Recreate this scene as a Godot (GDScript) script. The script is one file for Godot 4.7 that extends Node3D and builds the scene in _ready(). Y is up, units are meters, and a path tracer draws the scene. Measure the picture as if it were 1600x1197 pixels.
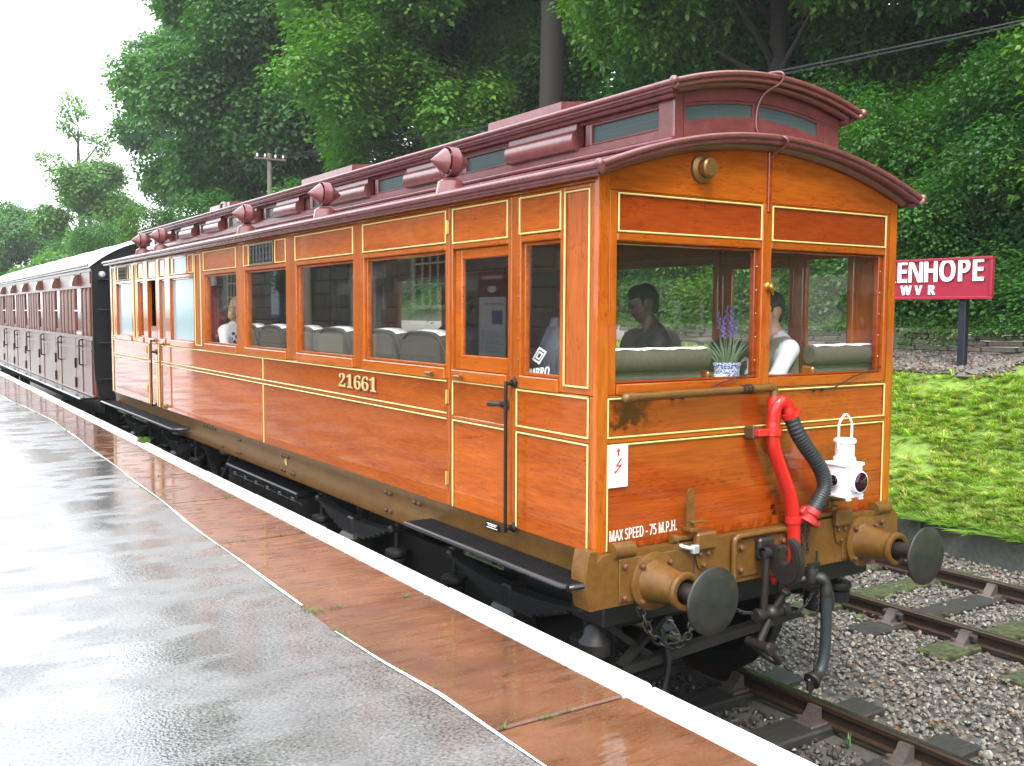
extends Node3D
# A wooden clerestory railway saloon at a wet platform, with an embankment of trees behind it.
# x: across the track (platform on the left), y: up from the rail heads, z: along the track, front of the saloon at z = 0.

const W := 1.22              # half width of the saloon body
const LEN := 12.23           # length of the saloon body
var M := {}                  # materials
var taken := {}              # names in use under each parent
var rng := RandomNumberGenerator.new()


# ---------------------------------------------------------------- mesh building
class Shape:
	var v := PackedVector3Array()
	var g := PackedInt32Array()
	var col := PackedColorArray()
	var now := Color.WHITE
	var tinted := false

	func tri(a: Vector3, b: Vector3, c: Vector3, s := -1) -> void:
		v.append(a); v.append(c); v.append(b)
		g.append(s)
		if tinted:
			col.append(now); col.append(now); col.append(now)

	func quad(a: Vector3, b: Vector3, c: Vector3, d: Vector3, s := -1) -> void:
		tri(a, b, c, s)
		tri(a, c, d, s)

	func out_quad(a: Vector3, b: Vector3, c: Vector3, d: Vector3, from: Vector3, s := -1) -> void:
		var n := (c - a).cross(d - b)
		if n.dot((a + b + c + d) * 0.25 - from) >= 0.0:
			quad(a, b, c, d, s)
		else:
			quad(d, c, b, a, s)

	func box(c: Vector3, size: Vector3, bevel := 0.0, basis := Basis.IDENTITY) -> void:
		var h := size * 0.5
		var b := minf(bevel, minf(h.x, minf(h.y, h.z)) * 0.9)
		if b <= 0.0:
			for k in 3:
				for sg in [-1.0, 1.0]:
					var q := []
					for t in [[-1.0, -1.0], [1.0, -1.0], [1.0, 1.0], [-1.0, 1.0]]:
						var p := Vector3.ZERO
						p[k] = sg * h[k]; p[(k + 1) % 3] = t[0] * h[(k + 1) % 3]; p[(k + 2) % 3] = t[1] * h[(k + 2) % 3]
						q.append(c + basis * p)
					out_quad(q[0], q[1], q[2], q[3], c)
			return
		for k in 3:
			var i := (k + 1) % 3
			var j := (k + 2) % 3
			for sg in [-1.0, 1.0]:
				var q := []
				for t in [[-1.0, -1.0], [1.0, -1.0], [1.0, 1.0], [-1.0, 1.0]]:
					var p := Vector3.ZERO
					p[k] = sg * h[k]; p[i] = t[0] * (h[i] - b); p[j] = t[1] * (h[j] - b)
					q.append(c + basis * p)
				out_quad(q[0], q[1], q[2], q[3], c)
			for si in [-1.0, 1.0]:
				for sj in [-1.0, 1.0]:
					var q := []
					for t in [[0, -1.0], [1, -1.0], [1, 1.0], [0, 1.0]]:
						var p := Vector3.ZERO
						p[k] = t[1] * (h[k] - b)
						p[i] = si * (h[i] if t[0] == 0 else h[i] - b)
						p[j] = sj * (h[j] - b if t[0] == 0 else h[j])
						q.append(c + basis * p)
					out_quad(q[0], q[1], q[2], q[3], c)
		for sx in [-1.0, 1.0]:
			for sy in [-1.0, 1.0]:
				for sz in [-1.0, 1.0]:
					var s := Vector3(sx, sy, sz)
					var q := []
					for k in 3:
						var p := s * (h - Vector3(b, b, b))
						p[k] = s[k] * h[k]
						q.append(c + basis * p)
					if sx * sy * sz > 0.0:
						tri(q[0], q[1], q[2])
					else:
						tri(q[2], q[1], q[0])

	func span(lo: Vector3, hi: Vector3, bevel := 0.0) -> void:
		box((lo + hi) * 0.5, (hi - lo).abs(), bevel)

	# a beam of rectangular section from a to b
	func bar(a: Vector3, b: Vector3, w: float, h: float, up := Vector3.UP, bevel := 0.0) -> void:
		var z := (b - a).normalized()
		var x := up.cross(z).normalized()
		var y := z.cross(x)
		box((a + b) * 0.5, Vector3(w, h, a.distance_to(b)), bevel, Basis(x, y, z))

	func tube(path: Array, radius, seg := 8, capped := true) -> void:
		var n := path.size()
		var rings := []
		var side := Vector3.ZERO
		for i in n:
			var t: Vector3 = (path[mini(i + 1, n - 1)] - path[maxi(i - 1, 0)]).normalized()
			if i == 0:
				side = (Vector3.UP if absf(t.y) < 0.9 else Vector3.RIGHT).cross(t).normalized()
			else:
				side = (side - t * side.dot(t)).normalized()
			var other := t.cross(side)
			var r: float = radius[i] if radius is Array else radius
			var ring := PackedVector3Array()
			for k in seg:
				var a := TAU * k / seg
				ring.append(path[i] + (side * cos(a) + other * sin(a)) * r)
			rings.append(ring)
		for i in n - 1:
			for k in seg:
				var l := (k + 1) % seg
				quad(rings[i][k], rings[i][l], rings[i + 1][l], rings[i + 1][k], 1)
		if capped:
			for k in seg:
				var l := (k + 1) % seg
				tri(path[0], rings[0][l], rings[0][k])
				tri(path[n - 1], rings[n - 1][k], rings[n - 1][l])

	# profile: Vector2(radius, height) along the local y axis, from below upwards when the outside is convex
	func lathe(profile: Array, xf: Transform3D, seg := 20, sharp := 35.0) -> void:
		var s := 1
		for i in profile.size() - 1:
			var p: Vector2 = profile[i]
			var q: Vector2 = profile[i + 1]
			if i > 0:
				var before: Vector2 = p - profile[i - 1]
				if absf(rad_to_deg(before.angle_to(q - p))) > sharp:
					s += 1
			for k in seg:
				var a := TAU * k / seg
				var b := TAU * (k + 1) / seg
				var ua := Vector3(cos(a), 0, -sin(a))
				var ub := Vector3(cos(b), 0, -sin(b))
				var pa := xf * (ua * p.x + Vector3.UP * p.y)
				var pb := xf * (ub * p.x + Vector3.UP * p.y)
				var qa := xf * (ua * q.x + Vector3.UP * q.y)
				var qb := xf * (ub * q.x + Vector3.UP * q.y)
				if p.x < 1e-5:
					tri(pa, qb, qa, s)
				elif q.x < 1e-5:
					tri(pa, pb, qa, s)
				else:
					quad(pa, pb, qb, qa, s)

	# a polygon in the local xy plane, given thickness along local z from 0 to depth
	func prism(poly: PackedVector2Array, depth: float, xf := Transform3D.IDENTITY, smooth := 30.0) -> void:
		var p := poly.duplicate()
		if Geometry2D.is_polygon_clockwise(p):
			p.reverse()
		var flip := depth < 0.0
		if xf.basis.determinant() < 0.0:
			flip = not flip
		var t := Geometry2D.triangulate_polygon(p)
		for i in range(0, t.size(), 3):
			var a := p[t[i]]
			var b := p[t[i + 1]]
			var c := p[t[i + 2]]
			if (b - a).cross(c - a) < 0.0:
				var swap := b
				b = c
				c = swap
			var f := [Vector3(a.x, a.y, depth), Vector3(b.x, b.y, depth), Vector3(c.x, c.y, depth)]
			var k := [Vector3(a.x, a.y, 0), Vector3(c.x, c.y, 0), Vector3(b.x, b.y, 0)]
			if flip:
				f.reverse(); k.reverse()
			tri(xf * f[0], xf * f[1], xf * f[2])
			tri(xf * k[0], xf * k[1], xf * k[2])
		var n := p.size()
		var s := 1
		for i in n:
			var a := p[i]
			var b := p[(i + 1) % n]
			var before := a - p[(i + n - 1) % n]
			if absf(rad_to_deg(before.angle_to(b - a))) > smooth:
				s += 1
			var q := [Vector3(a.x, a.y, 0), Vector3(b.x, b.y, 0), Vector3(b.x, b.y, depth), Vector3(a.x, a.y, depth)]
			if flip:
				q.reverse()
			quad(xf * q[0], xf * q[1], xf * q[2], xf * q[3], s)

	func ball(c: Vector3, r: float, rings := 6, seg := 10) -> void:
		var p := []
		for i in rings + 1:
			var a := -PI / 2 + PI * i / rings
			p.append(Vector2(maxf(0.0, r * cos(a)) if i > 0 and i < rings else 0.0, r * sin(a)))
		lathe(p, Transform3D(Basis.IDENTITY, c), seg, 180.0)

	func torus(c: Vector3, basis: Basis, r: float, tube_r: float, stretch := 0.0, seg := 12, sub := 6) -> void:
		var path := []
		for i in seg + 1:
			var a := TAU * i / seg
			path.append(c + basis * Vector3(r * cos(a), r * sin(a) + (stretch if sin(a) > 0 else -stretch), 0))
		tube(path, tube_r, sub, false)

	func add(o: Shape, xf: Transform3D) -> void:
		for i in range(0, o.v.size(), 3):
			v.append(xf * o.v[i]); v.append(xf * o.v[i + 1]); v.append(xf * o.v[i + 2])
			g.append(o.g[i / 3])
			if tinted:
				for k in 3:
					col.append(o.col[i + k] if o.tinted else now)

	func mesh() -> ArrayMesh:
		var st := SurfaceTool.new()
		st.begin(Mesh.PRIMITIVE_TRIANGLES)
		for i in v.size():
			st.set_smooth_group(g[i / 3])
			if tinted:
				st.set_color(col[i])
			st.add_vertex(v[i])
		st.generate_normals()
		st.index()
		return st.commit()


# ---------------------------------------------------------------- nodes and names
func numbered(parent: Node, called: String) -> String:
	var key := [parent.get_instance_id(), called]
	var n: int = taken.get(key, -1) + 1
	taken[key] = n
	return called if n == 0 else "%s_%03d" % [called, n]


func thing(called: String, label: String, category: String, base := Vector3.ZERO, group := "") -> Node3D:
	var o := Node3D.new()
	o.name = numbered(self, called)
	add_child(o)
	o.position = base
	tag(o, label, category, group)
	return o


func tag(o: Node3D, label: String, category: String, group := "") -> void:
	o.set_meta("label", label)
	o.set_meta("category", category)
	if group:
		o.set_meta("group", group)


# a part in the axes of its thing
func part(parent: Node3D, called: String, shape, material: Material, label := "", at := Transform3D.IDENTITY) -> MeshInstance3D:
	var o := MeshInstance3D.new()
	o.name = numbered(parent, called)
	o.mesh = shape.mesh() if shape is Shape else shape
	o.material_override = material
	o.transform = at
	parent.add_child(o)
	if label:
		o.set_meta("label", label)
	return o


# a part whose shape was given in world places
func wpart(parent: Node3D, called: String, shape, material: Material, label := "") -> MeshInstance3D:
	var o := part(parent, called, shape, material, label)
	if parent.get_parent() == self and not (parent is MeshInstance3D):
		o.position = -parent.position
	return o


func single(called: String, shape, material: Material, label: String, category: String, base := Vector3.ZERO, group := "") -> MeshInstance3D:
	var o := part(self, called, shape, material)
	o.position = base
	tag(o, label, category, group)
	return o


func structure(called: String, shape, material: Material) -> MeshInstance3D:
	var o := part(self, called, shape, material)
	o.set_meta("kind", "structure")
	return o


func scatter(parent: Node3D, called: String, mesh: Mesh, material: Material, places: PackedFloat32Array, stuff := true) -> MultiMeshInstance3D:
	var mm := MultiMesh.new()
	mm.transform_format = MultiMesh.TRANSFORM_3D
	mm.use_colors = true
	mm.mesh = mesh
	mm.instance_count = places.size() / 16
	mm.buffer = places
	var o := MultiMeshInstance3D.new()
	o.name = numbered(parent, called)
	o.multimesh = mm
	o.material_override = material
	parent.add_child(o)
	if stuff:
		o.set_meta("kind", "stuff")
	return o


func put(buf: PackedFloat32Array, b: Basis, p: Vector3, c: Color) -> void:
	buf.append_array(PackedFloat32Array([b.x.x, b.y.x, b.z.x, p.x, b.x.y, b.y.y, b.z.y, p.y, b.x.z, b.y.z, b.z.z, p.z, c.r, c.g, c.b, 1.0]))


func along(origin: Vector3, dir: Vector3) -> Transform3D:
	var y := dir.normalized()
	var x := (Vector3.FORWARD if absf(y.z) < 0.9 else Vector3.RIGHT).cross(y).normalized()
	return Transform3D(Basis(x, y, x.cross(y)), origin)


# a smooth curve through points
func curve(points: Array, per := 6) -> Array:
	var out := []
	var n := points.size()
	for i in n - 1:
		for k in per:
			out.append(points[i].cubic_interpolate(points[i + 1], points[maxi(i - 1, 0)], points[mini(i + 2, n - 1)], float(k) / per))
	out.append(points[n - 1])
	return out


func text_mesh(words: String, size: float, depth: float, font := "Droid Sans", weight := 700) -> TextMesh:
	var t := TextMesh.new()
	var f := SystemFont.new()
	f.font_names = PackedStringArray([font])
	f.font_weight = weight
	t.font = f
	t.text = words
	t.font_size = 64
	t.pixel_size = size / 64.0
	t.depth = depth
	return t


# ---------------------------------------------------------------- materials
func mat(r: float, g: float, b: float, rough := 0.6, metal := 0.0) -> StandardMaterial3D:
	var m := StandardMaterial3D.new()
	m.albedo_color = Color(r, g, b).linear_to_srgb()
	m.roughness = rough
	m.metallic = metal
	return m


func textured(m: StandardMaterial3D, im: Image, scale: float, world := false, offset := Vector3.ZERO) -> StandardMaterial3D:
	m.albedo_texture = ImageTexture.create_from_image(im) if im else null
	return mapped(m, scale, world, offset)


func mapped(m: StandardMaterial3D, scale: float, world := false, offset := Vector3.ZERO) -> StandardMaterial3D:
	m.uv1_triplanar = true
	m.uv1_world_triplanar = world
	m.uv1_triplanar_sharpness = 8.0
	m.uv1_scale = Vector3(scale, scale, scale)
	m.uv1_offset = offset
	return m


func relief(m: StandardMaterial3D, im: Image, cm: float) -> void:
	m.heightmap_enabled = true
	m.heightmap_texture = ImageTexture.create_from_image(im)
	m.heightmap_scale = cm


func noise_image(w: int, h: int, freq: float, seed_: int, octaves := 4, kind := FastNoiseLite.TYPE_SIMPLEX_SMOOTH) -> Image:
	var n := FastNoiseLite.new()
	n.noise_type = kind
	n.seed = seed_
	n.frequency = freq
	n.fractal_octaves = octaves
	return n.get_seamless_image(w, h, false, false, 0.15, true)


# streaks along u: an image squeezed along u and drawn out again
func streaks(w: int, h: int, stretch: int, freq: float, seed_: int, octaves := 4) -> Image:
	var im := noise_image(maxi(8, w / stretch), h, freq, seed_, octaves)
	im.resize(w, h, Image.INTERPOLATE_CUBIC)
	return im


func blend_maps(w: int, h: int, maps: Array, pick: Callable) -> Image:
	var raw := []
	for m in maps:
		m.convert(Image.FORMAT_L8)
		raw.append(m.get_data())
	var out := PackedByteArray()
	out.resize(w * h * 3)
	var vals := []
	vals.resize(maps.size())
	for i in w * h:
		for k in maps.size():
			vals[k] = raw[k][i] / 255.0
		var c: Color = pick.call(vals)
		c = c.linear_to_srgb()
		out[i * 3] = clampi(int(c.r * 255.0), 0, 255)
		out[i * 3 + 1] = clampi(int(c.g * 255.0), 0, 255)
		out[i * 3 + 2] = clampi(int(c.b * 255.0), 0, 255)
	return Image.create_from_data(w, h, false, Image.FORMAT_RGB8, out)


func grey_map(w: int, h: int, maps: Array, pick: Callable) -> Image:
	var raw := []
	for m in maps:
		m.convert(Image.FORMAT_L8)
		raw.append(m.get_data())
	var out := PackedByteArray()
	out.resize(w * h)
	var vals := []
	vals.resize(maps.size())
	for i in w * h:
		for k in maps.size():
			vals[k] = raw[k][i] / 255.0
		out[i] = clampi(int(float(pick.call(vals)) * 255.0), 0, 255)
	return Image.create_from_data(w, h, false, Image.FORMAT_L8, out)


func contrast(x: float, lo: float, hi: float) -> float:
	return smoothstep(lo, hi, x)


func make_materials() -> void:
	# varnished timber: fine streaks, broad figure and dark pores
	var n1 := streaks(1024, 512, 24, 0.02, 3)
	var n2 := streaks(1024, 512, 16, 0.14, 4, 3)
	var n3 := noise_image(1024, 512, 0.008, 5, 3)
	var n4 := streaks(1024, 512, 9, 0.3, 6, 2)
	var timber := blend_maps(1024, 512, [n1, n2, n3, n4], func(q):
		var k: float = 0.72 + 0.40 * (q[0] - 0.5) + 0.55 * (q[1] - 0.5) + 0.16 * (q[2] - 0.5)
		var pore: float = contrast(q[3], 0.60, 0.80) * 0.42 * contrast(q[2], 0.35, 0.7)
		k = clampf(k - pore, 0.1, 1.15)
		return Color(0.34 + 0.58 * k, 0.10 + 0.82 * k, 0.04 + 0.75 * k))
	var upright := Image.create(1024, 512, false, Image.FORMAT_RGB8)
	upright.copy_from(timber)
	upright.rotate_90(CLOCKWISE)
	var th := ImageTexture.create_from_image(timber)
	var tv := ImageTexture.create_from_image(upright)
	var tones := {"panel": [0.40, 0.091, 0.005], "panel_deep": [0.28, 0.046, 0.005], "frame": [0.40, 0.100, 0.006]}
	for key in tones:
		for k in 3:
			var c: Array = tones[key]
			var f: float = [1.0, 0.9, 1.08][k]
			for up in [false, true]:
				var m := mat(c[0] * f, c[1] * f, c[2] * f, 0.35)
				m.albedo_texture = tv if up else th
				m.metallic_specular = 0.2
				m.clearcoat_enabled = true
				m.clearcoat = 0.85
				m.clearcoat_roughness = 0.04
				mapped(m, [0.55, 0.7, 0.48][k], false, Vector3(0.31 * k, 0.17 * k + 0.05, 0.43 * k))
				M["%s%s%d" % [key, "_up" if up else "", k]] = m
	# the lowest planks of the end, with their own drips, scorch and rust spots
	var worn := Image.create(1024, 1024, false, Image.FORMAT_RGB8)
	worn.blit_rect(timber, Rect2i(0, 0, 1024, 512), Vector2i(0, 0))
	worn.blit_rect(timber, Rect2i(0, 0, 1024, 512), Vector2i(0, 512))
	var blotch := FastNoiseLite.new()
	blotch.seed = 91
	blotch.frequency = 0.03
	blotch.fractal_octaves = 5
	for yy in range(184, 520):
		for xx in 1024:
			var x := (xx / 1024.0 - (1.0 if xx > 512 else 0.0)) * 2.5
			var y := (1024.0 - yy) / 1024.0 * 2.5
			var nz := blotch.get_noise_2d(xx, yy) * 1.6
			var stain := 0.0
			stain += 0.75 * smoothstep(0.0, 0.06, y - 1.87 + 0.05 * nz) * (1.0 - smoothstep(0.03, 0.20, absf(x + 0.98 + 0.06 * nz)))
			stain += 0.55 * smoothstep(0.12, 0.5, nz + 0.25 - ((x - 0.16) / 0.16) ** 2 - ((y - 1.33) / 0.045) ** 2)
			stain += 0.40 * (1.0 - smoothstep(1.235, 1.33, y + 0.04 * nz)) * smoothstep(-0.2, 0.5, nz + 0.2)
			stain += 0.30 * (1.0 - smoothstep(0.0, 0.10, absf(x - 0.12))) * smoothstep(-0.1, 0.6, nz)
			stain += 0.5 * (1.0 - smoothstep(0.0, 0.004, absf(y - 1.545 - 0.02 * sin(x * 2.0) + 0.004 * nz))) * smoothstep(-0.15, 0.2, nz + x * 0.2)
			if stain > 0.01:
				var c := worn.get_pixel(xx, yy)
				worn.set_pixel(xx, yy, c.lerp(Color(c.r * 0.30, c.g * 0.22, c.b * 0.2), clampf(stain, 0.0, 0.9)))
	M.panel_worn = mat(0.35, 0.068, 0.006, 0.35)
	M.panel_worn.albedo_texture = ImageTexture.create_from_image(worn)
	M.panel_worn.metallic_specular = 0.2
	M.panel_worn.clearcoat_enabled = true
	M.panel_worn.clearcoat = 0.85
	M.panel_worn.clearcoat_roughness = 0.04
	mapped(M.panel_worn, 0.4)
	M.wood_dark = mat(0.13, 0.035, 0.012, 0.4)
	M.wood_dark.albedo_texture = tv
	mapped(M.wood_dark, 0.8)
	M.bead = mat(0.62, 0.49, 0.18, 0.3)
	M.maroon = mat(0.17, 0.045, 0.043, 0.28)
	var grime := noise_image(512, 512, 0.02, 21, 5)
	var fine := noise_image(512, 512, 0.11, 22, 3)
	var dirt := blend_maps(512, 512, [grime, fine], func(q):
		var k: float = 0.82 + 0.4 * (q[0] - 0.5) + 0.3 * (q[1] - 0.5)
		return Color(k, k, k))
	var dirt_tex := ImageTexture.create_from_image(dirt)
	for key in ["maroon"]:
		M[key].albedo_texture = dirt_tex
		mapped(M[key], 0.9)
		M[key].clearcoat_enabled = true
		M[key].clearcoat = 0.6
		M[key].clearcoat_roughness = 0.25
	M.maroon_roof = mat(0.185, 0.058, 0.060, 0.24)
	M.maroon_roof.albedo_texture = dirt_tex
	mapped(M.maroon_roof, 0.7)
	M.ochre = mat(0.15, 0.07, 0.013, 0.36)
	M.ochre.albedo_texture = dirt_tex
	mapped(M.ochre, 1.3)
	M.sole = mat(0.125, 0.062, 0.015, 0.34)
	M.sole.albedo_texture = dirt_tex
	mapped(M.sole, 0.6)
	M.rust = mat(0.075, 0.042, 0.018, 0.5, 0.2)
	M.black = mat(0.0085, 0.0085, 0.009, 0.42)
	M.black.metallic_specular = 0.38
	M.black.albedo_texture = dirt_tex
	mapped(M.black, 2.0)
	M.underframe = mat(0.014, 0.0125, 0.011, 0.5)
	M.underframe.albedo_texture = dirt_tex
	mapped(M.underframe, 1.4)
	M.iron = mat(0.036, 0.029, 0.026, 0.42, 0.4)
	M.iron.albedo_texture = dirt_tex
	mapped(M.iron, 3.0)
	var face := blend_maps(512, 512, [noise_image(512, 512, 0.012, 31, 5), noise_image(512, 512, 0.05, 32, 4)], func(q):
		var rusty: float = contrast(q[1], 0.55, 0.75) * contrast(q[0], 0.5, 0.65)
		var k: float = 0.6 + 0.7 * q[0]
		return Color(0.060 * k, 0.068 * k, 0.060 * k).lerp(Color(0.13, 0.05, 0.03), rusty))
	M.buffer_face = textured(mat(0.34, 0.34, 0.32, 0.45, 0.1), face, 1.7)
	M.steel = mat(0.35, 0.34, 0.33, 0.22, 1.0)
	M.rail = mat(0.055, 0.032, 0.02, 0.5, 0.3)
	M.rail.albedo_texture = dirt_tex
	mapped(M.rail, 2.0)
	M.rail_top = mat(0.16, 0.13, 0.11, 0.3, 0.8)
	M.chair_iron = mat(0.11, 0.085, 0.075, 0.45, 0.2)
	M.chair_iron.albedo_texture = dirt_tex
	mapped(M.chair_iron, 3.0)
	M.shade_black = mat(0.012, 0.01, 0.01, 0.4)
	M.ceiling = mat(0.07, 0.055, 0.035, 0.7)
	M.sign_red = mat(0.55, 0.03, 0.03, 0.4)
	M.print_pink = mat(0.6, 0.45, 0.45, 0.5)
	M.gold_worn = mat(0.45, 0.33, 0.10, 0.45)
	M.rusty_bolt = mat(0.13, 0.055, 0.022, 0.5, 0.2)
	M.zinc = mat(0.5, 0.52, 0.53, 0.35, 0.6)
	M.tread = mat(0.008, 0.008, 0.009, 0.6)
	M.tread.metallic_specular = 0.16
	var grit_black := blend_maps(256, 256, [noise_image(256, 256, 0.35, 62, 1), noise_image(256, 256, 0.1, 63, 2)], func(q):
		var k: float = 0.004 + 0.10 * contrast(q[0] * 0.7 + q[1] * 0.3, 0.62, 0.8)
		return Color(k, k, k * 1.05))
	M.tread.albedo_color = Color.WHITE
	M.tread.albedo_texture = ImageTexture.create_from_image(grit_black)
	relief(M.tread, noise_image(512, 512, 0.16, 61, 2, FastNoiseLite.TYPE_CELLULAR), 1.4)
	mapped(M.tread, 2.2)
	M.black_wet = mat(0.015, 0.015, 0.017, 0.16)
	M.coach = mat(0.105, 0.036, 0.022, 0.30)
	M.coach.metallic_specular = 0.38
	M.coach_warm = mat(0.12, 0.036, 0.017, 0.4)
	M.coach_warm.metallic_specular = 0.25
	M.coach_pale = mat(0.13, 0.05, 0.035, 0.2)
	M.blind = mat(0.10, 0.030, 0.015, 0.35)
	M.blind.metallic_specular = 0.3
	M.dark_glass = mat(0.012, 0.008, 0.008, 0.05)
	M.roof_white = mat(0.72, 0.73, 0.74, 0.4)
	var weave := blend_maps(512, 512, [noise_image(512, 512, 0.05, 71, 3), noise_image(512, 512, 0.5, 72, 1), noise_image(512, 512, 0.03, 73, 3, FastNoiseLite.TYPE_CELLULAR)], func(q):
		var k: float = 0.75 + 0.3 * (q[1] - 0.5)
		return Color(k, k, k * 0.92).lerp(Color(1.5, 1.35, 0.8), 0.75 * contrast(q[0] * 0.5 + q[2] * 0.5, 0.5, 0.60)))
	M.upholstery = textured(mat(0.070, 0.062, 0.050, 0.9), weave, 2.6)
	M.upholstery_dark = mat(0.05, 0.05, 0.04, 0.8)
	M.linen = mat(0.8, 0.81, 0.82, 0.8)
	M.blue_white = textured(mat(1, 1, 1, 0.15), blend_maps(256, 256, [noise_image(256, 256, 0.035, 74, 2), noise_image(256, 256, 0.06, 75, 2)], func(q):
		return Color(0.75, 0.78, 0.82).lerp(Color(0.03, 0.09, 0.40), contrast(absf(q[0] - 0.5) * 2.0 + 0.5 * absf(q[1] - 0.5), 0.28, 0.36))), 5.0)
	M.lavender = mat(0.20, 0.13, 0.42, 0.7)
	M.bottle_dark = mat(0.006, 0.012, 0.008, 0.05)
	M.pale_glass = mat(0.55, 0.62, 0.66, 0.08)
	M.blue_cloth = mat(0.02, 0.10, 0.50, 0.6)
	M.yellow_cloth = mat(0.70, 0.45, 0.05, 0.6)
	M.navy = mat(0.028, 0.036, 0.055, 0.55)
	M.curtain = mat(0.18, 0.02, 0.025, 0.8)
	M.mortar = mat(0.36, 0.34, 0.30, 0.9)
	M.stone_soot = textured(mat(0.16, 0.145, 0.12, 0.85), dirt, 0.9)
	M.slate = textured(mat(0.06, 0.063, 0.07, 0.5), dirt, 0.7)
	M.cream = mat(0.62, 0.58, 0.45, 0.5)
	M.sign_maroon = mat(0.16, 0.01, 0.02, 0.4)
	M.print_blue = mat(0.06, 0.14, 0.32, 0.4)
	M.print_pale = mat(0.6, 0.68, 0.75, 0.4)
	M.print_grey = mat(0.35, 0.35, 0.37, 0.5)
	M.sign_crimson = textured(mat(0.36, 0.012, 0.04, 0.38), dirt, 3.0)
	M.post_black = mat(0.012, 0.014, 0.02, 0.4)
	M.letter_white = mat(0.82, 0.82, 0.80, 0.4)
	M.wire = mat(0.05, 0.055, 0.055, 0.7)
	M.pole_wood = textured(mat(0.17, 0.15, 0.12, 0.85), dirt, 1.0)
	M.red = mat(0.45, 0.015, 0.010, 0.22)
	M.red_old = mat(0.35, 0.02, 0.018, 0.5)
	M.rubber = mat(0.026, 0.029, 0.03, 0.42)
	M.hose_grey = mat(0.026, 0.031, 0.034, 0.4)
	M.hose_grey.metallic_specular = 0.4
	M.white = mat(0.74, 0.75, 0.75, 0.3)
	M.lettering = mat(0.82, 0.8, 0.72, 0.5)
	M.brass = mat(0.62, 0.42, 0.12, 0.28, 1.0)
	M.bronze = mat(0.19, 0.10, 0.03, 0.32, 0.55)
	M.spring = mat(0.03, 0.03, 0.032, 0.35, 0.3)
	M.gold = mat(0.40, 0.34, 0.13, 0.4)
	M.shade_red = mat(0.33, 0.015, 0.015, 0.4)
	M.lens = mat(0.020, 0.002, 0.010, 0.04)
	M.glass = StandardMaterial3D.new()
	M.glass.albedo_color = Color(0.5, 0.55, 0.52, 0.012)
	M.glass.transparency = BaseMaterial3D.TRANSPARENCY_ALPHA
	M.glass.roughness = 0.02
	M.glass_end = M.glass.duplicate()
	M.glass_end.metallic_specular = 0.33
	M.frosted = mat(0.24, 0.345, 0.375, 0.14)
	M.frosted.metallic_specular = 0.4
	M.frosted_deep = mat(0.19, 0.26, 0.25, 0.12)
	var dots := Image.create(128, 128, false, Image.FORMAT_RGB8)
	dots.fill(Color(0.66, 0.66, 0.66))
	for y in 128:
		for x in 128:
			if (x % 16 - 8) ** 2 + (y % 16 - 8) ** 2 < 6 + 4 * (((x / 16) + (y / 16)) % 2):
				dots.set_pixel(x, y, Color(0.76, 0.76, 0.76))
	M.frosted_roof = textured(mat(0.14, 0.20, 0.195, 0.15), dots, 5.0)
	M.grille = mat(0.05, 0.06, 0.06, 0.4, 0.4)
	# ground
	var sweep := noise_image(1024, 1024, 0.006, 41, 4)
	var patch := noise_image(1024, 1024, 0.02, 42, 5)
	var grit := noise_image(1024, 1024, 0.4, 43, 2)
	M.asphalt = textured(mat(1, 1, 1, 1.0), blend_maps(1024, 1024, [sweep, patch, grit], func(q):
		var k: float = 0.112 + 0.05 * (q[0] - 0.5) + 0.06 * (q[1] - 0.5) + 0.22 * (q[2] - 0.5)
		return Color(k * 1.02, k, k * 0.96)), 1.0 / 7.0, true)
	var wet := streaks(1024, 1024, 3, 0.018, 44, 4)
	M.asphalt.roughness_texture = ImageTexture.create_from_image(grey_map(1024, 1024, [sweep, wet, grit], func(q):
		var film: float = contrast(0.45 * q[0] + 0.55 * q[1], 0.40, 0.66)
		return lerpf(0.09, 0.42, film) + 0.08 * (q[2] - 0.5)))
	relief(M.asphalt, noise_image(2048, 2048, 0.5, 45, 2, FastNoiseLite.TYPE_VALUE), 0.085)
	M.asphalt.metallic_specular = 0.62
	var slab_tone := blend_maps(512, 512, [noise_image(512, 512, 0.01, 51, 4), streaks(512, 512, 6, 0.06, 52, 4), noise_image(512, 512, 0.2, 53, 2)], func(q):
		var k: float = 0.72 + 0.45 * (q[0] - 0.5) + 0.3 * (q[2] - 0.5)
		var dark: float = contrast(q[1], 0.6, 0.85) * 0.28
		k *= 1.0 - dark
		return Color(k, k, k))
	var slab_rough := grey_map(512, 512, [noise_image(512, 512, 0.012, 54, 4), streaks(512, 512, 5, 0.05, 55, 4)], func(q):
		return lerpf(0.08, 0.32, contrast(0.5 * q[0] + 0.5 * q[1], 0.46, 0.72)))
	var slab_tex := ImageTexture.create_from_image(slab_tone)
	var slab_rough_tex := ImageTexture.create_from_image(slab_rough)
	var slab_bump := streaks(512, 512, 6, 0.05, 56, 5)
	var slab_bump_tex := ImageTexture.create_from_image(slab_bump)
	for k in 3:
		var f: float = [1.0, 0.86, 1.12][k]
		var m := mat(0.175 * f, 0.080 * f, 0.042 * f, 1.0)
		m.albedo_texture = slab_tex
		m.roughness_texture = slab_rough_tex
		m.heightmap_enabled = true
		m.heightmap_texture = slab_bump_tex
		m.heightmap_scale = 0.12
		mapped(m, 0.5, true, Vector3(0.3 * k, 0, 0.2 * k))
		M["slab%d" % k] = m
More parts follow.
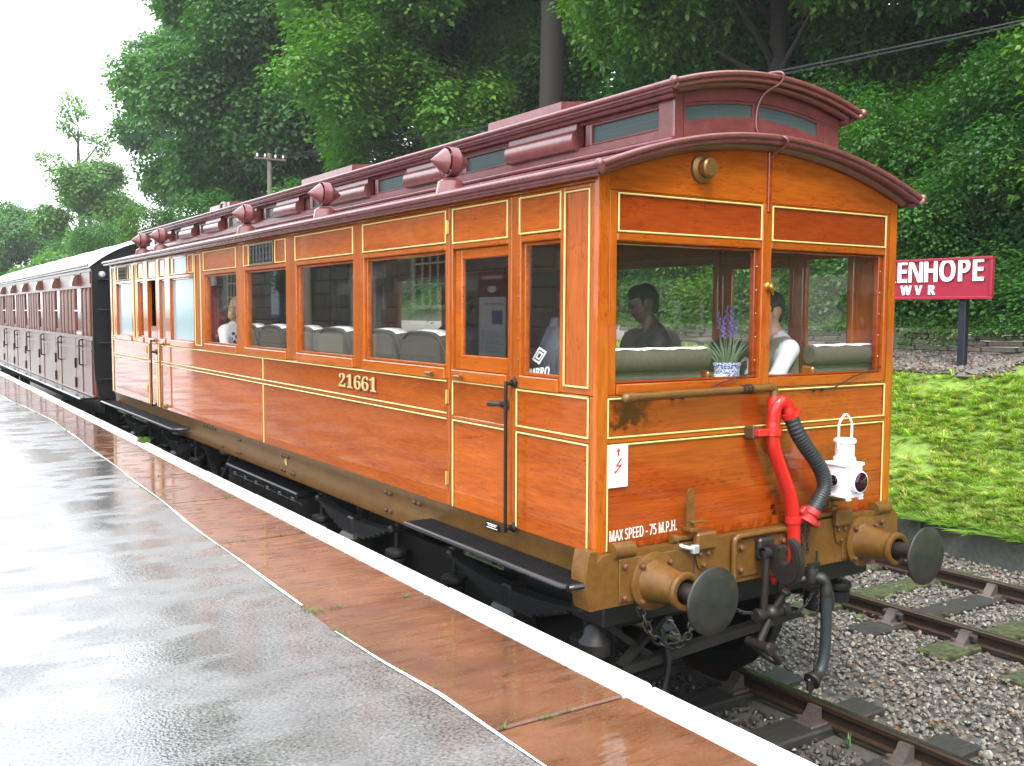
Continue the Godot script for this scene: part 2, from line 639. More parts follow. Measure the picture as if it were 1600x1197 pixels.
	M.edge_white = textured(mat(0.80, 0.80, 0.77, 0.35), blend_maps(512, 512, [noise_image(512, 512, 0.03, 57, 4), noise_image(512, 512, 0.2, 58, 2)], func(q):
		var k: float = 0.95 - 0.5 * contrast(q[0] * 0.6 + q[1] * 0.4, 0.62, 0.78)
		return Color(k, k, k)), 0.8, true)
	M.stone = textured(mat(0.20, 0.17, 0.12, 0.85), dirt, 1.5)
	M.stone_dark = textured(mat(0.21, 0.185, 0.15, 0.85), dirt, 1.1)
	M.stone_pale = textured(mat(0.30, 0.26, 0.19, 0.85), dirt, 1.5)
	M.kerb = textured(mat(0.13, 0.13, 0.115, 0.85), dirt, 1.2)
	M.earth = textured(mat(0.10, 0.075, 0.045, 0.9), dirt, 0.7, true)
	M.ballast_bed = textured(mat(0.09, 0.083, 0.072, 0.9), dirt, 3.0, true)
	M.bank = textured(mat(0.17, 0.27, 0.035, 0.9), dirt, 0.8, true)
	M.hill = textured(mat(0.04, 0.065, 0.018, 0.95), dirt, 0.3, true)
	M.gravel = mat(0.07, 0.06, 0.05, 0.8)
	M.tint = mat(1, 1, 1, 0.7)
	M.tint.vertex_color_use_as_albedo = true
	M.skin = mat(1, 1, 1, 0.5)
	M.skin.vertex_color_use_as_albedo = true
	M.wet_stone = mat(1, 1, 1, 0.35)
	M.wet_stone.vertex_color_use_as_albedo = true
	M.leaf = mat(1, 1, 1, 0.42)
	M.leaf.vertex_color_use_as_albedo = true
	M.leaf.backlight_enabled = true
	M.leaf.backlight = Color(0.80, 0.96, 0.30)
	M.bark = textured(mat(0.03, 0.024, 0.018, 0.9), dirt, 1.5)
	var worn_wood := [streaks(512, 512, 12, 0.08, 81, 4), noise_image(512, 512, 0.02, 82, 4), streaks(512, 512, 20, 0.3, 83, 2)]
	M.sleeper = textured(mat(1, 1, 1, 0.7), blend_maps(512, 512, worn_wood, func(q):
		var k: float = 0.022 + 0.030 * (q[0] - 0.35) - 0.022 * contrast(q[2], 0.6, 0.75)
		return Color(k * 1.1, k, k * 0.85)), 1.1)
	M.sleeper_moss = textured(mat(1, 1, 1, 0.85), blend_maps(512, 512, worn_wood, func(q):
		var k: float = 0.024 + 0.030 * (q[0] - 0.35) - 0.022 * contrast(q[2], 0.6, 0.75)
		return Color(k * 1.1, k, k * 0.8).lerp(Color(0.052, 0.072, 0.012) * (0.6 + 0.9 * q[0]), 0.85 * contrast(q[1], 0.38, 0.6))), 1.1)


# ---------------------------------------------------------------- the scene
func _ready() -> void:
	rng.seed = 7
	var cam := Camera3D.new()
	cam.name = "camera"
	cam.position = Vector3(-4.3223, 2.4913, 4.0005)
	cam.rotation = Vector3(-0.0718, -0.5755, 0.0046)
	cam.fov = 42.54
	cam.near = 0.1
	cam.far = 600.0
	add_child(cam)
	cam.current = true
	var env := Environment.new()
	env.background_mode = Environment.BG_SKY
	var sky := ProceduralSkyMaterial.new()
	sky.sky_top_color = Color(0.86, 0.90, 0.95)
	sky.sky_horizon_color = Color(0.97, 0.98, 0.98)
	sky.sky_curve = 0.2
	sky.ground_bottom_color = Color(0.25, 0.25, 0.22)
	sky.ground_horizon_color = Color(0.55, 0.56, 0.55)
	sky.sky_energy_multiplier = 1.15
	env.sky = Sky.new()
	env.sky.sky_material = sky
	env.tonemap_mode = Environment.TONE_MAPPER_LINEAR
	env.tonemap_exposure = 3.5
	env.sdfgi_enabled = true
	env.ssao_enabled = true
	env.ssil_enabled = true
	env.fog_enabled = FOG > 0.0
	env.fog_density = FOG
	env.fog_light_color = Color(0.95, 0.97, 0.98)
	var we := WorldEnvironment.new()
	we.name = "world_environment"
	we.environment = env
	add_child(we)
	var sun := DirectionalLight3D.new()
	sun.name = "veiled_sun"
	sun.light_energy = 0.5
	sun.light_angular_distance = 20.0
	sun.light_color = Color(1.0, 0.97, 0.92)
	sun.shadow_enabled = true
	add_child(sun)
	sun.look_at_from_position(Vector3(-6, 14, 9), Vector3.ZERO)
	make_materials()
	build_ground()
	build_tracks()
	build_hillside()
	build_trees()
	build_station()
	build_saloon()
	build_front()
	build_roof()
	build_underframe()
	build_tail_lamp()
	build_second_coach()
	build_interior()
	build_people()
	build_lineside()


const FOG := 0.0005


# ---------------------------------------------------------------- ground, platform, track
func bank_height(x: float, z: float) -> float:
	# cross section of the cutting on the right of the line
	var wob := 0.12 * sin(z * 0.7) + 0.08 * sin(z * 1.9 + x)
	if x < 5.5:
		return -0.2
	if x < 8.2:
		var t := (x - 5.5) / 2.7
		return 0.16 + 1.48 * t + wob * 0.6 * sin(t * PI) + 0.05 * sin(z * 3.3 + x * 2.0) * sin(t * PI)
	if x < 9.35:
		return 1.64 + (x - 8.2) * 0.2 + 0.12 * smoothstep(-4.2, -2.6, z) * sin((x - 8.2) / 1.15 * PI)
	var up := x - 9.35
	return 2.22 + up * 0.72 - maxf(0.0, up - 14.0) * 0.5 + wob * minf(up, 2.0) * 0.6


func sheet(xs: Array, zs: Array, height: Callable) -> Shape:
	var s := Shape.new()
	for i in xs.size() - 1:
		for j in zs.size() - 1:
			var a := Vector3(xs[i], height.call(xs[i], zs[j]), zs[j])
			var b := Vector3(xs[i], height.call(xs[i], zs[j + 1]), zs[j + 1])
			var c := Vector3(xs[i + 1], height.call(xs[i + 1], zs[j + 1]), zs[j + 1])
			var d := Vector3(xs[i + 1], height.call(xs[i + 1], zs[j]), zs[j])
			s.quad(a, b, c, d, 1)
	return s


func steps(a: float, b: float, n: int) -> Array:
	var out := []
	for i in n + 1:
		out.append(lerpf(a, b, float(i) / n))
	return out


func build_ground() -> void:
	# one broad sheet out to the horizon, below everything else
	structure("ground", sheet([-400.0, -120.0, -30.0, 30.0, 120.0, 400.0], [-400.0, -140.0, -60.0, 20.0, 120.0, 400.0], func(_x, _z): return -0.6), M.earth)
	# asphalt of the platform, with a wavering edge against the slabs
	var s := Shape.new()
	var edge := []
	var zs := steps(-75.0, 9.0, 168)
	for z in zs:
		edge.append(asphalt_edge(z))
	for i in zs.size() - 1:
		s.quad(Vector3(-30, 0.9, zs[i]), Vector3(-30, 0.9, zs[i + 1]), Vector3(edge[i + 1], 0.9, zs[i + 1]), Vector3(edge[i], 0.9, zs[i]), 1)
	s.span(Vector3(-30, -0.5, -75), Vector3(-2.6, 0.87, 9))
	structure("platform_asphalt", s, M.asphalt)
	# thin worn white line along that edge, broken here and there
	var line := Shape.new()
	for i in zs.size() - 1:
		if zs[i] > -1.4 and zs[i] < -0.9 or zs[i] < -26.0:
			continue
		var w0 := 0.007 + 0.004 * sin(zs[i] * 3.1)
		var w1 := 0.007 + 0.004 * sin(zs[i + 1] * 3.1)
		s = line
		s.quad(Vector3(edge[i] - w0, 0.905, zs[i]), Vector3(edge[i + 1] - w1, 0.905, zs[i + 1]), Vector3(edge[i + 1] + w1, 0.905, zs[i + 1]), Vector3(edge[i] + w0, 0.905, zs[i]))
	structure("painted_line", line, M.edge_white)
	# the slabs between asphalt and platform edge
	var paving := structure("platform_edge_paving", span_shape(Vector3(-2.66, 0.0, -75), Vector3(-1.64, 0.86, 9)), M.stone_dark)
	var joints := [9.0, 6.3, 4.5, 2.7, 0.9, -0.87, -2.68, -4.3, -5.78]
	var z := -5.78
	while z > -60.0:
		z -= 1.8
		joints.append(z)
	for k in joints.size() - 1:
		var a: float = joints[k]
		var b: float = joints[k + 1]
		var slab := Shape.new()
		var dz := 0.022
		slab.box(Vector3(-2.2, 0.867 + 0.001 * sin(k * 2.3), (a + b) / 2), Vector3(0.92, 0.055, absf(a - b) - dz), 0.008)
		part(paving, "paving_slab", slab, M["slab%d" % (k % 3)])
		var white := Shape.new()
		white.box(Vector3(-1.653 + rng.randf_range(-0.006, 0.006), 0.868 + rng.randf_range(-0.003, 0.003), (a + b) / 2), Vector3(0.15 + rng.randf_range(-0.008, 0.008), 0.08, absf(a - b) - 0.010), 0.014, Basis(Vector3.UP, rng.randf_range(-0.003, 0.003)))
		part(paving, "white_edge_stone", white, M.edge_white)
	# brick face under the edge
	structure("platform_wall", span_shape(Vector3(-1.75, -0.5, -75), Vector3(-1.665, 0.82, 9)), M.stone_dark)
	# weeds in the joints
	var grass := PackedFloat32Array()
	for k in 150:
		var zz := rng.randf_range(-22.0, 2.0)
		var x := asphalt_edge(zz) + rng.randf_range(-0.02, 0.02)
		var tall := rng.randf_range(0.012, 0.03)
		if k % 9 == 0:
			zz = joints[4 + (k / 9) % 5] + rng.randf_range(-0.01, 0.01)
			x = rng.randf_range(-2.4, -1.8)
			tall = 0.018
		elif k % 3 == 1:
			zz = -8.35 + rng.randf_range(-0.12, 0.12)
			x = -1.62 + rng.randf_range(-0.06, 0.04)
			tall = 0.08
		put(grass, Basis(Vector3.UP, rng.randf() * TAU).scaled(Vector3(0.12, tall, 0.12)), Vector3(x, 0.895, zz), Color(0.10, 0.2, 0.03))
	var tuft := scatter(self, "joint_weeds", grass_tuft().mesh(), M.leaf, grass)
	tag(tuft, "thin green weeds growing in the joints of the platform paving", "weeds")


func asphalt_edge(z: float) -> float:
	var e := -2.41 + 0.018 * sin(z * 0.9) + 0.008 * sin(z * 2.7 + 1.0)
	e += 0.20 * exp(-((z + 10.5) / 5.0) ** 2)
	if z < 0.2 and z > -0.8:
		e -= 0.03
	return maxf(e, -2.62)


func span_shape(lo: Vector3, hi: Vector3, bevel := 0.0) -> Shape:
	var s := Shape.new()
	s.span(lo, hi, bevel)
	return s


func grass_tuft() -> Shape:
	var s := Shape.new()
	var r := RandomNumberGenerator.new()
	r.seed = 5
	for k in 9:
		var a := r.randf() * TAU
		var p := Vector3(cos(a), 0, sin(a)) * r.randf() * 0.10
		var lean := Vector3(cos(a), 0, sin(a)) * r.randf_range(0.05, 0.3)
		var h := r.randf_range(0.5, 1.0)
		var side := Vector3(-sin(a), 0, cos(a)) * 0.018
		var mid := p + lean * 0.4 + Vector3.UP * h * 0.6
		var tip := p + lean * 1.2 + Vector3.UP * h * 0.95
		s.quad(p - side, p + side, mid + side * 0.8, mid - side * 0.8, 1)
		s.tri(mid - side * 0.8, mid + side * 0.8, tip, 1)
	return s


func turf_tuft() -> Shape:
	var s := Shape.new()
	var r := RandomNumberGenerator.new()
	r.seed = 15
	for k in 12:
		var a := r.randf() * TAU
		var p := Vector3(cos(a), 0, sin(a)) * r.randf() * 0.07
		var lean := Vector3(cos(a + r.randf_range(-0.6, 0.6)), 0, sin(a + r.randf_range(-0.6, 0.6))) * r.randf_range(0.03, 0.08)
		var h := r.randf_range(0.4, 1.0)
		var side := Vector3(-sin(a), 0, cos(a)) * 0.008
		var mid := p + lean * 0.5 + Vector3.UP * h * 0.75
		var tip := p + lean * 1.3 + Vector3.UP * h * 0.85
		s.quad(p - side, p + side, mid + side * 0.9, mid - side * 0.9, 1)
		s.tri(mid - side * 0.9, mid + side * 0.9, tip, 1)
	return s


func stone_shape(seed_: int, squash := 0.7) -> Shape:
	# a broken stone: an octahedron-like lump with displaced corners
	var r := RandomNumberGenerator.new()
	r.seed = seed_
	var s := Shape.new()
	var pts := []
	for k in 6:
		pts.append(Vector3(cos(TAU * k / 6.0 + r.randf() * 0.5), r.randf_range(-0.25, 0.25), sin(TAU * k / 6.0 + r.randf() * 0.5)) * r.randf_range(0.75, 1.15))
	var top := []
	for k in 3:
		top.append(Vector3(cos(TAU * k / 3.0 + r.randf()) * 0.45, squash * r.randf_range(0.7, 1.0), sin(TAU * k / 3.0 + r.randf()) * 0.45))
	for k in 6:
		var a: Vector3 = pts[k]
		var b: Vector3 = pts[(k + 1) % 6]
		var t: Vector3 = top[k / 2]
		s.out_quad(a, b, t, t, Vector3.ZERO)
		if k % 2 == 1:
			s.out_quad(b, top[(k / 2 + 1) % 3], t, t, Vector3.ZERO)
		s.out_quad(b, a, Vector3(0, -squash, 0), Vector3(0, -squash, 0), Vector3.ZERO)
	s.out_quad(top[0], top[1], top[2], top[2], Vector3.ZERO)
	return s


func build_tracks() -> void:
	structure("track_bed", sheet(steps(-1.66, 5.6, 8), steps(-90.0, 12.0, 20), func(x, _z): return -0.17 if x > 1.0 else -0.2), M.ballast_bed)
	# loose stones, dense where the camera looks
	for kind in 5:
		var buf := PackedFloat32Array()
		var n := 12000
		for k in n:
			var x := rng.randf_range(-1.62, 5.45)
			var z := rng.randf_range(-5.5, 4.0)
			if k % 6 == 0:
				z = rng.randf_range(-30.0, -5.5)
			var near_rail := minf(absf(absf(x + 0.02) - 0.75), minf(absf(x - 2.95), absf(x - 4.42)))
			var y := (-0.155 if x > 1.0 else -0.19) + rng.randf_range(-0.02, 0.028)
			var on := fposmod(z - (3.56 if x > 2.2 else 3.92) + 0.335, 0.67) - 0.335
			if absf(on) < 0.15 and (x > 2.42 and x < 4.95 or x < 1.23) and rng.randf() < (0.93 if x > 1.0 else 0.6):
				continue
			if near_rail < 0.09:
				y -= 0.035
			var size := rng.randf_range(0.013, 0.027) * (1.3 if rng.randf() < 0.06 else 1.0)
			var k0 := rng.randf_range(0.7, 1.2)
			var tone := Color(0.16, 0.142, 0.115) * k0
			var pick := rng.randf()
			if pick < 0.12:
				tone = Color(0.22, 0.205, 0.18) * k0
			elif pick < 0.26:
				tone = Color(0.10, 0.10, 0.10) * k0
			elif pick < 0.30:
				tone = Color(0.15, 0.105, 0.07) * k0
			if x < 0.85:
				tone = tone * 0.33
			var b := Basis(Vector3(rng.randf() - 0.5, 1, rng.randf() - 0.5).normalized(), rng.randf() * TAU) * Basis(Vector3.RIGHT, rng.randf_range(-0.6, 0.6))
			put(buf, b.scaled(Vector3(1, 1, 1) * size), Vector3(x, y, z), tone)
		var o := scatter(self, "ballast", stone_shape(100 + kind).mesh(), M.wet_stone, buf)
		tag(o, "loose grey and buff ballast stones lying between the rails", "ballast", "ballast stones")
	# fallen leaves
	var leaves := PackedFloat32Array()
	for k in 420:
		var x := rng.randf_range(1.0, 5.4)
		if k % 2 == 0:
			x = [2.95, 4.42][k / 2 % 2] + rng.randf_range(-0.3, 0.3)
		var c := Color(0.32, 0.12, 0.035) * rng.randf_range(0.5, 1.3)
		put(leaves, (Basis(Vector3.UP, rng.randf() * TAU) * Basis(Vector3.RIGHT, rng.randf_range(-0.5, 0.5))).scaled(Vector3(1, 1, 1) * rng.randf_range(0.25, 0.5)), Vector3(x, -0.12, rng.randf_range(-5.0, 3.0)), c)
	tag(scatter(self, "fallen_leaves", leaf_shape(0.12, 0.08).mesh(), M.leaf, leaves), "brown fallen leaves scattered over the ballast", "leaves")
	var weeds := PackedFloat32Array()
	for k in 50:
		var x: float = [2.7, 3.3, 4.1, 0.4, 5.3, -1.0][k % 6] + rng.randf_range(-0.3, 0.3)
		put(weeds, Basis(Vector3.UP, rng.randf() * TAU).scaled(Vector3(0.28, rng.randf_range(0.04, 0.08), 0.28)), Vector3(x, -0.16, rng.randf_range(-4.0, 3.0)), Color(0.08, 0.19, 0.03) * rng.randf_range(0.7, 1.4))
	tag(scatter(self, "track_weeds", grass_tuft().mesh(), M.leaf, weeds), "small green weeds sprouting among the ballast", "weeds")
	track(-0.02, 0.745, "rusty bullhead track under the saloon on dark sleepers beside the platform", 0)
	track(3.685, 0.735, "empty rusty track with mossy sleepers between saloon and grass bank", 1)
	# low stone kerb below the grass bank
	var kerb := thing("kerb_wall", "low dark stone kerb at the foot of the grass bank", "wall", Vector3(5.5, -0.2, -6))
	var z := 3.0
	var i := 0
	while z > -14.0:
		var l := rng.randf_range(0.8, 1.3)
		var b := Shape.new()
		b.box(Vector3(5.58 + rng.randf_range(-0.02, 0.02), -0.02 + rng.randf_range(-0.015, 0.015), z - l / 2), Vector3(0.16, 0.42, l - 0.02), 0.025)
		wpart(kerb, "kerb_stone", b, M.kerb)
		z -= l
		i += 1


func rail_profile() -> PackedVector2Array:
	return PackedVector2Array([Vector2(-0.03, -0.145), Vector2(0.03, -0.145), Vector2(0.034, -0.12), Vector2(0.011, -0.105), Vector2(0.010, -0.048), Vector2(0.033, -0.036), Vector2(0.035, -0.008), Vector2(0.026, 0.0), Vector2(-0.026, 0.0), Vector2(-0.035, -0.008), Vector2(-0.033, -0.036), Vector2(-0.010, -0.048), Vector2(-0.011, -0.105), Vector2(-0.034, -0.12)])


func track(cx: float, half: float, label: String, kind: int) -> void:
	var o := thing("railway_track", label, "track", Vector3(cx, -0.2, -20))
	for s in [-1.0, 1.0]:
		var r := Shape.new()
		r.prism(rail_profile(), 90.0, Transform3D(Basis.IDENTITY, Vector3(cx + s * half, 0, -80)))
		var rail := wpart(o, "rail", r, M.rail)
		var head := Shape.new()
		head.box(Vector3(cx + s * half, 0.0008, -35), Vector3(0.040, 0.003, 90))
		part(rail, "running_surface", head, M.steel if kind == 0 else M.rail_top)
	var sleeper := Shape.new()
	sleeper.box(Vector3(0, -0.185, 0), Vector3(2.5, 0.13, 0.25), 0.014)
	var sleeper_mesh := sleeper.mesh()
	# a cast chair with its jaw and the wooden key
	var chair := Shape.new()
	chair.box(Vector3(0, -0.125, 0), Vector3(0.36, 0.03, 0.17), 0.01)
	for s in [-1.0, 1.0]:
		chair.prism(PackedVector2Array([Vector2(s * 0.16, -0.11), Vector2(s * 0.04, -0.11), Vector2(s * 0.04, -0.02), Vector2(s * 0.075, -0.015), Vector2(s * 0.095, -0.05)]), 0.085, Transform3D(Basis.IDENTITY, Vector3(0, 0, -0.0425)))
		chair.lathe([Vector2(0.022, -0.11), Vector2(0.022, -0.085), Vector2(0.0, -0.08)], Transform3D(Basis.IDENTITY, Vector3(s * 0.14, 0, 0.055 * s)), 6)
	var chair_mesh := chair.mesh()
	var key := Shape.new()
	key.box(Vector3(0.062, -0.062, 0), Vector3(0.05, 0.06, 0.19), 0.012)
	var key_mesh := key.mesh()
	var n := 40 if kind == 1 else 46
	for k in n:
		var z := 3.56 - 0.67 * k + (0.0 if kind == 1 else 0.36)
		var at := Transform3D(Basis(Vector3.UP, rng.randf_range(-0.01, 0.01)), Vector3(0.0, 0.2 + rng.randf_range(-0.008, 0.004), z + 20.0))
		part(o, "sleeper", sleeper_mesh, M.sleeper if kind == 0 or k % 3 == 1 else M.sleeper_moss, "", at)
		for s in [-1.0, 1.0]:
			var c := part(o, "rail_chair", chair_mesh, M.chair_iron, "", Transform3D(Basis.IDENTITY, Vector3(s * half, 0.2, z + 20.0)))
			part(c, "wooden_key", key_mesh, M.sleeper, "", Transform3D(Basis(Vector3.UP, PI if s < 0 else 0.0), Vector3.ZERO))
	# beyond, the sleepers are too far off to be told apart
	if kind == 1:
		return


func leaf_shape(l: float, w: float) -> Shape:
	var s := Shape.new()
	var a := Vector3(0, 0, 0)
	var m := Vector3(0, -l * 0.06, l * 0.55)
	var t := Vector3(0, -l * 0.22, l)
	var p := Vector3(w * 0.5, l * 0.05, l * 0.42)
	var q := Vector3(-w * 0.5, l * 0.05, l * 0.42)
	s.tri(a, m, p); s.tri(m, t, p); s.tri(a, q, m); s.tri(m, q, t)
	return s


# ---------------------------------------------------------------- hillside and trees
func sprig(seed_: int, count: int, size: float, reach: float) -> Shape:
	var s := Shape.new()
	var r := RandomNumberGenerator.new()
	r.seed = seed_
	for k in count:
		var dir := Vector3(r.randfn(), r.randfn() * 0.7, r.randfn()).normalized()
		var p := dir * reach * pow(r.randf(), 0.5)
		var out := (dir * Vector3(1, 0.3, 1) + Vector3(r.randf() - 0.5, -0.25, r.randf() - 0.5)).normalized()
		var up := (Vector3.UP + Vector3(r.randf() - 0.5, 0, r.randf() - 0.5) * 0.9 + dir * 0.4).normalized()
		var x := up.cross(out).normalized()
		var b := Basis(x, out.cross(x), out)
		s.add(leaf_shape(size, size * 0.78), Transform3D(b.scaled(Vector3.ONE * r.randf_range(0.65, 1.15)), p))
	return s


var sprigs := {}


func sprig_mesh(kind: String) -> ArrayMesh:
	if not sprigs.has(kind):
		match kind:
			"near": sprigs[kind] = sprig(11, 34, 0.15, 0.42).mesh()
			"mid": sprigs[kind] = sprig(12, 30, 0.20, 0.55).mesh()
			"far": sprigs[kind] = sprig(13, 26, 0.30, 0.8).mesh()
			"small": sprigs[kind] = sprig(14, 40, 0.085, 0.30).mesh()
	return sprigs[kind]


# a crown of leaf sprigs spread through the outer part of several lobes
func crown(parent: Node3D, kind: String, lobes: Array, per: float, base: Color, at: Vector3) -> void:
	var buf := PackedFloat32Array()
	for l in lobes:
		var c: Vector3 = l[0]
		var r: Vector3 = l[1]
		var n := int(per * (r.x * r.y + r.y * r.z + r.x * r.z))
		var tone: float = rng.randf_range(0.82, 1.18)
		for k in n:
			var d := Vector3(rng.randfn(), rng.randfn(), rng.randfn()).normalized()
			var deep := 1.0 - 0.42 * pow(rng.randf(), 1.6)
			var wave := 1.0 + 0.16 * sin(d.x * 5.0 + c.x * 3.0) * sin(d.y * 6.0 + c.z) + 0.12 * sin(d.z * 9.0 + c.y)
			var p := c + d * r * deep * wave
			var f := tone * rng.randf_range(0.75, 1.25)
			var col := Color(base.r * f * rng.randf_range(0.85, 1.2), base.g * f, base.b * f * rng.randf_range(0.8, 1.2))
			put(buf, (Basis(Vector3.UP, rng.randf() * TAU) * Basis(Vector3.RIGHT, rng.randf_range(-0.5, 0.5))).scaled(Vector3.ONE * rng.randf_range(0.7, 1.2)), p - at, col)
	scatter(parent, "crown", sprig_mesh(kind), M.leaf, buf)


func tree(called: String, x: float, z: float, h: float, r: float, low: float, kind: String, tone: Color, label: String, lobes_n := 11, per := 22.0, lean := Vector3.ZERO) -> void:
	var y0 := bank_height(x, z) - 0.15
	var base := Vector3(x, y0, z)
	var o := thing(called, label, "tree", base, "")
	var trunk := Shape.new()
	var top := h * 0.82
	var tr := 0.018 * h + 0.03
	trunk.tube(curve([Vector3.ZERO, Vector3(0.1, top * 0.35, 0.05) + lean * 0.2, Vector3(-0.1, top * 0.7, 0.1) + lean * 0.6, Vector3(0, top, 0) + lean], 5), [tr * 1.35, tr * 1.1, tr, tr * 0.97, tr * 0.94, tr * 0.9, tr * 0.85, tr * 0.8, tr * 0.75, tr * 0.7, tr * 0.62, tr * 0.55, tr * 0.45, tr * 0.35, tr * 0.25, tr * 0.12], 9)
	part(o, "trunk", trunk, M.bark)
	var lobes := []
	var limbs := Shape.new()
	for k in lobes_n:
		var a := TAU * k * 0.618 + rng.randf() * 0.5
		var t := (k + 0.5) / lobes_n
		var yy := lerpf(low, h * 0.97, t)
		var spread := r * (0.72 * sin(PI * clampf(0.22 + 0.72 * t, 0, 1)) + 0.08)
		var c := Vector3(cos(a) * spread, yy, sin(a) * spread) + lean * (yy / h)
		var rr := r * rng.randf_range(0.36, 0.54)
		lobes.append([base + c, Vector3(rr, rr * 0.75, rr)])
		var from := Vector3(0, maxf(low * 0.6, yy - spread * 0.8 - 0.5), 0) + lean * (yy / h) * 0.8
		limbs.tube(curve([from, from.lerp(c, 0.5) + Vector3(0, -0.2, 0), c], 3), [tr * 0.4, tr * 0.36, tr * 0.3, tr * 0.25, tr * 0.2, tr * 0.14, tr * 0.05], 6)
	part(o, "limbs", limbs, M.bark)
	crown(o, kind, lobes, per, tone, base)


func build_hillside() -> void:
	var xs := [5.5, 5.6, 5.8, 6.1, 6.4, 6.7, 7.0, 7.3, 7.6, 7.9, 8.2, 8.5, 8.9, 9.34]
	structure("grass_bank", sheet(xs, steps(-110.0, 14.0, 360), bank_height), M.bank)
	structure("hillside", sheet([9.36, 9.8, 10.4, 11.2, 12.2, 13.5, 15.0, 17.0, 20.0, 24.0, 30.0, 40.0, 60.0], steps(-160.0, 40.0, 120), bank_height), M.hill)
	# bed of grey chips round the foot of the station sign
	var bed := sheet(steps(8.2, 9.32, 6), steps(-9.0, -3.5, 16), func(x, z): return bank_height(x, z) + 0.03)
	structure("gravel_bed", bed, M.gravel)
	var chips := PackedFloat32Array()
	for k in 5200:
		var x := rng.randf_range(8.1, 9.3)
		var z := rng.randf_range(-9.0, -3.2)
		if x < 8.25 + 0.08 * sin(z * 4.0) or z > -3.2 - (9.3 - x) * 0.35 + 0.1 * sin(x * 7.0):
			if rng.randf() < 0.8:
				continue
		var tone := Color(0.13, 0.115, 0.10) * rng.randf_range(0.4, 1.7)
		if rng.randf() < 0.12:
			tone = Color(0.17, 0.075, 0.04)
		put(chips, Basis(Vector3(rng.randf(), 1, rng.randf()).normalized(), rng.randf() * TAU).scaled(Vector3.ONE * rng.randf_range(0.015, 0.035)), Vector3(x, bank_height(x, z) + 0.045, z), tone)
	tag(scatter(self, "stone_chips", stone_shape(77).mesh(), M.tint, chips), "grey stone chips spread under the red station sign", "gravel")
	# grass
	var grass := PackedFloat32Array()
	for k in 22000:
		var z := rng.randf_range(-8.0, 3.0)
		if k % 3 == 0:
			z = rng.randf_range(-45.0, -8.0)
		var x := rng.randf_range(5.56, 8.3)
		if k % 11 == 0:
			x = rng.randf_range(7.8, 9.3)
			z = rng.randf_range(-3.0, 3.0) if k % 2 == 0 else rng.randf_range(-30.0, -9.0)
		var bare := sin(x * 2.3 + z * 1.1) * sin(z * 0.8 - x * 1.7)
		if bare > 0.62 and rng.randf() < 0.7:
			continue
		var f := rng.randf_range(0.55, 1.4) * (1.0 + 0.15 * bare)
		var c := Color(0.36, 0.47, 0.085) * f
		if rng.randf() < 0.20 + 0.2 * maxf(0.0, bare):
			c = Color(0.50, 0.44, 0.14) * f
		put(grass, (Basis(Vector3.UP, rng.randf() * TAU) * Basis(Vector3.RIGHT, rng.randf_range(-0.3, 0.3))).scaled(Vector3(0.8, rng.randf_range(0.03, 0.10) * (1.7 if rng.randf() < 0.08 else 1.0), 0.8)), Vector3(x, bank_height(x, z) - 0.01, z), c)
	for k in 1500:
		var z := rng.randf_range(-14.0, 3.0)
		var c := Color(0.22, 0.36, 0.05) * rng.randf_range(0.7, 1.3)
		put(grass, (Basis(Vector3.UP, rng.randf() * TAU) * Basis(Vector3.BACK, rng.randf_range(0.2, 1.0))).scaled(Vector3(0.9, rng.randf_range(0.06, 0.17), 0.9)), Vector3(rng.randf_range(5.5, 5.66), 0.17, z), c)
	tag(scatter(self, "grass", turf_tuft().mesh(), M.leaf, grass), "short bright green grass covering the bank beside the track", "grass")
	# brambles and ivy that cover the slope
	var buf := PackedFloat32Array()
	for k in 15000:
		var z := rng.randf_range(-16.0, 5.0)
		var x := 9.5 + 9.0 * pow(rng.randf(), 1.3)
		if k % 4 == 0:
			z = rng.randf_range(-75.0, -16.0)
		var lump := 0.32 + 0.42 * (0.5 + 0.5 * sin(x * 1.7 + z * 0.6) * sin(z * 1.3 + x * 0.4))
		var f := rng.randf_range(0.7, 1.35)
		var c := Color(0.052, 0.155, 0.028) * f
		if sin(x * 0.9 + z * 0.7) > 0.55:
			c = Color(0.085, 0.18, 0.022) * f
		put(buf, (Basis(Vector3.UP, rng.randf() * TAU) * Basis(Vector3.RIGHT, rng.randf_range(-0.6, 0.6))).scaled(Vector3.ONE * rng.randf_range(0.7, 1.2)), Vector3(x, bank_height(x, z) + lump * rng.randf(), z), c)
	for k in 900:
		var z := rng.randf_range(-13.0, 1.0)
		var hang := pow(rng.randf(), 2.0) * 0.42
		put(buf, Basis(Vector3.UP, rng.randf() * TAU).scaled(Vector3.ONE * rng.randf_range(0.3, 0.75)), Vector3(9.22 + rng.randf() * 0.4, bank_height(9.3, z) + 0.46 - hang * (0.5 + 0.5 * sin(z * 2.1)), z), Color(0.07, 0.18, 0.03) * rng.randf_range(0.7, 1.4))
	tag(scatter(self, "undergrowth", sprig_mesh("small"), M.leaf, buf), "dense green brambles and ivy covering the steep slope", "undergrowth")
	# dry stone wall below the slope
	var wall := thing("dry_stone_wall", "low dry stone wall of flat slabs behind the station sign", "wall", Vector3(9.4, 1.85, -5))
	for row in 5:
		var z := -1.4 - rng.randf() * 0.4
		while z > -12.5:
			var l := rng.randf_range(0.22, 0.62)
			var th := 0.088
			var s := Shape.new()
			s.box(Vector3(9.42 + rng.randf_range(-0.035, 0.035), bank_height(9.2, z) + 0.04 + row * th, z - l / 2), Vector3(0.26, th - 0.014, l - 0.02), 0.018, Basis(Vector3(1, 0, 0), rng.randf_range(-0.025, 0.025)))
			wpart(wall, "wall_stone", s, [M.stone, M.stone_soot, M.stone_dark][rng.randi() % 3])
			z -= l
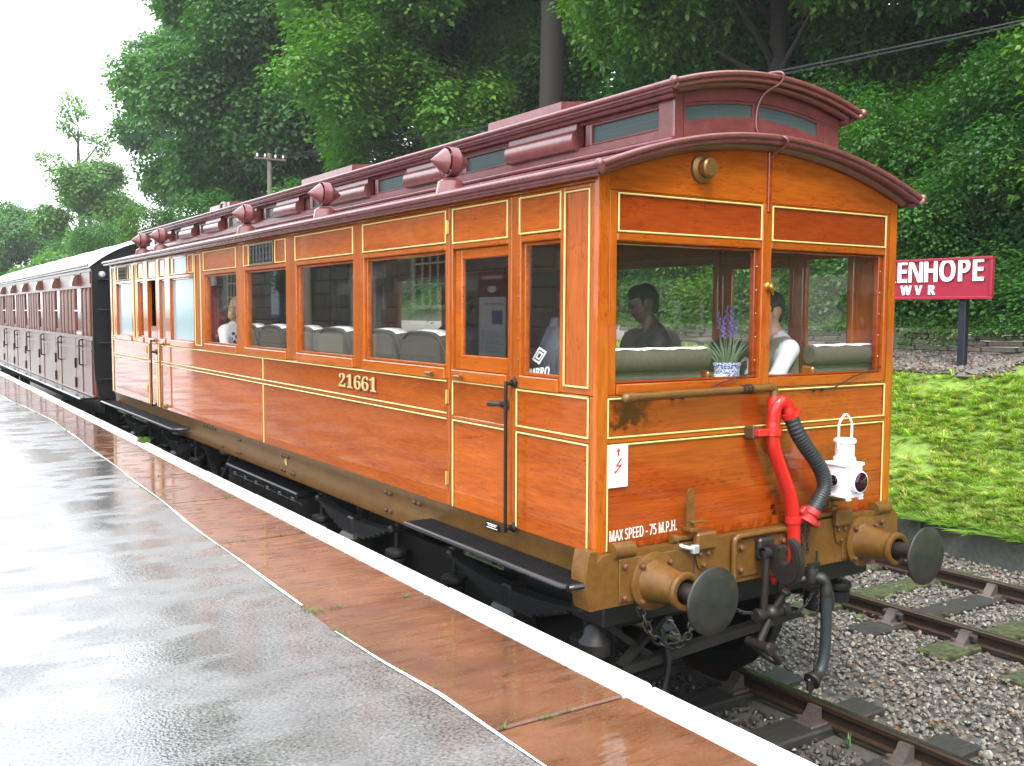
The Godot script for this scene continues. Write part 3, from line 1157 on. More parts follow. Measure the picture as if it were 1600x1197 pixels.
	# edging stones of the gravel bed
	var edging := thing("gravel_edging", "row of rough mossy stones edging the gravel bed below the station sign", "edging", Vector3(8.7, 1.75, -3.6))
	for k in 11:
		var p := Vector3(lerpf(8.15, 9.3, k / 10.0), 0, -3.3 - (1.0 - k / 10.0) * 0.6)
		p.y = bank_height(p.x, p.z) + 0.04
		part(edging, "edging_stone", stone_shape(300 + k, 0.6), M.stone_soot, "", Transform3D(Basis.from_scale(Vector3(0.10, 0.075, 0.13)), p - edging.position))


func build_trees() -> void:
	var mid := Color(0.075, 0.20, 0.04)
	var deep := Color(0.062, 0.165, 0.038)
	var fresh := Color(0.11, 0.245, 0.034)
	# along the slope, far to near
	tree("sycamore_tree", 15.5, -60.0, 25.0, 6.0, 3.0, "far", mid, "tall dark green tree that marks the left edge of the wood against the sky", 14, 15.0)
	tree("sycamore_tree", 15.0, -50.0, 23.0, 5.4, 3.0, "far", deep, "tall tree standing beyond the telegraph pole", 18, 20.0)
	tree("sycamore_tree", 21.0, -56.0, 27.0, 7.0, 6.0, "far", deep, "high tree at the back of the wood behind the telegraph pole", 12, 14.0)
	tree("sycamore_tree", 17.5, -36.0, 21.0, 5.6, 3.0, "mid", mid, "broad tree right of the telegraph pole, its foliage in several tiers", 18, 26.0)
	tree("sycamore_tree", 19.0, -40.0, 25.0, 6.5, 5.0, "far", deep, "tall tree rising behind the middle of the saloon roof", 12, 14.0)
	tree("maple_tree", 14.2, -29.0, 17.0, 5.0, 2.0, "mid", fresh, "bright green maple above the middle of the saloon roof", 18, 28.0)
	tree("sycamore_tree", 13.6, -21.6, 21.0, 4.8, 9.5, "mid", mid, "tree with a bare dark trunk showing over the rear half of the saloon roof", 11, 20.0)
	tree("sycamore_tree", 20.0, -25.0, 21.0, 6.0, 3.0, "mid", deep, "shaded tree behind the bare dark trunk", 12, 17.0)
	tree("maple_tree", 14.8, -13.5, 12.5, 4.6, 3.6, "near", fresh, "maple with large light leaves over the clerestory end of the saloon", 16, 36.0)
	tree("sycamore_tree", 19.0, -12.5, 17.0, 5.6, 3.0, "mid", deep, "dark tree standing up the slope behind the light leaved maple", 12, 18.0)
	tree("maple_tree", 15.6, -6.4, 11.5, 4.6, 3.2, "near", mid, "overhanging tree with drooping boughs above the station sign", 15, 34.0)
	tree("sycamore_tree", 20.0, -3.0, 15.0, 5.6, 4.0, "mid", deep, "dark tree high on the slope at the right edge", 12, 18.0)
	tree("sycamore_tree", 25.0, -16.0, 20.0, 7.0, 3.0, "far", deep, "tree on the hilltop behind the dark trees", 12, 14.0)
	tree("sycamore_tree", 26.0, -33.0, 22.0, 7.0, 3.0, "far", deep, "tall tree on the hilltop behind the maple", 12, 13.0)
	tree("sycamore_tree", 27.0, -1.0, 17.0, 7.0, 2.0, "far", deep, "broad tree on the hilltop at the far right", 12, 13.0)
	tree("young_tree", 11.1, -3.75, 4.6, 1.05, 0.8, "near", fresh, "light green young tree at the right edge beyond the station sign", 9, 60.0)
	tree("hazel_tree", 22.5, -29.0, 9.0, 5.0, 0.8, "mid", mid, "low dense tree closing the gap right of the bare dark trunk", 11, 20.0)
	tree("hazel_tree", 16.5, -17.5, 6.5, 3.0, 0.8, "mid", mid, "low bush on the slope between the bare dark trunk and the light leaved maple", 9, 22.0)
	# far down the line
	tree("ash_tree", 12.5, -92.0, 11.5, 4.2, 1.5, "far", fresh, "bright yellow green tree beside the line beyond the last carriage", 9, 16.0)
	tree("ash_tree", 8.5, -84.0, 5.0, 3.0, 0.8, "far", fresh, "low bright bush right of the roof of the second carriage", 8, 20.0)
	tree("ash_tree", 9.5, -112.0, 10.5, 4.6, 1.2, "far", mid, "rounded distant tree left of the yellow green tree", 10, 15.0)
	tree("ash_tree", 5.0, -118.0, 9.0, 4.6, 1.0, "far", mid, "distant tree at the left edge of the view", 10, 15.0)
	tree("ash_tree", 14.0, -106.0, 19.0, 3.6, 4.0, "far", fresh, "thin feathery distant tree standing above the others against the white sky", 8, 5.0)
	tree("ash_tree", 8.0, -135.0, 16.0, 4.6, 4.0, "far", mid, "pale thin tree far off at the left", 8, 5.0)
	tree("ash_tree", 20.0, -82.0, 17.0, 6.0, 2.0, "far", mid, "distant dark tree at the foot of the tall wood", 11, 14.0)
	tree("ash_tree", 0.0, -140.0, 10.0, 5.5, 1.0, "far", mid, "distant tree straight down the line behind the carriages", 10, 14.0)
	tree("ash_tree", -7.0, -145.0, 9.0, 5.5, 1.0, "far", mid, "distant tree down the line beyond the end of the platform", 10, 14.0)
	# behind the camera's right shoulder, seen in the glass and the varnish
	tree("sycamore_tree", 13.5, 6.5, 11.0, 4.6, 2.0, "mid", mid, "tree on the bank beside the front of the train, outside the view", 11, 16.0)
	tree("sycamore_tree", 14.5, 15.0, 13.0, 5.2, 2.0, "mid", deep, "second tree on the bank ahead of the train, outside the view", 11, 16.0)
	tree("sycamore_tree", 12.0, 25.0, 14.0, 5.6, 2.0, "far", mid, "third tree on the bank ahead of the train, outside the view", 11, 12.0)
	tree("sycamore_tree", 5.0, 38.0, 12.0, 6.0, 1.0, "far", mid, "tree across the end of the line ahead of the train", 11, 10.0)
	tree("sycamore_tree", 22.0, 22.0, 16.0, 6.5, 2.0, "far", deep, "tree up the slope ahead of the train, outside the view", 11, 10.0)
	# shrubs on the slope
	var spots := [[10.4, -6.8, 1.0], [10.9, -5.4, 1.25], [10.3, -9.0, 1.1], [11.6, -8.0, 1.5], [12.4, -6.2, 1.6], [11.2, -11.4, 1.5], [12.0, -3.2, 1.3], [12.6, -10.0, 1.7], [10.6, -14.0, 1.6], [13.5, -5.2, 1.4], [11.4, -17.5, 2.0], [11.0, -24.0, 2.2], [10.6, -33.0, 2.6], [10.4, -44.0, 3.0], [10.6, -56.0, 3.4], [10.2, -70.0, 3.6]]
	var words := ["leafy shrub low on the slope behind the left part of the station sign", "bushy green shrub directly above the station sign", "low spreading shrub at the top of the dry stone wall left of the sign", "rounded shrub on the slope left of the station sign", "tall shrub above and right of the station sign", "broad shrub seen over the right shoulder of the saloon", "shrub near the right edge of the view", "dense shrub under the light leaved maple", "shrub at the foot of the light leaved maple", "shaded shrub under the overhanging boughs", "large shrub left of the light leaved maple", "shrub below the bare dark trunk", "shrub below the bright green maple", "shrub at the foot of the telegraph pole", "tall shrub left of the telegraph pole", "tall shrub below the left edge of the wood"]
	for k in spots.size():
		var s: Array = spots[k]
		var base := Vector3(s[0], bank_height(s[0], s[1]), s[1])
		var o := thing("shrub", words[k], "shrub", base)
		var stem := Shape.new()
		for j in 4:
			var a := TAU * j / 4.0
			stem.tube([Vector3.ZERO, Vector3(cos(a) * 0.2, 0.4, sin(a) * 0.2) * s[2], Vector3(cos(a) * 0.5, 0.9, sin(a) * 0.5) * s[2]], [0.03, 0.02, 0.008], 5)
		part(o, "stems", stem, M.bark)
		var lobes := []
		for j in 5:
			var a := TAU * j / 5.0
			lobes.append([base + Vector3(cos(a) * 0.45, 0.45 + 0.35 * (j % 3), sin(a) * 0.55) * s[2], Vector3(0.55, 0.5, 0.55) * s[2]])
		crown(o, "small" if k < 10 else "near", lobes, 60.0 if k < 10 else 34.0, [Color(0.07, 0.19, 0.03), Color(0.05, 0.15, 0.03), Color(0.095, 0.205, 0.026)][k % 3], base)


# ---------------------------------------------------------------- the wooden saloon
var saloon: Node3D


# a board in the plane of a side wall: lo/hi given as (z, y), depth range measured outwards from the wall face
func side_board(sx: float, z0: float, z1: float, y0: float, y1: float, inner: float, outer: float, bevel := 0.006) -> Shape:
	return span_shape(Vector3(sx * (W + inner), y0, minf(z0, z1)), Vector3(sx * (W + outer), y1, maxf(z0, z1)), bevel)


# cream beads round a panel; which: left, right, top, bottom
func side_beads(s: Shape, sx: float, z0: float, z1: float, y0: float, y1: float, which := "lrtb") -> void:
	var t := 0.010
	var a := minf(z0, z1)
	var b := maxf(z0, z1)
	var lo := sx * (W - 0.004)
	var hi := sx * (W + 0.007)
	if "l" in which:
		s.span(Vector3(lo, y0, a), Vector3(hi, y1, a + t), 0.004)
	if "r" in which:
		s.span(Vector3(lo, y0, b - t), Vector3(hi, y1, b), 0.004)
	var c := a + (t if "l" in which else 0.0)
	var d := b - (t if "r" in which else 0.0)
	if "t" in which:
		s.span(Vector3(lo, y1 - t, c), Vector3(hi, y1, d), 0.004)
	if "b" in which:
		s.span(Vector3(lo, y0, c), Vector3(hi, y0 + t, d), 0.004)


func panel(sx: float, z0: float, z1: float, y0: float, y1: float, which: String, tone: String, k := 0) -> void:
	var p := wpart(saloon, "panel", side_board(sx, z0, z1, y0, y1, -0.03, -0.007, 0.0), M["%s%d" % [tone, k % 3]])
	if sx < 0 and which:
		var b := Shape.new()
		side_beads(b, sx, z0, z1, y0, y1, which)
		part(p, "moulding", b, M.bead)


func window(sx: float, z0: float, z1: float, y0: float, y1: float, glass: Material, rebate := 0.02) -> void:
	# glazed opening: bolection frame set back from the face, and the pane behind it
	var f := Shape.new()
	var t := rebate
	var a := minf(z0, z1)
	var b := maxf(z0, z1)
	f.span(Vector3(sx * (W - 0.055), y0, a), Vector3(sx * (W - 0.022), y1, a + t), 0.004)
	f.span(Vector3(sx * (W - 0.055), y0, b - t), Vector3(sx * (W - 0.022), y1, b), 0.004)
	f.span(Vector3(sx * (W - 0.055), y1 - t, a + t), Vector3(sx * (W - 0.022), y1, b - t), 0.004)
	f.span(Vector3(sx * (W - 0.055), y0, a + t), Vector3(sx * (W - 0.022), y0 + t, b - t), 0.004)
	var o := wpart(saloon, "window", f, M.frame1)
	part(o, "pane", span_shape(Vector3(sx * (W - 0.041), y0 + t - 0.002, a + t - 0.002), Vector3(sx * (W - 0.037), y1 - t + 0.002, b - t + 0.002)), glass)


func post(sx: float, z0: float, z1: float, y0: float, y1: float, out := 0.0, k := 0) -> void:
	wpart(saloon, "post", side_board(sx, z0, z1, y0, y1, -0.07, out), M["frame_up%d" % (k % 3)])


func screws(list: Array, r: float, dir: Vector3, m: Material, parent: Node3D, called := "screws") -> void:
	var s := Shape.new()
	for p in list:
		s.lathe([Vector2(r, 0), Vector2(r * 0.9, r * 0.35), Vector2(r * 0.5, r * 0.65), Vector2(0, r * 0.75)], along(p, dir), 7, 90.0)
	var o := wpart(parent, called, s, m)
	o.set_meta("kind", "stuff")


func build_saloon() -> void:
	saloon = thing("railway_saloon", "varnished orange teak saloon carriage with maroon clerestory roof and cream mouldings", "carriage", Vector3(0, 0, -6.1))
	for sx in [-1.0, 1.0]:
		saloon_side(sx)
	# floor, partitions and the rear end
	wpart(saloon, "floor", span_shape(Vector3(-1.16, 1.2, -LEN + 0.03), Vector3(1.16, 1.28, -0.03)), M.wood_dark)
	wpart(saloon, "partition", span_shape(Vector3(-1.149, 1.28, -7.36), Vector3(0.35, 3.1, -7.30)), M.wood_dark)
	wpart(saloon, "rear_wall", span_shape(Vector3(-1.149, 1.235, -LEN), Vector3(1.149, 3.2, -LEN + 0.06)), M.black)
	wpart(saloon, "ceiling", span_shape(Vector3(-1.145, 3.165, -LEN + 0.07), Vector3(1.145, 3.19, -0.08)), M.ceiling)
	# side lettering: gold figures with a red and black shade
	var at := Vector3(-W - 0.0005, 1.949, -2.96)
	var face := Basis(Vector3.UP, -PI / 2)
	var wide := Basis.from_scale(Vector3(1.72, 1, 1))
	var shade := part(saloon, "number_shade", text_mesh("21661", 0.148, 0.002, "Droid Serif"), M.shade_black, "", Transform3D(face * wide, at + Vector3(0.004, -0.013, 0.016) - saloon.position))
	var red := part(saloon, "number_shade", text_mesh("21661", 0.148, 0.002, "Droid Serif"), M.shade_red, "", Transform3D(face * wide, at + Vector3(0.001, -0.008, 0.009) - saloon.position))
	shade.set_meta("label", "black shade behind the gold figures")
	red.set_meta("label", "red shade behind the gold figures")
	part(saloon, "number", text_mesh("21661", 0.148, 0.004, "Droid Serif"), M.gold, "gold figures 21661", Transform3D(face * wide, at + Vector3(-0.003, 0, 0) - saloon.position))


func saloon_side(sx: float) -> void:
	var left := sx < 0.0
	var top0 := 2.925
	var top1 := 3.14
	var w0 := 2.13
	var w1 := 2.885
	# long horizontal members
	wpart(saloon, "cantrail", side_board(sx, -0.012, -LEN, 3.158, 3.235, -0.07, 0.0), M.frame0)
	# bays from the front: [kind, z near, z far]
	var bays := [["win", -0.317, -0.70], ["door", -0.786, -1.527], ["win", -1.577, -2.835], ["win", -3.035, -4.245], ["win", -4.5, -5.67], ["win", -5.935, -7.08], ["frost", -7.52, -8.59], ["frost2", -8.84, -9.14], ["door2", -9.27, -9.82], ["win", -10.03, -10.36], ["frost", -10.77, -11.79]]
	var last := -0.012
	var k := 0
	for b in bays:
		var door: bool = b[0] == "door" or b[0] == "door2"
		# the solid post before this bay
		if last - b[1] > 0.005:
			var za: float = last
			var zb: float = b[1]
			if b == bays[0] or absf(zb + 7.52) < 0.01 or absf(zb + 10.77) < 0.01:
				# a tall narrow panel lies in the broad posts
				var pa := za - 0.04
				var pb := zb + 0.042
				if absf(zb + 7.52) < 0.01:
					pa = -7.21; pb = -7.455
				elif absf(zb + 10.77) < 0.01:
					pa = -10.45; pb = -10.61
				post(sx, za, pa, 2.058, 3.156, 0.0, k)
				post(sx, pb, zb, 2.058, 3.156, 0.0, k)
				wpart(saloon, "rail", side_board(sx, pa, pb, 3.13, 3.156, -0.07, -0.001), M.frame1)
				wpart(saloon, "rail", side_board(sx, pa, pb, 2.058, 2.0945, -0.07, -0.001), M.frame1)
				panel(sx, pa, pb, 2.095, 3.13, "lrtb", "panel_deep" if k == 0 else "panel", k)
				(saloon.get_child(-1) as MeshInstance3D).material_override = M["panel_up%d" % (k % 3)]
			else:
				post(sx, za, zb, 2.058, 3.156, 0.0, k)
		var c := 1.0 if not door else 0.0
		if not door:
			wpart(saloon, "sill", side_board(sx, b[1], b[2], 2.058, w0, -0.07, 0.012), M.frame2)
			wpart(saloon, "rail", side_board(sx, b[1], b[2], w1, top0, -0.07, 0.0), M.frame0)
			var z0: float = b[1] + 0.012
			var z1: float = b[2] - 0.012
			var vent := absf(b[1] + 4.5) < 0.01 or absf(b[1] + 10.77) < 0.01 or absf(b[1] + 7.52) < 0.01
			if vent:
				var va := -4.80
				var vb := -5.49
				if absf(b[1] + 10.77) < 0.01:
					va = -11.0; vb = -11.58
				elif absf(b[1] + 7.52) < 0.01:
					va = -7.76; vb = -8.38
				panel(sx, z0, va + 0.03, top0 + 0.004, top1, "lrtb", "panel", k)
				panel(sx, vb - 0.03, z1, top0 + 0.004, top1, "lrtb", "panel", k + 1)
				if left:
					ventilator(va, vb, top0, top1, absf(vb + 8.38) < 0.01)
				else:
					panel(sx, va + 0.03, vb - 0.03, top0 + 0.004, top1, "", "panel", k)
			else:
				panel(sx, z0, z1, top0 + 0.004, top1, "lrtb", "panel", k)
			wpart(saloon, "rail", side_board(sx, b[1], b[2], top1, 3.156, -0.07, -0.001), M.frame1)
			window(sx, b[1], b[2], w0, w1, {"win": M.glass if left or not (b[1] < -3.0 and b[1] > -4.6) else M.wood_dark, "frost": M.frosted, "frost2": M.frosted_deep}[b[0]])
		else:
			saloon_door(sx, b[1], b[2], b[0] == "door2")
		last = b[2]
		k += 1
	post(sx, last, -11.93, 2.058, 3.156, 0.0, 1)
	wpart(saloon, "rail", side_board(sx, -11.935, -12.12, 2.058, 2.0945, -0.07, -0.001), M.frame1)
	panel(sx, -11.935, -12.12, 2.095, 3.13, "lrtb", "panel", 2)
	wpart(saloon, "rail", side_board(sx, -11.93, -12.125, 3.13, 3.156, -0.07, -0.001), M.frame1)
	post(sx, -12.125, -LEN, 1.235, 3.156, 0.0, 2)
	# lower body: rails, the waist strip and the big panels
	var lows := [[-0.048, -0.735], [-1.56, -5.14], [-5.152, -9.22], [-9.87, -12.12]]
	var n := 0
	for l in lows:
		wpart(saloon, "waist_rail", side_board(sx, l[0], l[1], 2.050, 2.0575, -0.07, 0.003), M.frame1)
		wpart(saloon, "waist_rail", side_board(sx, l[0], l[1], 1.806, 1.831, -0.03, 0.0), M.frame0)
		panel(sx, l[0], l[1], 1.832, 2.05, "", "panel", n)
		var up := Shape.new()
		side_beads(up, sx, l[0], l[1], 1.832, 2.05, "lrtb" if n == 0 else "ltb")
		panel(sx, l[0], l[1], 1.235, 1.805, "", "panel", n)
		if left:
			part(saloon.get_child(-2), "moulding", up, M.bead)
			var dn := Shape.new()
			side_beads(dn, sx, l[0], l[1], 1.236, 1.805, "lrt" if n == 0 else "lt")
			part(saloon.get_child(-1), "moulding", dn, M.bead)
		n += 1
	# lower corner stile and the jambs of the doors
	wpart(saloon, "stile", side_board(sx, -0.012, -0.047, 1.235, 2.057, -0.07, 0.0), M.frame_up0)
	for j in [[-0.736, -0.784], [-1.529, -1.559], [-9.221, -9.268], [-9.822, -9.869]]:
		wpart(saloon, "door_post", side_board(sx, j[0], j[1], 1.235, 2.057, -0.07, 0.001), M.frame_up1)
	# rounded corner post
	var cp := Shape.new()
	var pts := PackedVector2Array([Vector2(0, 0), Vector2(sx * 0.06, 0)])
	for q in 7:
		var a := q * PI / 12
		pts.append(Vector2(sx * (0.06 + 0.022 * sin(a)), -0.015 + 0.015 * cos(a)))
	pts.append(Vector2(0, -0.015))
	var xf := Transform3D(Basis(Vector3(1, 0, 0), Vector3(0, 0, 1), Vector3(0, -1, 0)), Vector3(sx * (W - 0.082), 3.235, 0.004))
	cp.prism(pts, 2.0, xf)
	wpart(saloon, "corner_post", cp, M.frame_up2)
	if not left:
		return
	# brass and iron on the platform side
	var hinges := []
	for y in [3.03, 1.945, 1.415]:
		hinges.append(Vector3(-W, y, -1.545))
	for y in [1.96, 1.435]:
		hinges.append(Vector3(-W, y, -9.845))
	for h in hinges:
		var s := Shape.new()
		s.box(h + Vector3(-0.004, 0, 0), Vector3(0.010, 0.085, 0.045), 0.002)
		s.lathe([Vector2(0.009, -0.045), Vector2(0.009, 0.045)], Transform3D(Basis.IDENTITY, h + Vector3(-0.010, 0, 0)), 8)
		wpart(saloon, "hinge", s, M.brass)
	for h in [Vector3(-W, 2.087, -1.74), Vector3(-W - 0.004, 2.085, -1.35)]:
		var s := Shape.new()
		s.lathe([Vector2(0.018, 0), Vector2(0.016, 0.012), Vector2(0.009, 0.018), Vector2(0.009, 0.03)], along(h + Vector3(-0.004, 0, 0), Vector3.LEFT), 10)
		s.tube([h + Vector3(-0.035, 0, 0.035), h + Vector3(-0.037, 0, 0.0), h + Vector3(-0.035, 0, -0.04)], [0.013, 0.017, 0.012], 8)
		wpart(saloon, "turn_button", s, M.bronze)
	# long hand rails: round bar bent in at both ends
	for r in [[-0.755, 2.075, 1.238], [-9.37, 2.09, 1.258], [-8.9, 2.06, 1.27]]:
		var s := Shape.new()
		var z: float = r[0]
		s.tube(curve([Vector3(-W + 0.002, r[1] + 0.01, z), Vector3(-W - 0.055, r[1], z), Vector3(-W - 0.06, r[1] - 0.05, z), Vector3(-W - 0.06, r[2] + 0.04, z), Vector3(-W - 0.05, r[2], z), Vector3(-W + 0.002, r[2] - 0.005, z)], 4), 0.0105, 8)
		s.lathe([Vector2(0.032, 0), Vector2(0.03, 0.01), Vector2(0.018, 0.02)], along(Vector3(-W, r[1] + 0.01, z), Vector3.LEFT), 10)
		s.lathe([Vector2(0.032, 0), Vector2(0.03, 0.01), Vector2(0.018, 0.02)], along(Vector3(-W, r[2], z), Vector3.LEFT), 10)
		wpart(saloon, "hand_rail", s, M.black if z > -9.0 and z < -8.95 or z > -2.0 or z < -9.0 else M.bronze)
	var dots := []
	for k2 in 6:
		dots.append(Vector3(-W - 0.001, 2.22 + 0.12 * k2, -0.715))
	for zz in [-2.88, -4.30, -5.72]:
		for k2 in 6:
			dots.append(Vector3(-W - 0.001, 2.2 + 0.125 * k2, zz))
	screws(dots, 0.007, Vector3.LEFT, M.bronze, saloon)
	var holes := []
	for k2 in 8:
		holes.append(Vector3(-W - 0.001, 3.185 - 0.004 * (k2 % 2), -1.65 - 0.32 * k2))
	screws(holes, 0.008, Vector3.LEFT, M.wood_dark, saloon, "plugs")


func ventilator(va: float, vb: float, y0: float, y1: float, pale: bool) -> void:
	var f := Shape.new()
	f.span(Vector3(-W - 0.012, y0, vb), Vector3(-W + 0.02, y0 + 0.022, va), 0.004)
	f.span(Vector3(-W - 0.012, y1 - 0.022, vb), Vector3(-W + 0.02, y1, va), 0.004)
	f.span(Vector3(-W - 0.012, y0 + 0.022, va - 0.022), Vector3(-W + 0.02, y1 - 0.022, va), 0.004)
	f.span(Vector3(-W - 0.012, y0 + 0.022, vb), Vector3(-W + 0.02, y1 - 0.022, vb + 0.022), 0.004)
	var o := wpart(saloon, "ventilator", f, M.frame0 if pale else M.bronze)
	part(o, "backing", span_shape(Vector3(-W - 0.002, y0 + 0.02, vb + 0.02), Vector3(-W + 0.015, y1 - 0.02, va - 0.02)), M.frosted if pale else M.grille)
	if pale:
		return
	for k in 7:
		var z := lerpf(va - 0.06, vb + 0.06, k / 6.0)
		part(o, "grille_bar", span_shape(Vector3(-W - 0.010, y0 + 0.022, z - 0.006), Vector3(-W - 0.0025, y1 - 0.022, z + 0.006)), M.iron)
	for k in 3:
		var y := lerpf(y0 + 0.05, y1 - 0.05, k / 2.0)
		part(o, "grille_bar", span_shape(Vector3(-W - 0.013, y - 0.004, vb + 0.023), Vector3(-W - 0.0105, y + 0.004, va - 0.023)), M.iron)


func saloon_door(sx: float, z0: float, z1: float, rear: bool) -> void:
	# one leaf from cantrail to floor, a hair proud of the side, with a drop light
	var left := sx < 0.0
	var a := z0 - 0.004
	var b := z1 + 0.004
	var out := 0.002
	var g0 := z0 - 0.045
	var g1 := z1 + 0.045
	var tone := "frame"
	var o := wpart(saloon, "door", side_board(sx, a, g0, 1.237, 3.154, -0.06, out), M[tone + "_up1"])
	part(o, "stile", side_board(sx, g1, b, 1.237, 3.154, -0.06, out), M[tone + "_up1"])
	part(o, "rail", side_board(sx, g0, g1, 3.142, 3.154, -0.06, out), M[tone + "0"])
	part(o, "rail", side_board(sx, g0, g1, 2.885, 2.918, -0.06, out), M[tone + "0"])
	part(o, "rail", side_board(sx, g0, g1, 2.056, 2.125, -0.06, out + 0.012), M[tone + "2"])
	part(o, "rail", side_board(sx, g0, g1, 1.806, 1.831, -0.03, out), M[tone + "0"])
	for p in [[2.919, 3.141], [1.832, 2.055], [1.238, 1.805]]:
		var pn := part(o, "panel", side_board(sx, g0, g1, p[0], p[1], -0.03, -0.007, 0.0), M["panel%d" % (0 if p[0] > 2.0 else 1 if p[0] > 1.5 else 2)])
		if left:
			var bd := Shape.new()
			side_beads(bd, sx, g0, g1, p[0], p[1], "lrtb" if p[0] > 2.0 else "lrt")
			var bead := part(o, "moulding", bd, M.bead)
	# drop light
	var f0 := g0 - 0.002
	var f1 := g1 + 0.002
	var fr := Shape.new()
	var t := 0.075 if not rear else 0.03
	var x0 := sx * (W - 0.05)
	var x1 := sx * (W - 0.02)
	if rear:
		fr.span(Vector3(x0, 2.125, f1), Vector3(x1, 2.29, f0), 0.006)
		part(o, "lowered_sash", fr, M.panel_deep0)
	else:
		fr.span(Vector3(x0, 2.125, f1), Vector3(x1, 2.885, f1 + 0.082), 0.006)
		fr.span(Vector3(x0, 2.125, f0 - 0.015), Vector3(x1, 2.885, f0), 0.006)
		fr.span(Vector3(x0, 2.82, f1 + 0.082), Vector3(x1, 2.885, f0 - 0.015), 0.006)
		fr.span(Vector3(x0, 2.125, f1 + 0.082), Vector3(x1, 2.222, f0 - 0.015), 0.006)
		part(o, "sash", fr, M.frame2)
		part(o, "pane", span_shape(Vector3(sx * (W - 0.037), 2.22, f1 + 0.08), Vector3(sx * (W - 0.033), 2.822, f0 - 0.013)), M.glass)
	if not left:
		return
	# handle
	var h := Shape.new()
	var hy := 1.953
	var hz := z0 - 0.055
	if rear:
		hz = z0 - 0.05
	h.lathe([Vector2(0.038, 0), Vector2(0.036, 0.008), Vector2(0.02, 0.014), Vector2(0.016, 0.045), Vector2(0, 0.047)], along(Vector3(-W - 0.004, hy, hz), Vector3.LEFT), 14)
	h.tube([Vector3(-W - 0.042, hy + 0.004, hz + 0.01), Vector3(-W - 0.045, hy, hz - 0.03), Vector3(-W - 0.045, hy - 0.004, hz - 0.12)], [0.012, 0.014, 0.019], 8)
	part(o, "handle", h, M.iron)


# ---------------------------------------------------------------- front end of the saloon
func end_top(x: float) -> float:
	return 3.445 - 0.232 * (x / W) ** 2


func front_board(x0: float, x1: float, y0: float, y1: float, inner: float, outer: float, bevel := 0.006) -> Shape:
	return span_shape(Vector3(minf(x0, x1), y0, inner), Vector3(maxf(x0, x1), y1, outer), bevel)


func front_beads(x0: float, x1: float, y0: float, y1: float, which := "lrtb") -> Shape:
	var s := Shape.new()
	var t := 0.010
	if "l" in which:
		s.span(Vector3(x0, y0, -0.004), Vector3(x0 + t, y1, 0.007), 0.004)
	if "r" in which:
		s.span(Vector3(x1 - t, y0, -0.004), Vector3(x1, y1, 0.007), 0.004)
	var a := x0 + (t if "l" in which else 0.0)
	var b := x1 - (t if "r" in which else 0.0)
	if "t" in which:
		s.span(Vector3(a, y1 - t, -0.004), Vector3(b, y1, 0.007), 0.004)
	if "b" in which:
		s.span(Vector3(a, y0, -0.004), Vector3(b, y0 + t, 0.007), 0.004)
	return s


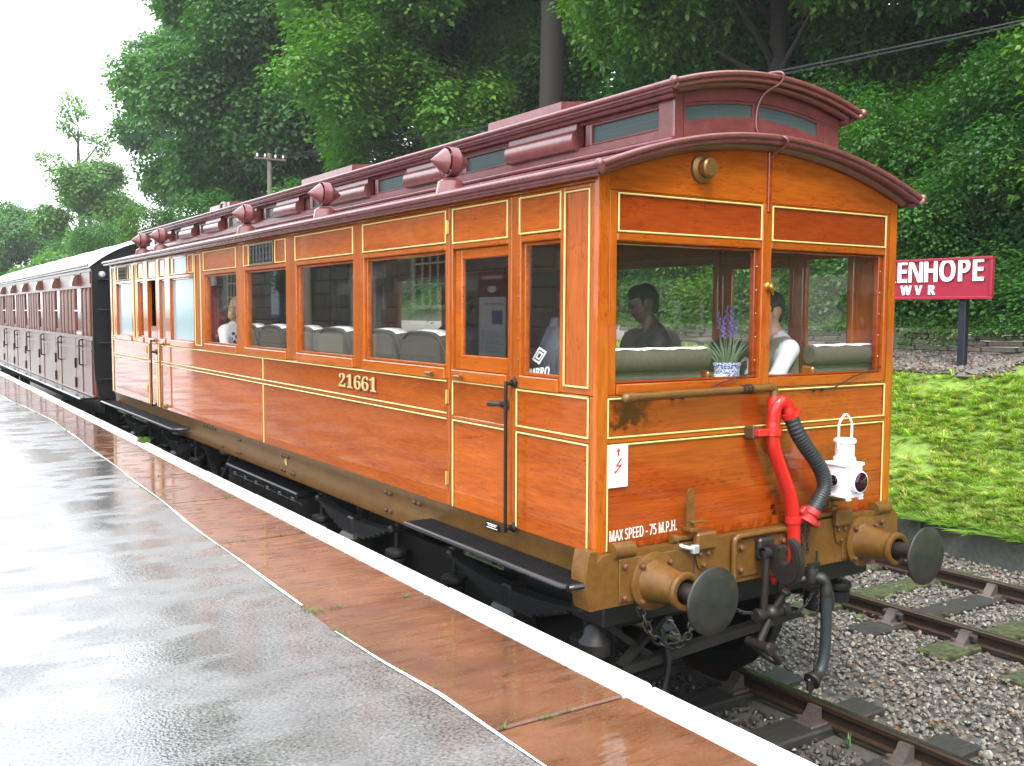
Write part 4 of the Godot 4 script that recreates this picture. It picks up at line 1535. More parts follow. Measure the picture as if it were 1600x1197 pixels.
func build_front() -> void:
	var inx := W - 0.083
	# arched board below the roof
	var arch := PackedVector2Array([Vector2(-inx, 3.125), Vector2(inx, 3.125)])
	for k in 25:
		var x := lerpf(inx, -inx, k / 24.0)
		arch.append(Vector2(x, end_top(x)))
	var s := Shape.new()
	s.prism(arch, 0.06, Transform3D(Basis.IDENTITY, Vector3(0, 0, -0.06)))
	wpart(saloon, "arched_board", s, M.frame0, "arched board below the roof")
	# wide corner boards, the middle pillar and the rails
	wpart(saloon, "post", front_board(-inx, -1.082, 2.06, 3.124, -0.065, 0.002), M.frame_up0)
	wpart(saloon, "post", front_board(1.103, inx, 2.06, 3.124, -0.065, 0.002), M.frame_up1)
	wpart(saloon, "pillar", front_board(-0.02, 0.06, 2.06, 3.124, -0.065, 0.006), M.frame_up2)
	var rows := [[-1.081, -0.021], [0.061, 1.102]]
	var k := 0
	for r in rows:
		var p := wpart(saloon, "panel", front_board(r[0], r[1], 2.908, 3.112, -0.04, -0.007, 0.0), M["panel_deep%d" % k])
		part(p, "moulding", front_beads(r[0], r[1], 2.908, 3.112), M.bead)
		wpart(saloon, "rail", front_board(r[0], r[1], 3.112, 3.124, -0.065, -0.001), M.frame0)
		wpart(saloon, "rail", front_board(r[0], r[1], 2.862, 2.907, -0.065, 0.001), M["frame%d" % k])
		wpart(saloon, "sill", front_board(r[0], r[1], 2.062, 2.118, -0.065, 0.010), M["panel%d" % k])
		# window: frame, pane
		var y0 := 2.119
		var y1 := 2.861
		var f := Shape.new()
		var left: bool = r[0] < 0.0
		var tl := 0.012 if left else 0.012
		var tr := 0.034
		f.span(Vector3(r[0], y0, -0.055), Vector3(r[0] + tl, y1, -0.02), 0.004)
		f.span(Vector3(r[1] - tr, y0, -0.055), Vector3(r[1], y1, -0.02), 0.004)
		f.span(Vector3(r[0] + tl, y1 - 0.012, -0.055), Vector3(r[1] - tr, y1, -0.02), 0.004)
		f.span(Vector3(r[0] + tl, y0, -0.055), Vector3(r[1] - tr, y0 + 0.012, -0.02), 0.004)
		var w := wpart(saloon, "window", f, M.panel_deep1)
		part(w, "pane", span_shape(Vector3(r[0] + tl - 0.002, y0 + 0.010, -0.042), Vector3(r[1] - tr + 0.002, y1 - 0.010, -0.037)), M.glass_end)
		k += 1
	# waist
	wpart(saloon, "waist_rail", front_board(-inx, inx, 2.048, 2.061, -0.06, 0.003), M.frame0)
	var up := wpart(saloon, "panel", front_board(-inx, inx, 1.833, 2.048, -0.04, -0.007, 0.0), M.panel_worn)
	part(up, "moulding", front_beads(-inx, inx, 1.833, 2.047), M.bead)
	wpart(saloon, "waist_rail", front_board(-inx, inx, 1.804, 1.832, -0.04, 0.001), M.frame0)
	# three broad planks below, with fine shrinkage gaps between them
	var planks := [[1.485, 1.803], [1.328, 1.4835], [1.235, 1.3265]]
	for q in 3:
		var pl := wpart(saloon, "plank", front_board(-inx, inx, planks[q][0], planks[q][1], -0.04, -0.006, 0.0015), M.panel_worn)
		if q == 0:
			part(pl, "moulding", front_beads(-inx, inx, 1.236, 1.803, "lrt"), M.bead)
	# conduit batten and the round knob above
	var b := Shape.new()
	b.span(Vector3(0.008, 3.07, -0.002), Vector3(0.036, 3.435, 0.018), 0.004)
	wpart(saloon, "batten", b, M.panel_deep2)
	var kn := Shape.new()
	kn.lathe([Vector2(0.078, 0), Vector2(0.078, 0.02), Vector2(0.06, 0.03), Vector2(0.052, 0.032), Vector2(0.052, 0.075), Vector2(0.044, 0.084), Vector2(0, 0.086)], along(Vector3(-0.505, 3.275, 0), Vector3.BACK), 24)
	wpart(saloon, "lamp_socket_cover", kn, M.bronze)
	var lock := Shape.new()
	lock.lathe([Vector2(0.028, 0), Vector2(0.026, 0.01), Vector2(0.014, 0.016), Vector2(0.014, 0.03), Vector2(0.024, 0.036), Vector2(0.018, 0.05), Vector2(0, 0.054)], along(Vector3(0.03, 2.647, 0.006), Vector3.BACK), 12)
	lock.tube([Vector3(0.03, 2.625, 0.04), Vector3(0.045, 2.60, 0.035)], 0.008, 6)
	wpart(saloon, "brass_catch", lock, M.brass)
	var scr := []
	for q in 5:
		scr.append(Vector3(-0.035, 2.22 + 0.135 * q, -0.02))
		scr.append(Vector3(1.085, 2.22 + 0.135 * q, -0.02))
	screws(scr, 0.006, Vector3.BACK, M.steel, saloon)
	# window stay rods, thin bent wires
	for w in [[-0.62, 0.0], [0.52, 0.0]]:
		var st := Shape.new()
		var x: float = w[0]
		st.tube([Vector3(x, 2.03, 0.012), Vector3(x + 0.09, 2.04, 0.03), Vector3(x + 0.26, 2.10, 0.03), Vector3(x + 0.56, 2.155, 0.012)], 0.0045, 5)
		st.lathe([Vector2(0.012, 0), Vector2(0.01, 0.014), Vector2(0, 0.016)], along(Vector3(x, 2.03, 0.006), Vector3.BACK), 7)
		st.lathe([Vector2(0.012, 0), Vector2(0.01, 0.014), Vector2(0, 0.016)], along(Vector3(x - 0.07, 2.03, 0.006), Vector3.BACK), 7)
		wpart(saloon, "wiper_arm", st, M.iron)
	# painted words on the lowest planks
	var t := text_mesh("MAX SPEED - 75 M.P.H.", 0.082, 0.002, "Droid Sans", 400)
	part(saloon, "speed_lettering", t, M.lettering, "white lettering MAX SPEED - 75 M.P.H.", Transform3D(Basis(Vector3(0, 0, 1), 0.012).scaled(Vector3(0.57, 1, 1)), Vector3(-0.872, 1.318, -0.0035) - saloon.position))
	# electric warning card
	var card := wpart(saloon, "warning_card", span_shape(Vector3(-1.132, 1.575, -0.005), Vector3(-1.0, 1.80, 0.0095), 0.0015), M.white)
	var arrow := Shape.new()
	arrow.prism(PackedVector2Array([Vector2(-0.006, -0.022), Vector2(0.006, -0.022), Vector2(0.006, 0.002), Vector2(0.016, 0.002), Vector2(0, 0.022), Vector2(-0.016, 0.002), Vector2(-0.006, 0.002)]), 0.0015, Transform3D(Basis.IDENTITY, Vector3(-1.066, 1.763, 0.0095)))
	part(card, "arrow", arrow, M.sign_red)
	var bolt := Shape.new()
	var zig := [Vector2(0.022, 0.040), Vector2(-0.014, -0.002), Vector2(0.022, 0.004), Vector2(-0.020, -0.036)]
	for q in 3:
		var d: Vector2 = (zig[q + 1] - zig[q]).orthogonal().normalized() * 0.0042
		bolt.prism(PackedVector2Array([zig[q] - d, zig[q + 1] - d, zig[q + 1] + d, zig[q] + d]), 0.0014 + 0.0002 * q, Transform3D(Basis.IDENTITY, Vector3(-1.066, 1.69, 0.0095)))
	bolt.prism(PackedVector2Array([Vector2(-0.026, -0.042), Vector2(-0.008, -0.034), Vector2(-0.024, -0.022)]), 0.002, Transform3D(Basis.IDENTITY, Vector3(-1.066, 1.69, 0.0095)))
	part(card, "lightning_bolt", bolt, M.sign_red)
	for q in 3:
		part(card, "print_line", span_shape(Vector3(-1.11, 1.612 - 0.010 * q, 0.0095), Vector3(-1.025 - 0.012 * (q % 2), 1.615 - 0.010 * q, 0.0103)), M.print_pink)


# ---------------------------------------------------------------- roof
func roof_y(x: float) -> float:
	return 3.475 - 0.255 * (x / 1.29) ** 2


func cap_y(x: float) -> float:
	return 3.825 - 0.12 * (x / 0.76) ** 2


func shell(half: float, f: Callable, thick: float, z0: float, z1: float, n := 28) -> Shape:
	var poly := PackedVector2Array()
	for k in n + 1:
		var x := lerpf(-half, half, float(k) / n)
		poly.append(Vector2(x, f.call(x)))
	for k in n + 1:
		var x := lerpf(half, -half, float(k) / n)
		poly.append(Vector2(x, f.call(x) - thick))
	var s := Shape.new()
	s.prism(poly, z1 - z0, Transform3D(Basis.IDENTITY, Vector3(0, 0, z0)))
	return s


func arc_path(half: float, f: Callable, dy: float, z: float, n := 24) -> Array:
	var out := []
	for k in n + 1:
		var x := lerpf(-half, half, float(k) / n)
		out.append(Vector3(x, f.call(x) + dy, z))
	return out


func build_roof() -> void:
	var back := -LEN - 0.12
	var o := wpart(saloon, "lower_roof", shell(1.29, roof_y, 0.035, back, 0.115), M.maroon_roof)
	# rolled gutters along the eaves and the curved drip mould over the end
	for sx in [-1.0, 1.0]:
		var gtr := Shape.new()
		gtr.tube([Vector3(sx * 1.298, 3.222, back), Vector3(sx * 1.298, 3.222, 0.10)], 0.020, 10)
		gtr.tube([Vector3(sx * 1.268, 3.186, back), Vector3(sx * 1.268, 3.186, 0.09)], 0.016, 8)
		part(o, "gutter", gtr, M.maroon_roof)
		var knob := Shape.new()
		knob.ball(Vector3(sx * 1.298, 3.224, 0.12), 0.026)
		knob.tube([Vector3(sx * 1.30, 3.235, 0.11), Vector3(sx * 1.29, 3.205, 0.125), Vector3(sx * 1.275, 3.185, 0.115)], [0.02, 0.022, 0.014], 8)
		part(o, "gutter_end", knob, M.maroon)
	var drip := Shape.new()
	drip.tube(arc_path(1.29, roof_y, 0.0, 0.118), 0.017, 8)
	drip.tube(arc_path(1.27, roof_y, -0.028, 0.10), 0.013, 8)
	part(o, "drip_mould", drip, M.maroon)
	var cove := Shape.new()
	cove.tube(arc_path(1.24, roof_y, -0.036, 0.02), 0.030, 8)
	part(o, "drip_mould", cove, M.maroon)
	var flash := Shape.new()
	flash.tube([Vector3(-0.69, 3.425, back + 0.1), Vector3(-0.69, 3.425, -0.02)], 0.016, 6)
	part(o, "flashing", flash, M.maroon_roof)
	# torpedo ventilators
	for z in [-1.93, -4.16, -6.31, -9.99, -11.09]:
		var c := Vector3(-0.985, 3.51, z)
		var t := Shape.new()
		t.lathe([Vector2(0.0, -0.155), Vector2(0.007, -0.147), Vector2(0.088, -0.046), Vector2(0.088, -0.042), Vector2(0.05, -0.036), Vector2(0.05, 0.036), Vector2(0.088, 0.042), Vector2(0.088, 0.046), Vector2(0.007, 0.147), Vector2(0.0, 0.155)], along(c, Vector3.RIGHT), 20)
		t.lathe([Vector2(0.10, -0.03), Vector2(0.085, 0.05), Vector2(0.05, 0.07)], Transform3D(Basis.IDENTITY, Vector3(c.x, roof_y(c.x), z)), 14)
		var v := part(o, "ventilator", t, M.maroon)
		var hoop := Shape.new()
		hoop.lathe([Vector2(0.098, -0.034), Vector2(0.104, -0.034), Vector2(0.104, 0.034), Vector2(0.098, 0.034), Vector2(0.098, -0.034)], along(c, Vector3.RIGHT), 22)
		part(v, "hoop", hoop, M.maroon_roof)
	# clerestory
	var cl := wpart(saloon, "clerestory", span_shape(Vector3(-0.62, 3.40, back + 0.16), Vector3(0.62, 3.70, -0.075)), M.maroon)
	part(cl, "sill", span_shape(Vector3(-0.672, 3.40, back + 0.15), Vector3(-0.621, 3.492, -0.045), 0.006), M.maroon)
	part(cl, "head_rail", span_shape(Vector3(-0.668, 3.622, back + 0.15), Vector3(-0.621, 3.715, -0.045), 0.006), M.maroon)
	part(cl, "sill", span_shape(Vector3(0.621, 3.40, back + 0.15), Vector3(0.672, 3.71, -0.045), 0.006), M.maroon)
	part(cl, "corner_post", span_shape(Vector3(-0.675, 3.40, -0.166), Vector3(-0.60, 3.715, -0.037), 0.008), M.maroon)
	# windows and hinged vent flaps alternate: [kind, near, far]
	var row := [["g", -0.17, -0.78], ["v", -0.89, -1.65], ["g", -1.66, -2.27], ["v", -2.55, -3.16], ["g", -3.19, -3.76], ["v", -3.90, -4.77], ["g", -4.80, -5.26], ["v", -5.55, -6.20], ["g", -6.22, -6.62], ["v", -6.85, -7.45], ["g", -7.50, -7.95], ["v", -8.2, -8.84], ["g", -8.87, -9.17], ["v", -9.42, -10.05], ["g", -10.1, -10.41], ["v", -10.6, -11.2], ["g", -11.24, -11.7]]
	for w in row:
		if w[0] == "g":
			var f := Shape.new()
			for e in [[w[1] + 0.05, w[1]], [w[2], w[2] - 0.055]]:
				f.span(Vector3(-0.664, 3.493, minf(e[0], e[1])), Vector3(-0.622, 3.6215, maxf(e[0], e[1])), 0.005)
			f.span(Vector3(-0.660, 3.493, w[2]), Vector3(-0.622, 3.507, w[1]), 0.004)
			f.span(Vector3(-0.660, 3.608, w[2]), Vector3(-0.622, 3.6215, w[1]), 0.004)
			var fr := part(cl, "window", f, M.maroon)
			part(fr, "pane", span_shape(Vector3(-0.640, 3.506, w[2]), Vector3(-0.634, 3.609, w[1])), M.frosted_roof)
		else:
			var f := Shape.new()
			var q := PackedVector2Array([Vector2(-0.684, 3.674), Vector2(-0.692, 3.606)])
			for k in 9:
				var a := k * PI / 8
				q.append(Vector2(-0.692 - 0.036 * sin(a), 3.538 + 0.060 * cos(a)))
			q.append(Vector2(-0.635, 3.480))
			q.append(Vector2(-0.635, 3.67))
			f.prism(q, w[1] - w[2], Transform3D(Basis.IDENTITY, Vector3(0, 0, w[2])))
			part(cl, "vent_flap", f, M.maroon)
	# arched front of the clerestory: plate, frames and two panes
	var front := func(x0: float, x1: float, lo: Callable, hi: Callable, z0: float, z1: float) -> Shape:
		var poly := PackedVector2Array()
		for k in 13:
			var x := lerpf(x0, x1, k / 12.0)
			poly.append(Vector2(x, lo.call(x)))
		for k in 13:
			var x := lerpf(x1, x0, k / 12.0)
			poly.append(Vector2(x, hi.call(x)))
		var s := Shape.new()
		s.prism(poly, z1 - z0, Transform3D(Basis.IDENTITY, Vector3(0, 0, z0)))
		return s
	var g_lo := func(x: float) -> float: return 3.602 - 0.215 * x * x
	var g_hi := func(x: float) -> float: return 3.674 - 0.19 * x * x
	part(cl, "end_plate", front.call(-0.655, 0.655, func(_x): return 3.40, func(x): return cap_y(x) - 0.02, -0.074, -0.062), M.maroon)
	part(cl, "end_frame", front.call(-0.60, 0.60, func(x): return g_hi.call(x) + 0.018, func(x): return cap_y(x) - 0.03, -0.062, -0.040), M.maroon)
	part(cl, "end_frame", front.call(-0.60, 0.60, func(_x): return 3.41, func(x): return g_lo.call(x) - 0.018, -0.062, -0.040), M.maroon)
	for e in [[-0.60, -0.585], [-0.074, -0.026], [0.48, 0.535]]:
		part(cl, "end_frame", front.call(e[0], e[1], func(x): return g_lo.call(x) - 0.017, func(x): return g_hi.call(x) + 0.017, -0.0615, -0.042), M.maroon)
	part(cl, "corner_post", front.call(0.537, 0.67, func(_x): return 3.40, func(x): return cap_y(x) - 0.03, -0.0615, -0.041), M.maroon)
	for e in [[-0.584, -0.075], [-0.025, 0.479]]:
		var inner := Shape.new()
		inner.add(front.call(e[0], e[1], func(x): return g_hi.call(x), func(x): return g_hi.call(x) + 0.017, -0.0615, -0.047), Transform3D.IDENTITY)
		inner.add(front.call(e[0], e[1], func(x): return g_lo.call(x) - 0.017, func(x): return g_lo.call(x), -0.0615, -0.047), Transform3D.IDENTITY)
		var ef := part(cl, "end_window", inner, M.maroon)
		part(ef, "pane", front.call(e[0], e[1], g_lo, g_hi, -0.0615, -0.055), M.frosted_roof)
	var cap := wpart(saloon, "clerestory_roof", shell(0.76, cap_y, 0.03, back + 0.05, 0.055), M.maroon_roof)
	var edge := Shape.new()
	for sx in [-1.0, 1.0]:
		edge.tube([Vector3(sx * 0.765, 3.703, back + 0.05), Vector3(sx * 0.765, 3.703, 0.05)], 0.016, 8)
		edge.tube([Vector3(sx * 0.735, 3.675, back + 0.06), Vector3(sx * 0.735, 3.675, 0.03)], 0.016, 8)
		edge.tube([Vector3(sx * 0.70, 3.66, back + 0.06), Vector3(sx * 0.70, 3.66, 0.0)], 0.022, 8)
	part(cap, "gutter", edge, M.maroon_roof)
	var d2 := Shape.new()
	d2.tube(arc_path(0.765, cap_y, -0.002, 0.058), 0.016, 8)
	d2.tube(arc_path(0.745, cap_y, -0.030, 0.045), 0.014, 8)
	part(cap, "drip_mould", d2, M.maroon)
	var cove2 := Shape.new()
	cove2.tube(arc_path(0.70, cap_y, -0.04, -0.01), 0.026, 8)
	part(cap, "drip_mould", cove2, M.maroon)
	for sx in [-1.0, 1.0]:
		var kn := Shape.new()
		kn.ball(Vector3(sx * 0.765, 3.705, 0.06), 0.026)
		kn.ball(Vector3(sx * 0.745, 3.683, 0.055), 0.020)
		part(cap, "gutter_end", kn, M.maroon)
	# boxes for the roof lamps
	for z in [[-2.5, -1.55], [-6.4, -5.05], [-9.9, -9.0]]:
		var bx := Shape.new()
		bx.prism(PackedVector2Array([Vector2(-0.34, 3.76), Vector2(0.34, 3.76), Vector2(0.33, 3.925), Vector2(0.0, 3.965), Vector2(-0.33, 3.925)]), z[1] - z[0], Transform3D(Basis.IDENTITY, Vector3(0, 0, z[0])))
		part(cap, "lamp_box", bx, M.maroon_roof)
	var hook := Shape.new()
	hook.tube(curve([Vector3(-0.45, 3.77, -8.75), Vector3(-0.45, 3.87, -8.78), Vector3(-0.45, 3.88, -8.95), Vector3(-0.45, 3.77, -9.0)], 4), 0.018, 6)
	part(cap, "lifting_eye", hook, M.maroon_roof)
	# cord that comes over the roof and down the middle of the end
	var cord := Shape.new()
	cord.tube(curve([Vector3(-0.02, 3.84, -0.15), Vector3(0.0, 3.85, 0.03), Vector3(0.03, 3.838, 0.085), Vector3(0.03, 3.79, 0.065), Vector3(-0.02, 3.74, 0.0), Vector3(-0.048, 3.66, -0.03), Vector3(-0.05, 3.55, -0.034), Vector3(-0.03, 3.50, -0.02)], 5), 0.008, 6)
	cord.tube(curve([Vector3(-0.06, 3.485, 0.03), Vector3(-0.02, 3.485, 0.10), Vector3(0.0, 3.47, 0.142), Vector3(0.02, 3.44, 0.135), Vector3(0.022, 3.41, 0.06), Vector3(0.022, 3.38, 0.02)], 5), 0.008, 6)
	part(cap, "cord", cord, M.maroon)


# ---------------------------------------------------------------- running gear
func bolts(parent: Node3D, list: Array, r: float, dir: Vector3, m: Material) -> void:
	for p in list:
		var s := Shape.new()
		s.lathe([Vector2(r * 1.5, 0), Vector2(r * 1.5, r * 0.3), Vector2(r, r * 0.35), Vector2(r, r * 1.1), Vector2(r * 0.6, r * 1.4), Vector2(0, r * 1.45)], along(p, dir), 6, 30.0)
		wpart(parent, "bolt", s, m)


func build_underframe() -> void:
	var o := saloon
	for sx in [-1.0, 1.0]:
		var sole := Shape.new()
		sole.prism(PackedVector2Array([Vector2(sx * 1.12, 0.965), Vector2(sx * 1.175, 0.965), Vector2(sx * 1.182, 0.985), Vector2(sx * 1.175, 1.07), Vector2(sx * 1.178, 1.16), Vector2(sx * 1.195, 1.215), Vector2(sx * 1.195, 1.233), Vector2(sx * 1.12, 1.233)]), LEN - 0.05, Transform3D(Basis.IDENTITY, Vector3(0, 0, -LEN + 0.03)))
		wpart(o, "sole_bar", sole, M.sole)
	var lx := -1.178
	var rivets := []
	for z in [-2.07, -2.0, -2.53, -2.46, -6.04, -5.97, -4.72, -4.65, -4.58]:
		rivets.append(Vector3(lx - 0.004, 1.165, z))
	for z in [-2.53, -2.46, -4.75, -4.68, -4.5, -4.44, -6.05, -5.98, -6.6]:
		rivets.append(Vector3(lx, 1.03, z))
	for k in 5:
		rivets.append(Vector3(lx - 0.006, 1.19, -6.85 - 0.11 * k))
	bolts(o, rivets, 0.016, Vector3.LEFT, M.rust)
	# remains of a gilt crest
	var crest := Shape.new()
	for k in 9:
		crest.lathe([Vector2(0.012, 0), Vector2(0.012, 0.003), Vector2(0, 0.0035)], along(Vector3(lx - 0.003, 1.09 + 0.016 * (k % 6), -4.66 + 0.022 * sin(k * 2.4)), Vector3.LEFT), 5)
	wpart(o, "worn_gilt_crest", crest, M.gold_worn)
	var plate := wpart(o, "works_plate", span_shape(Vector3(lx - 0.022, 1.168, -1.105), Vector3(lx - 0.004, 1.212, -0.955), 0.002), M.black)
	part(plate, "rim", span_shape(Vector3(lx - 0.0235, 1.176, -1.09), Vector3(lx - 0.0222, 1.180, -0.97)), M.lettering)
	part(plate, "rim", span_shape(Vector3(lx - 0.0235, 1.189, -1.075), Vector3(lx - 0.0222, 1.194, -0.985)), M.lettering)
	part(plate, "rim", span_shape(Vector3(lx - 0.0235, 1.200, -1.09), Vector3(lx - 0.0222, 1.204, -0.97)), M.lettering)
	# footboards with rough wet tops
	for e in [[-1.80, 0.03], [-12.15, -7.85]]:
		var b := Shape.new()
		b.box(Vector3(-1.30, 1.088, (e[0] + e[1]) / 2), Vector3(0.20, 0.03, e[1] - e[0]), 0.008)
		var bd := wpart(o, "footboard", b, M.tread)
		var lip := Shape.new()
		lip.tube([Vector3(-1.402, 1.087, e[0] + 0.005), Vector3(-1.402, 1.087, e[1] - 0.06), Vector3(-1.385, 1.087, e[1] - 0.012), Vector3(-1.22, 1.087, e[1] + 0.002)], 0.017, 8)
		part(bd, "rounded_edge", lip, M.black_wet)
		for q in 3:
			var z := lerpf(e[0] + 0.15, e[1] - 0.25, q / 2.0)
			var br := Shape.new()
			br.bar(Vector3(-1.17, 0.99, z), Vector3(-1.37, 1.066, z), 0.05, 0.012)
			br.bar(Vector3(-1.18, 1.062, z), Vector3(-1.38, 1.062, z), 0.05, 0.01)
			part(bd, "bracket", br, M.underframe)
	# headstock
	var hs := Shape.new()
	hs.prism(PackedVector2Array([Vector2(-1.235, 0.952), Vector2(1.235, 0.952), Vector2(1.25, 1.06), Vector2(1.24, 1.19), Vector2(1.19, 1.233), Vector2(-1.19, 1.233), Vector2(-1.24, 1.19), Vector2(-1.25, 1.06)]), 0.11, Transform3D(Basis.IDENTITY, Vector3(0, 0, -0.06)))
	var head := wpart(o, "headstock", hs, M.ochre)
	# curved cheek at the platform end of the headstock
	var cheek := Shape.new()
	var cq := PackedVector2Array()
	for k in 9:
		var t := k / 8.0
		cq.append(Vector2(-1.252 - 0.052 * sin(PI * (0.18 + 0.64 * t)), lerpf(0.953, 1.262, t)))
	cq.append(Vector2(-1.235, 1.262))
	cq.append(Vector2(-1.235, 0.953))
	cheek.prism(cq, 0.13, Transform3D(Basis.IDENTITY, Vector3(0, 0, -0.075)), 40.0)
	part(head, "cheek", cheek, M.ochre)
	# square plates behind the buffers
	for sx in [-1.0, 1.0]:
		var pl := Shape.new()
		pl.box(Vector3(sx * 0.89, 1.085, 0.0555), Vector3(0.40, 0.235, 0.011), 0.004)
		part(head, "buffer_plate", pl, M.ochre)
		bolts(head, [Vector3(sx * 1.06, 1.165, 0.061), Vector3(sx * 1.06, 0.995, 0.061)], 0.016, Vector3.BACK, M.rusty_bolt)
		# socket, ram and head
		var c := Vector3(sx * 0.865, 1.062, 0.061)
		var so := Shape.new()
		so.lathe([Vector2(0.158, 0), Vector2(0.158, 0.022), Vector2(0.150, 0.026), Vector2(0.118, 0.030), Vector2(0.108, 0.05), Vector2(0.083, 0.225), Vector2(0.083, 0.232), Vector2(0.098, 0.24), Vector2(0.102, 0.252), Vector2(0.098, 0.272), Vector2(0.085, 0.278), Vector2(0.068, 0.27), Vector2(0.066, 0.22)], along(c, Vector3.BACK), 28, 50.0)
		var bf := wpart(o, "buffer", so, M.ochre)
		for k in 4:
			var a := PI / 4 + PI / 2 * k
			var bo := Shape.new()
			bo.lathe([Vector2(0.022, 0), Vector2(0.022, 0.006), Vector2(0.015, 0.007), Vector2(0.015, 0.022), Vector2(0.008, 0.027), Vector2(0, 0.028)], along(c + Vector3(cos(a) * 0.135, sin(a) * 0.135, 0.024), Vector3.BACK), 6, 30.0)
			part(bf, "bolt", bo, M.rusty_bolt)
		var ram := Shape.new()
		ram.lathe([Vector2(0.048, 0.15), Vector2(0.046, 0.36), Vector2(0.044, 0.445), Vector2(0.06, 0.455)], along(c, Vector3.BACK), 18)
		part(bf, "ram", ram, M.iron)
		var disc := Shape.new()
		disc.lathe([Vector2(0.0, 0.442), Vector2(0.07, 0.442), Vector2(0.168, 0.448), Vector2(0.173, 0.452), Vector2(0.173, 0.462), Vector2(0.168, 0.466), Vector2(0.11, 0.474), Vector2(0.05, 0.479), Vector2(0, 0.480)], along(c, Vector3.BACK), 40, 60.0)
		part(bf, "buffer_head", disc, M.buffer_face)
	# half round pads above the headstock
	for x in [-1.055, 1.085]:
		var pad := Shape.new()
		pad.tube([Vector3(x - 0.07, 1.245, 0.035), Vector3(x + 0.07, 1.245, 0.035)], 0.042, 14)
		pad.span(Vector3(x - 0.06, 1.22, -0.005), Vector3(x + 0.06, 1.28, 0.04), 0.006)
		part(head, "end_pad", pad, M.ochre)
	# lamp irons
	for x in [-0.597, 0.565]:
		var li := Shape.new()
		li.prism(PackedVector2Array([Vector2(-0.026, 0), Vector2(0.026, 0), Vector2(0.024, 0.19), Vector2(0.018, 0.222), Vector2(0.006, 0.235), Vector2(-0.006, 0.235), Vector2(-0.018, 0.222), Vector2(-0.024, 0.19)]), 0.013, Transform3D(Basis.IDENTITY, Vector3(x, 1.30, 0.055)))
		li.span(Vector3(x - 0.026, 1.30, 0.03), Vector3(x + 0.028, 1.32, 0.10), 0.003)
		li.span(Vector3(x - 0.01, 1.345, 0.062), Vector3(x + 0.085, 1.357, 0.10), 0.003)
		li.span(Vector3(x - 0.10, 1.245, 0.005), Vector3(x + 0.14, 1.272, 0.05), 0.006)
		li.tube([Vector3(x - 0.11, 1.258, 0.03), Vector3(x - 0.07, 1.258, 0.03)], 0.024, 10)
		part(head, "lamp_iron", li, M.ochre)
		var br := Shape.new()
		br.box(Vector3(x + 0.10, 1.235, 0.075), Vector3(0.15, 0.10, 0.05), 0.012)
		br.prism(PackedVector2Array([Vector2(x + 0.04, 1.20), Vector2(x + 0.05, 1.13), Vector2(x + 0.065, 1.085), Vector2(x + 0.10, 1.065), Vector2(x + 0.135, 1.085), Vector2(x + 0.15, 1.13), Vector2(x + 0.165, 1.20)]), 0.014, Transform3D(Basis.IDENTITY, Vector3(0, 0, 0.05)))
		part(head, "bracket", br, M.ochre)
		bolts(head, [Vector3(x + 0.072, 1.16, 0.064), Vector3(x + 0.132, 1.16, 0.064), Vector3(x + 0.10, 1.095, 0.064)], 0.013, Vector3.BACK, M.ochre)
	# pet cock with its little chain, on the left lamp iron
	var cock := Shape.new()
	cock.tube([Vector3(-0.66, 1.225, 0.02), Vector3(-0.645, 1.215, 0.06), Vector3(-0.60, 1.205, 0.085)], 0.014, 7)
	cock.box(Vector3(-0.585, 1.20, 0.09), Vector3(0.045, 0.05, 0.035), 0.006)
	part(head, "pet_cock", cock, M.zinc)
	var ch := Shape.new()
	for k in 14:
		ch.torus(Vector3(-0.585, 1.165 - 0.0115 * k, 0.085), Basis(Vector3.UP, PI / 2 * (k % 2)), 0.004, 0.0015, 0.003, 6, 4)
	part(head, "small_chain", ch, M.iron).set_meta("kind", "stuff")
	# draw plate and raised bent strap
	var dp := Shape.new()
	dp.box(Vector3(-0.03, 1.09, 0.0555), Vector3(0.46, 0.22, 0.011), 0.005)
	part(head, "draw_plate", dp, M.ochre)
	var strap := Shape.new()
	strap.tube(curve([Vector3(-0.268, 0.985, 0.075), Vector3(-0.268, 1.185, 0.075), Vector3(-0.248, 1.218, 0.075), Vector3(-0.20, 1.226, 0.075), Vector3(0.13, 1.226, 0.075), Vector3(0.155, 1.205, 0.07)], 4), 0.018, 8)
	part(head, "bent_strap", strap, M.ochre)
	bolts(head, [Vector3(-0.205, 1.155, 0.061), Vector3(-0.205, 1.025, 0.061), Vector3(0.14, 1.155, 0.061)], 0.018, Vector3.BACK, M.rusty_bolt)
	# drawhook, cut from thick plate, with the screw coupling hanging from it
	var hk := Shape.new()
	var outline := PackedVector2Array([Vector2(0.06, 1.055), Vector2(0.15, 1.05), Vector2(0.165, 1.005), Vector2(0.195, 0.95), Vector2(0.245, 0.918), Vector2(0.305, 0.915), Vector2(0.352, 0.945), Vector2(0.380, 1.0), Vector2(0.385, 1.065), Vector2(0.368, 1.125), Vector2(0.335, 1.168), Vector2(0.302, 1.187), Vector2(0.290, 1.172), Vector2(0.312, 1.13), Vector2(0.318, 1.085), Vector2(0.305, 1.045), Vector2(0.28, 1.03), Vector2(0.255, 1.042), Vector2(0.24, 1.08), Vector2(0.238, 1.118), Vector2(0.20, 1.132), Vector2(0.15, 1.122), Vector2(0.06, 1.12)])
	var hx := Transform3D(Basis(Vector3(0, 0, 1), Vector3(0, 1, 0), Vector3(-1, 0, 0)), Vector3(-0.008, 0.045, -0.02))
	hk.prism(outline, 0.044, hx)
	var thinner := PackedVector2Array()
	for q in Geometry2D.offset_polygon(outline, -0.008)[0]:
		thinner.append(q)
	hk.prism(thinner, 0.060, Transform3D(hx.basis, Vector3(0.0, 0.045, -0.02)))
	hk.box(Vector3(-0.03, 1.135, 0.085), Vector3(0.13, 0.13, 0.05), 0.015)
